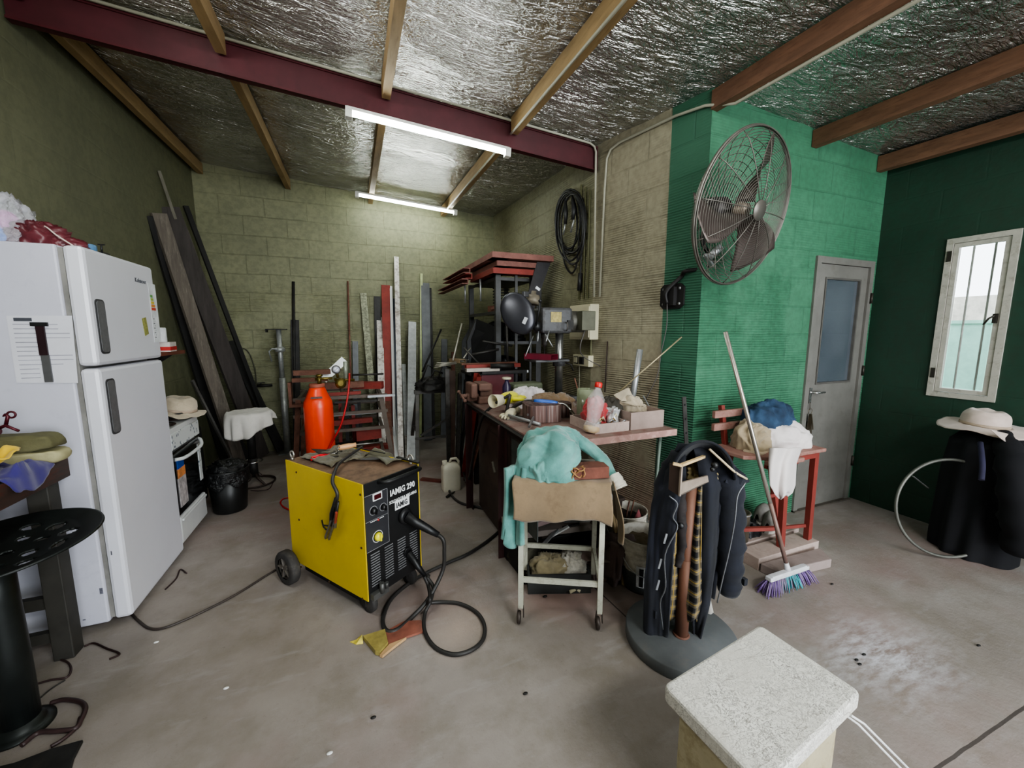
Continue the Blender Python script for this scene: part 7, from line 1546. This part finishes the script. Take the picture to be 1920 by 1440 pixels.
# ================================================================ STYROFOAM BOX
q0=G(1243,1283,.42);q1=G(1425,1170,.42);q2=G(1616,1297,.42);q3=G(1470,1440,.42)
q3=q0+(q2-q1)
t=thing('foam_box','white polystyrene foam box with a scratched lid in the foreground','box',((q0+q2)/2).xy.to_3d())
n=NT('scratched_polystyrene'); o=n.obj(); cr=n.noise(o,78,3,.6,1.4); cz=n.math('ABSOLUTE',n.math('SUBTRACT',cr,.5)); k1=n.ramp(cz,[(.0,(1,1,1)),(.055,(0,0,0))]); k2=n.ramp(n.noise(o,5,3),[(.36,(.15,.15,.15)),(.60,(1,1,1))])
c1=n.mix(n.math('MULTIPLY',n.math('MULTIPLY',k1,k2),.85),n.ramp(n.noise(o,5,4),[(.3,srgb(206,202,194)),(.7,srgb(232,230,224))]),srgb(96,90,84))
ln=n.noise(n.n('ShaderNodeMapping',{'Vector':o,'Scale':(1.2,9,1),'Rotation':(0,0,.9)}).outputs[0],3,2); c1=n.mix(n.math('MULTIPLY',n.ramp(n.math('ABSOLUTE',n.math('SUBTRACT',ln,.5)),[(.0,(1,1,1)),(.006,(0,0,0))]),.6),c1,srgb(110,100,92))
n.put(n.b.inputs['Base Color'],c1); n.b.inputs['Roughness'].default_value=.7; n.put(n.b.inputs['Normal'],n.bump(n.math('ADD',n.math('MULTIPLY',k1,-1.),n.noise(o,60,3)),.4,.003)); m_sty=n.m
m_sty2=mat('yellowed_polystyrene',(176,166,138),.75,0,.14,7,dirt=(130,118,84),dirt_amt=.35)
def rquad(qs,z0,z1,r,inset=0.,n_=6):
    ctr=sum(qs,V(0,0,0))/4; Q=[]
    for i in range(4):
        p=qs[i]; a=(qs[i-1]-p).normalized(); b=(qs[(i+1)%4]-p).normalized(); p=p+(a+b)*inset
        s,e=p+a*r,p+b*r
        for k in range(n_+1): f=k/n_; Q.append(s*(1-f)**2+p*2*f*(1-f)+e*f*f)
    return MB().poly([V(v.x,v.y,z0) for v in Q],(0,0,z1-z0))
link('lid',rquad([q0,q1,q2,q3],.372,.42,.022),m_sty,t,bevel=.008)
link('box_body',rquad([q0,q1,q2,q3],.0,.372,.02,.03),m_sty2,t,bevel=.006)
ed=(q2-q1).normalized(); nn_=(q2-q3).normalized()
e2=q2+(q3-q2)*.12
for k in range(2): link('white_cord',MB().tube([G(1578+k*12,1342+k*2,.36)+V(.012,.0,0),G(1600+k*12,1362,.30)+V(.02,-.0,0),G(1700+k*14,1452,.12)],.0035,6),m_txt,t)
# ================================================================ RED BENCH CHAIR AND CLOTHES
m_rp=mat('red_chair_paint',(128,54,46),.6,0,.16,8,dirt=(116,50,46),dirt_amt=.25); m_seat=mat('worn_pink_red_wood',(146,110,100),.7,0,.2,7,stretch=(3,1,3),dirt=(132,70,62),dirt_amt=.35)
SZ=.70
a0=G(1378,843,SZ); fr=G(1522,838,SZ); bl_=G(1362,826,SZ)
CX0,CX1,CYF,CYB=2.055,2.60,1.47,1.76
fl_=AY(1398,862,CYF)
t=thing('red_chair','wide red painted wooden chair with slatted back against the green wall','chair',(2.33,1.6,0))
link('seat',MB().poly([V(CX0-.03,CYF+.06,SZ-.022),V(CX0+.10,CYF-.02,SZ-.022),V(CX1+.03,CYF-.02,SZ-.022),V(CX1+.03,CYB,SZ-.022),V(CX0-.05,CYB,SZ-.022)],(0,0,.022)),m_seat,t,bevel=.004)
link('apron',MB().box(CX0+.09,CX0+.36,CYF-.0,CYF+.02,SZ-.075,SZ-.022).box(CX0+.36,CX1,CYF+.0,CYF+.02,SZ-.06,SZ-.022),m_rp,t)
link('front_ledge',MB().box(CX0+.06,CX0+.33,CYF-.05,CYF,SZ-.045,SZ-.02),m_seat,t,bevel=.004)
def leg4(x0,y0,x1,y1,w=.035): return link('leg',MB().bar(V(x1,y1,.078),V(x0,y0,SZ-.022),w,w*.9,(0,-1,0)),m_rp,t)
leg4(CX0+.27,CYF+.02,2.40,1.52); leg4(CX1-.01,CYF+.02,2.655,1.52); leg4(CX1-.13,CYB-.06,2.455,1.56,.03); leg4(CX0+.08,CYB-.06,2.10,1.72,.03)
link('rung',MB().bar(V(2.14,1.60,.20),V(2.39,1.52,.20),.022,.022),m_rp,t); link('rung',MB().bar(V(2.455,1.56,.17),V(2.65,1.52,.17),.012,.02),m_rp,t)
link('rung',MB().bar(V(2.27,1.54,.42),V(2.36,1.53,.42),.02,.02),m_rp,t)
for x in(2.135,2.56): link('back_post',MB().bar(V(x,CYB-.02,SZ-.02),V(x,CYB+.03,SZ+.24),.028,.025,(0,-1,0)),m_rp,t)
for z in(.815,.895):link('back_slat',MB().box(2.03,2.58,CYB-.02,CYB+.004,z-.022,z+.022),m_seat,t,bevel=.003)
# clothes pile
m_wht=mat('white_rag_shirt',(214,206,204),.85,0,.06,10,fabric=True); m_khk=mat('khaki_cloth',(156,140,114),.85,0,.2,10,fabric=True); n=NT('blue_denim'); o=n.obj(); n.put(n.b.inputs['Base Color'],n.ramp(n.noise(o,10,5),[(.28,srgb(22,34,52)),(.55,srgb(42,66,92)),(.8,srgb(66,94,122))])); n.b.inputs['Roughness'].default_value=.9; n.put(n.b.inputs['Normal'],n.bump(n.noise(o,240,2),.3,.003)); m_den=n.m
def pile(c,rx,ry,h,m,nm,label,cat,seed,rot=0.,fold=.02,fr=7,pw=.7,parent=None,lean_=(0,0)):
    mb=MB(); drapeheap(mb,c,rx,ry,h,seed*1.3,fold*2.0,7.,rot=rot,pw=.6,lean_=lean_)
    if parent is not None: return link(nm,mb,m,parent)
    return tag(link(nm,mb,m),label,cat)
    def fn(u,v):
        a=2*PI*u; t_=v*PI*.5; d=V(math.cos(a),math.sin(a),0); z=math.cos(t_)**pw; r=math.sin(t_)**.7
        rad=1+.16*noise.noise(V(d.x*1.4+seed,d.y*1.4,seed))
        f=fold*(math.sin(fr*a+6*v+1.7*math.sin(3*a+seed))*min(1,v*1.5)+.9*ridge(V(d.x*2*r+seed,d.y*2*r,v*2),1.6)+1.0*noise.noise(V(d.x*3*r,d.y*3*r+seed,v*3)))
        x,y=d.x*r*(rx*rad+f),d.y*r*(ry*rad+f); zz_=max(0.,z*h*(1+.2*noise.noise(V(d.x*2*r+seed,d.y*2*r,2)))+f*.7*z)
        x+=lean_[0]*z; y+=lean_[1]*z
        cr,sr=math.cos(rot),math.sin(rot); return c+V(x*cr-y*sr,x*sr+y*cr,zz_)
    mb.grid(fn,90,36,cu=True)
    if parent is not None: return link(nm,mb,m,parent)
    return tag(link(nm,mb,m),label,cat)
pile((2.19,1.62,SZ+.001),.085,.10,.16,m_khk,'khaki_trousers','crumpled khaki cloth at the left of the clothes pile on red chair','clothes',3,.2,.022)
ws_=thing('white_garment','white garment heaped on the red chair with one sleeve hanging down','clothes',(2.42,1.6,SZ))
pile((2.43,1.61,SZ+.001),.21,.12,.135,m_wht,'garment_body','','',6,-.1,.020,8,parent=ws_)
def Cp(px,py,y): return AY(px,py,y)
mb=MB()
def hs_(u,v):
    px0,px1=interp([(0,1444,1502),(.3,1442,1492),(.75,1443,1490),(.93,1452,1484),(1,1460,1476)],v); px=px0+(px1-px0)*u; py=840+92*v+ (4*math.sin(u*6))*(v>.9)
    return Cp(px,py,CYF-.075-.012*math.sin(u*10+v*2)-.028*math.sin(u*PI)+.02*(1-v))
mb.grid(hs_,36,30); link('hanging_sleeve',mb,m_wht,ws_,solid=.010)
pile((2.41,1.67,SZ+.09),.225,.10,.165,m_den,'denim_garment','blue denim garment on top of the white garment on red chair','clothes',9,.05,.024)
tag(link('folded_newspaper',MB().rbox((2.17,1.56,SZ+.006),(.12,.10,.010),.3),mat('buff_paper',(176,160,138),.8)),'folded buff paper under the khaki cloth on the red chair','paper')
# board and slab below, paint can, shoes
tag(link('wooden_plank',MB().box(2.15,2.70,1.475,1.60,.0,.075),m_ply,bevel=.003),'grey-pink wooden plank under the red chair legs','plank')
tag(link('concrete_slab',MB().poly([V(2.17,1.37,0),V(2.585,1.335,0),V(2.66,1.445,0),V(2.15,1.465,0)],(0,0,.055)),mat('grey_mauve_concrete',(146,132,128),.85,0,.15,8,bump=.3),bevel=.006),'flat concrete slab lying in front of the wooden plank','slab')
tag(link('rear_plank',MB().box(2.12,2.75,1.63,1.78,.0,.075),m_ply,bevel=.003),'second grey-pink plank behind, below the shoes under red chair','plank')
pc=V(2.24,1.69,.076); t=thing('paint_can','grey-brown paint can under the left side of red chair','can',pc)
link('can_body',MB().lathe(pc,[(0,0),(.062,0),(.062,.17),(.066,.175),(.066,.185),(.055,.185),(.055,.17),(0,.165)],32),mat('grey_brown_can',(104,96,84),.5,.3,.2),t); link('can_band',MB().torus(pc+V(0,0,.178),.064,.004,n=32),m_galv,t)
def shoe(c,rz_,label):
    c=Vector(c); R=Matrix.Rotation(rz_,3,'Z'); t=thing('work_shoe',label,'shoe',c); L_=.26
    def prof_(x): # half width
        return .034+.012*math.sin(min(1,max(0,x/L_))*PI*.9+.4)
    out=[]
    for i in range(13): x=L_*i/12; w=prof_(x)*(1-((abs(x/L_-.5)*2)**6)*.7); out.append((x,w))
    pts=[c+R@V(x,-w,0) for x,w in out]+[c+R@V(x,w,0) for x,w in reversed(out)]
    link('sole',MB().poly(pts,(0,0,.022)),mat('pale_sole',(176,170,162),.7),t)
    mb=MB()
    def up(u,v):
        x=L_*(.02+.96*v); w=prof_(x)*(1-((abs(x/L_-.5)*2)**6)*.8); hgt=.022+(.085 if x<.10 else .085-.05*min(1,(x-.10)/.12))*max(.05,(1-((x/L_-.5)*2)**10)); a=PI*u
        return c+R@V(x,w*math.cos(a),.02+(hgt)*math.sin(a))
    mb.grid(up,16,20); link('upper',mb,mat('grey_shoe_leather',(120,116,110),.7,0,.3,14),t,solid=.003)
    link('laces',MB().tube([c+R@V(.11,-.02,.105),c+R@V(.13,.02,.10),c+R@V(.15,-.02,.09),c+R@V(.17,.02,.082)],.004,6),m_txt,t); return t
shoe((2.47,1.66,.076),.5,'grey worn shoe on the rear plank under red chair, front one'); shoe((2.46,1.73,.11),.2,'grey worn shoe under the red chair, raised behind the other')
mb=MB(); heap(mb,V(2.36,1.71,.076),.07,.05,.10,91,.6,36,16); tag(link('black_bag',mb,m_blk),'small black bag between paint can and shoes under chair','bag')
# perforated bar at the corner
pb0=AY(1286,742,1.88); pb1=V(2.0,1.865,0)
xx=AY(1287,745,1.87)
t=thing('perforated_bar','grey perforated flat bar standing against the green wall corner','bar',V(xx.x+.02,1.86,0))
link('bar_body',MB().bar(V(xx.x+.03,1.78,.0),V(xx.x,1.89,xx.z),.032,.006,(0,-1,0)),m_steel,t)
for k in range(5): f=.95-.09*k; p=V(xx.x+.03,1.78,0)*(1-f)+V(xx.x,1.89,xx.z)*f; link('bolt_hole',MB().lathe(p+V(0,-.004,0),[(0,0),(.007,0),(.007,.001),(0,.001)],12,(0,-1,0)),mat('hole_black',(14,14,14),.8),t)
# broom
B0=G(1480,1080,.0); hd0=V(2.185,1.318,0); 
t=thing('broom','broom with purple and teal bristles leaning beside the red chair','broom',hd0)
hA,hB=G(1440,1086,.085),G(1512,1062,.085); hdv=(hB-hA).normalized(); mid=(hA+hB)/2
link('broom_block',MB().bar(hA,hB,.035,.022).bar(mid-hdv*.14,mid+hdv*.14,.030,.03),mat('broom_white_block',(206,206,210),.4),t,bevel=.004)
mbs={}
random.seed(12); cols=[mat('purple_bristle',(122,96,150),.7,0,.2),mat('teal_bristle',(70,160,168),.7,0,.2),mat('mauve_bristle',(150,134,160),.7,0,.2)]
for ci in range(3): mbs[ci]=MB()
side=V(-hdv.y,hdv.x,0)
for k in range(420):
    f=random.random(); s=random.uniform(-.018,.018); ci=(1 if .3<f<.68 else 0) if random.random()<.75 else 2
    p=hA+(hB-hA)*f+side*s+V(0,0,-.012); e=p+hdv*((f-.5)*.09+random.uniform(-.012,.012))+side*(s*1.6+random.uniform(-.01,.01)); e.z=random.uniform(.002,.012)
    mbs[ci].tube([p,(p+e)/2+V(0,0,.005),e],[.0024,.0026,.0018],4)
for ci,nm in enumerate(('purple_bristles','teal_bristles','mauve_bristles')): o=link(nm,mbs[ci],cols[ci],t); o['kind']='stuff'
top=AY(1360,622,1.47); bs=mid+V(0,0,.015)
link('ferrule',MB().tube([bs,bs+(top-bs)*.035],[.016,.012],14),mat('broom_white_block',(206,206,210),.4),t)
link('handle',MB().cyl(bs+(top-bs)*.03,top,.0105,14),mat('brushed_metal_tube',(186,178,170),.3,.8,.1,6,stretch=(3,3,.5)),t)
link('worn_section',MB().cyl(bs+(top-bs)*.03,bs+(top-bs)*.30,.0112,14),mat('brownish_handle_wear',(128,104,96),.5,.3),t)
# ================================================================ DRAPED CHAIR, HAT, HOOP
HP=AY(1835,800,1.17); 
base=V(HP.x-.0,1.12,0)
m_blkc=mat('black_navy_drape',(9,9,15),.9,0,.35,5,fabric=False)
t=thing('dark_coat','black and navy coat draped over a chair beneath the window','coat',base)
mb=MB(); topz=HP.z-.02
def coat(u,v):
    a=2*PI*u; d=V(math.cos(a),math.sin(a),0); r=interp([(0,.0),(.06,.11),(.14,.165),(.35,.18),(.7,.18),(.93,.185),(1.,.185)],v)[0]
    r*=1+.05*noise.noise(V(d.x*2,d.y*2,v*2))+.06*math.sin(7*a+2*math.sin(2*a)+v*2)*min(1,v*1.5); z=topz*(1-max(0,v-.06)/.94)+.012*noise.noise(d*3)
    ex=1.+.1*max(0,-d.y)*v
    return base+V(d.x*r*ex,d.y*r*ex,max(.004,z))
mb.grid(coat,100,44,cu=True); link('coat_body',mb,m_blkc,t)
tube_on([AY(1880,815,1.05),AY(1900,870,.95),AY(1912,950,.90),AY(1920,1030,.88)],[.04,.07,.08,.085],m_blkc,'coat_sleeve',t,seed=3)
link('lapel',MB().tube(smooth_path([AY(1838,830,1.0),AY(1842,870,.95),AY(1840,900,.93)],5),[.012]*11,8),mat('navy_lapel',(34,32,56),.85),t)
hh=hat('wide_brim_hat',(HP.x+.0,HP.y-.02,HP.z-.005),.205,.105,.10,mat('beige_hat_cloth',(196,178,168),.8,0,.1,12,fabric=True),'wide-brimmed beige sun hat on top of the dark coat',seed=2,brim_drop=.03,tilt=Matrix.Rotation(.06,3,'X'))
mb=MB()
def flp(u,v):
    px=1858+ (34+16*v)*u+18*v; py=806+8*u+ (45 if False else 44)*v*(.35+.65*u)
    return AY(px,py,1.02-.02*v)
mb.grid(flp,12,12); link('neck_flap',mb,mat('beige_hat_cloth',(196,178,168),.8,0,.1,12,fabric=True),hh,solid=.004)
HC=G(1780,953,.318); hn=V(-.45,-.86,.12).normalized()
tag(link('metal_hoop',MB().torus(HC,.302,.009,hn,80,8),mat('dull_grey_hoop',(104,104,98),.5,.5)),'large thin metal hoop leaning against the dark coat','hoop')
tag(link('hoop_strip',MB().bar(AY(1712,893,1.35),AY(1740,915,1.33),.012,.004),m_galv),'short pale strip behind the upper left of metal hoop','strip')
# chair frame under the coat (just peeks)
tag(link('hidden_stool',MB().lathe(base,[(.0,.0),(.12,0),(.12,.01),(.02,.03),(.02,.60),(.14,.62),(.14,.66),(0,.66)],28),m_dark),'dark round stool carrying the black coat and sun hat','stool')
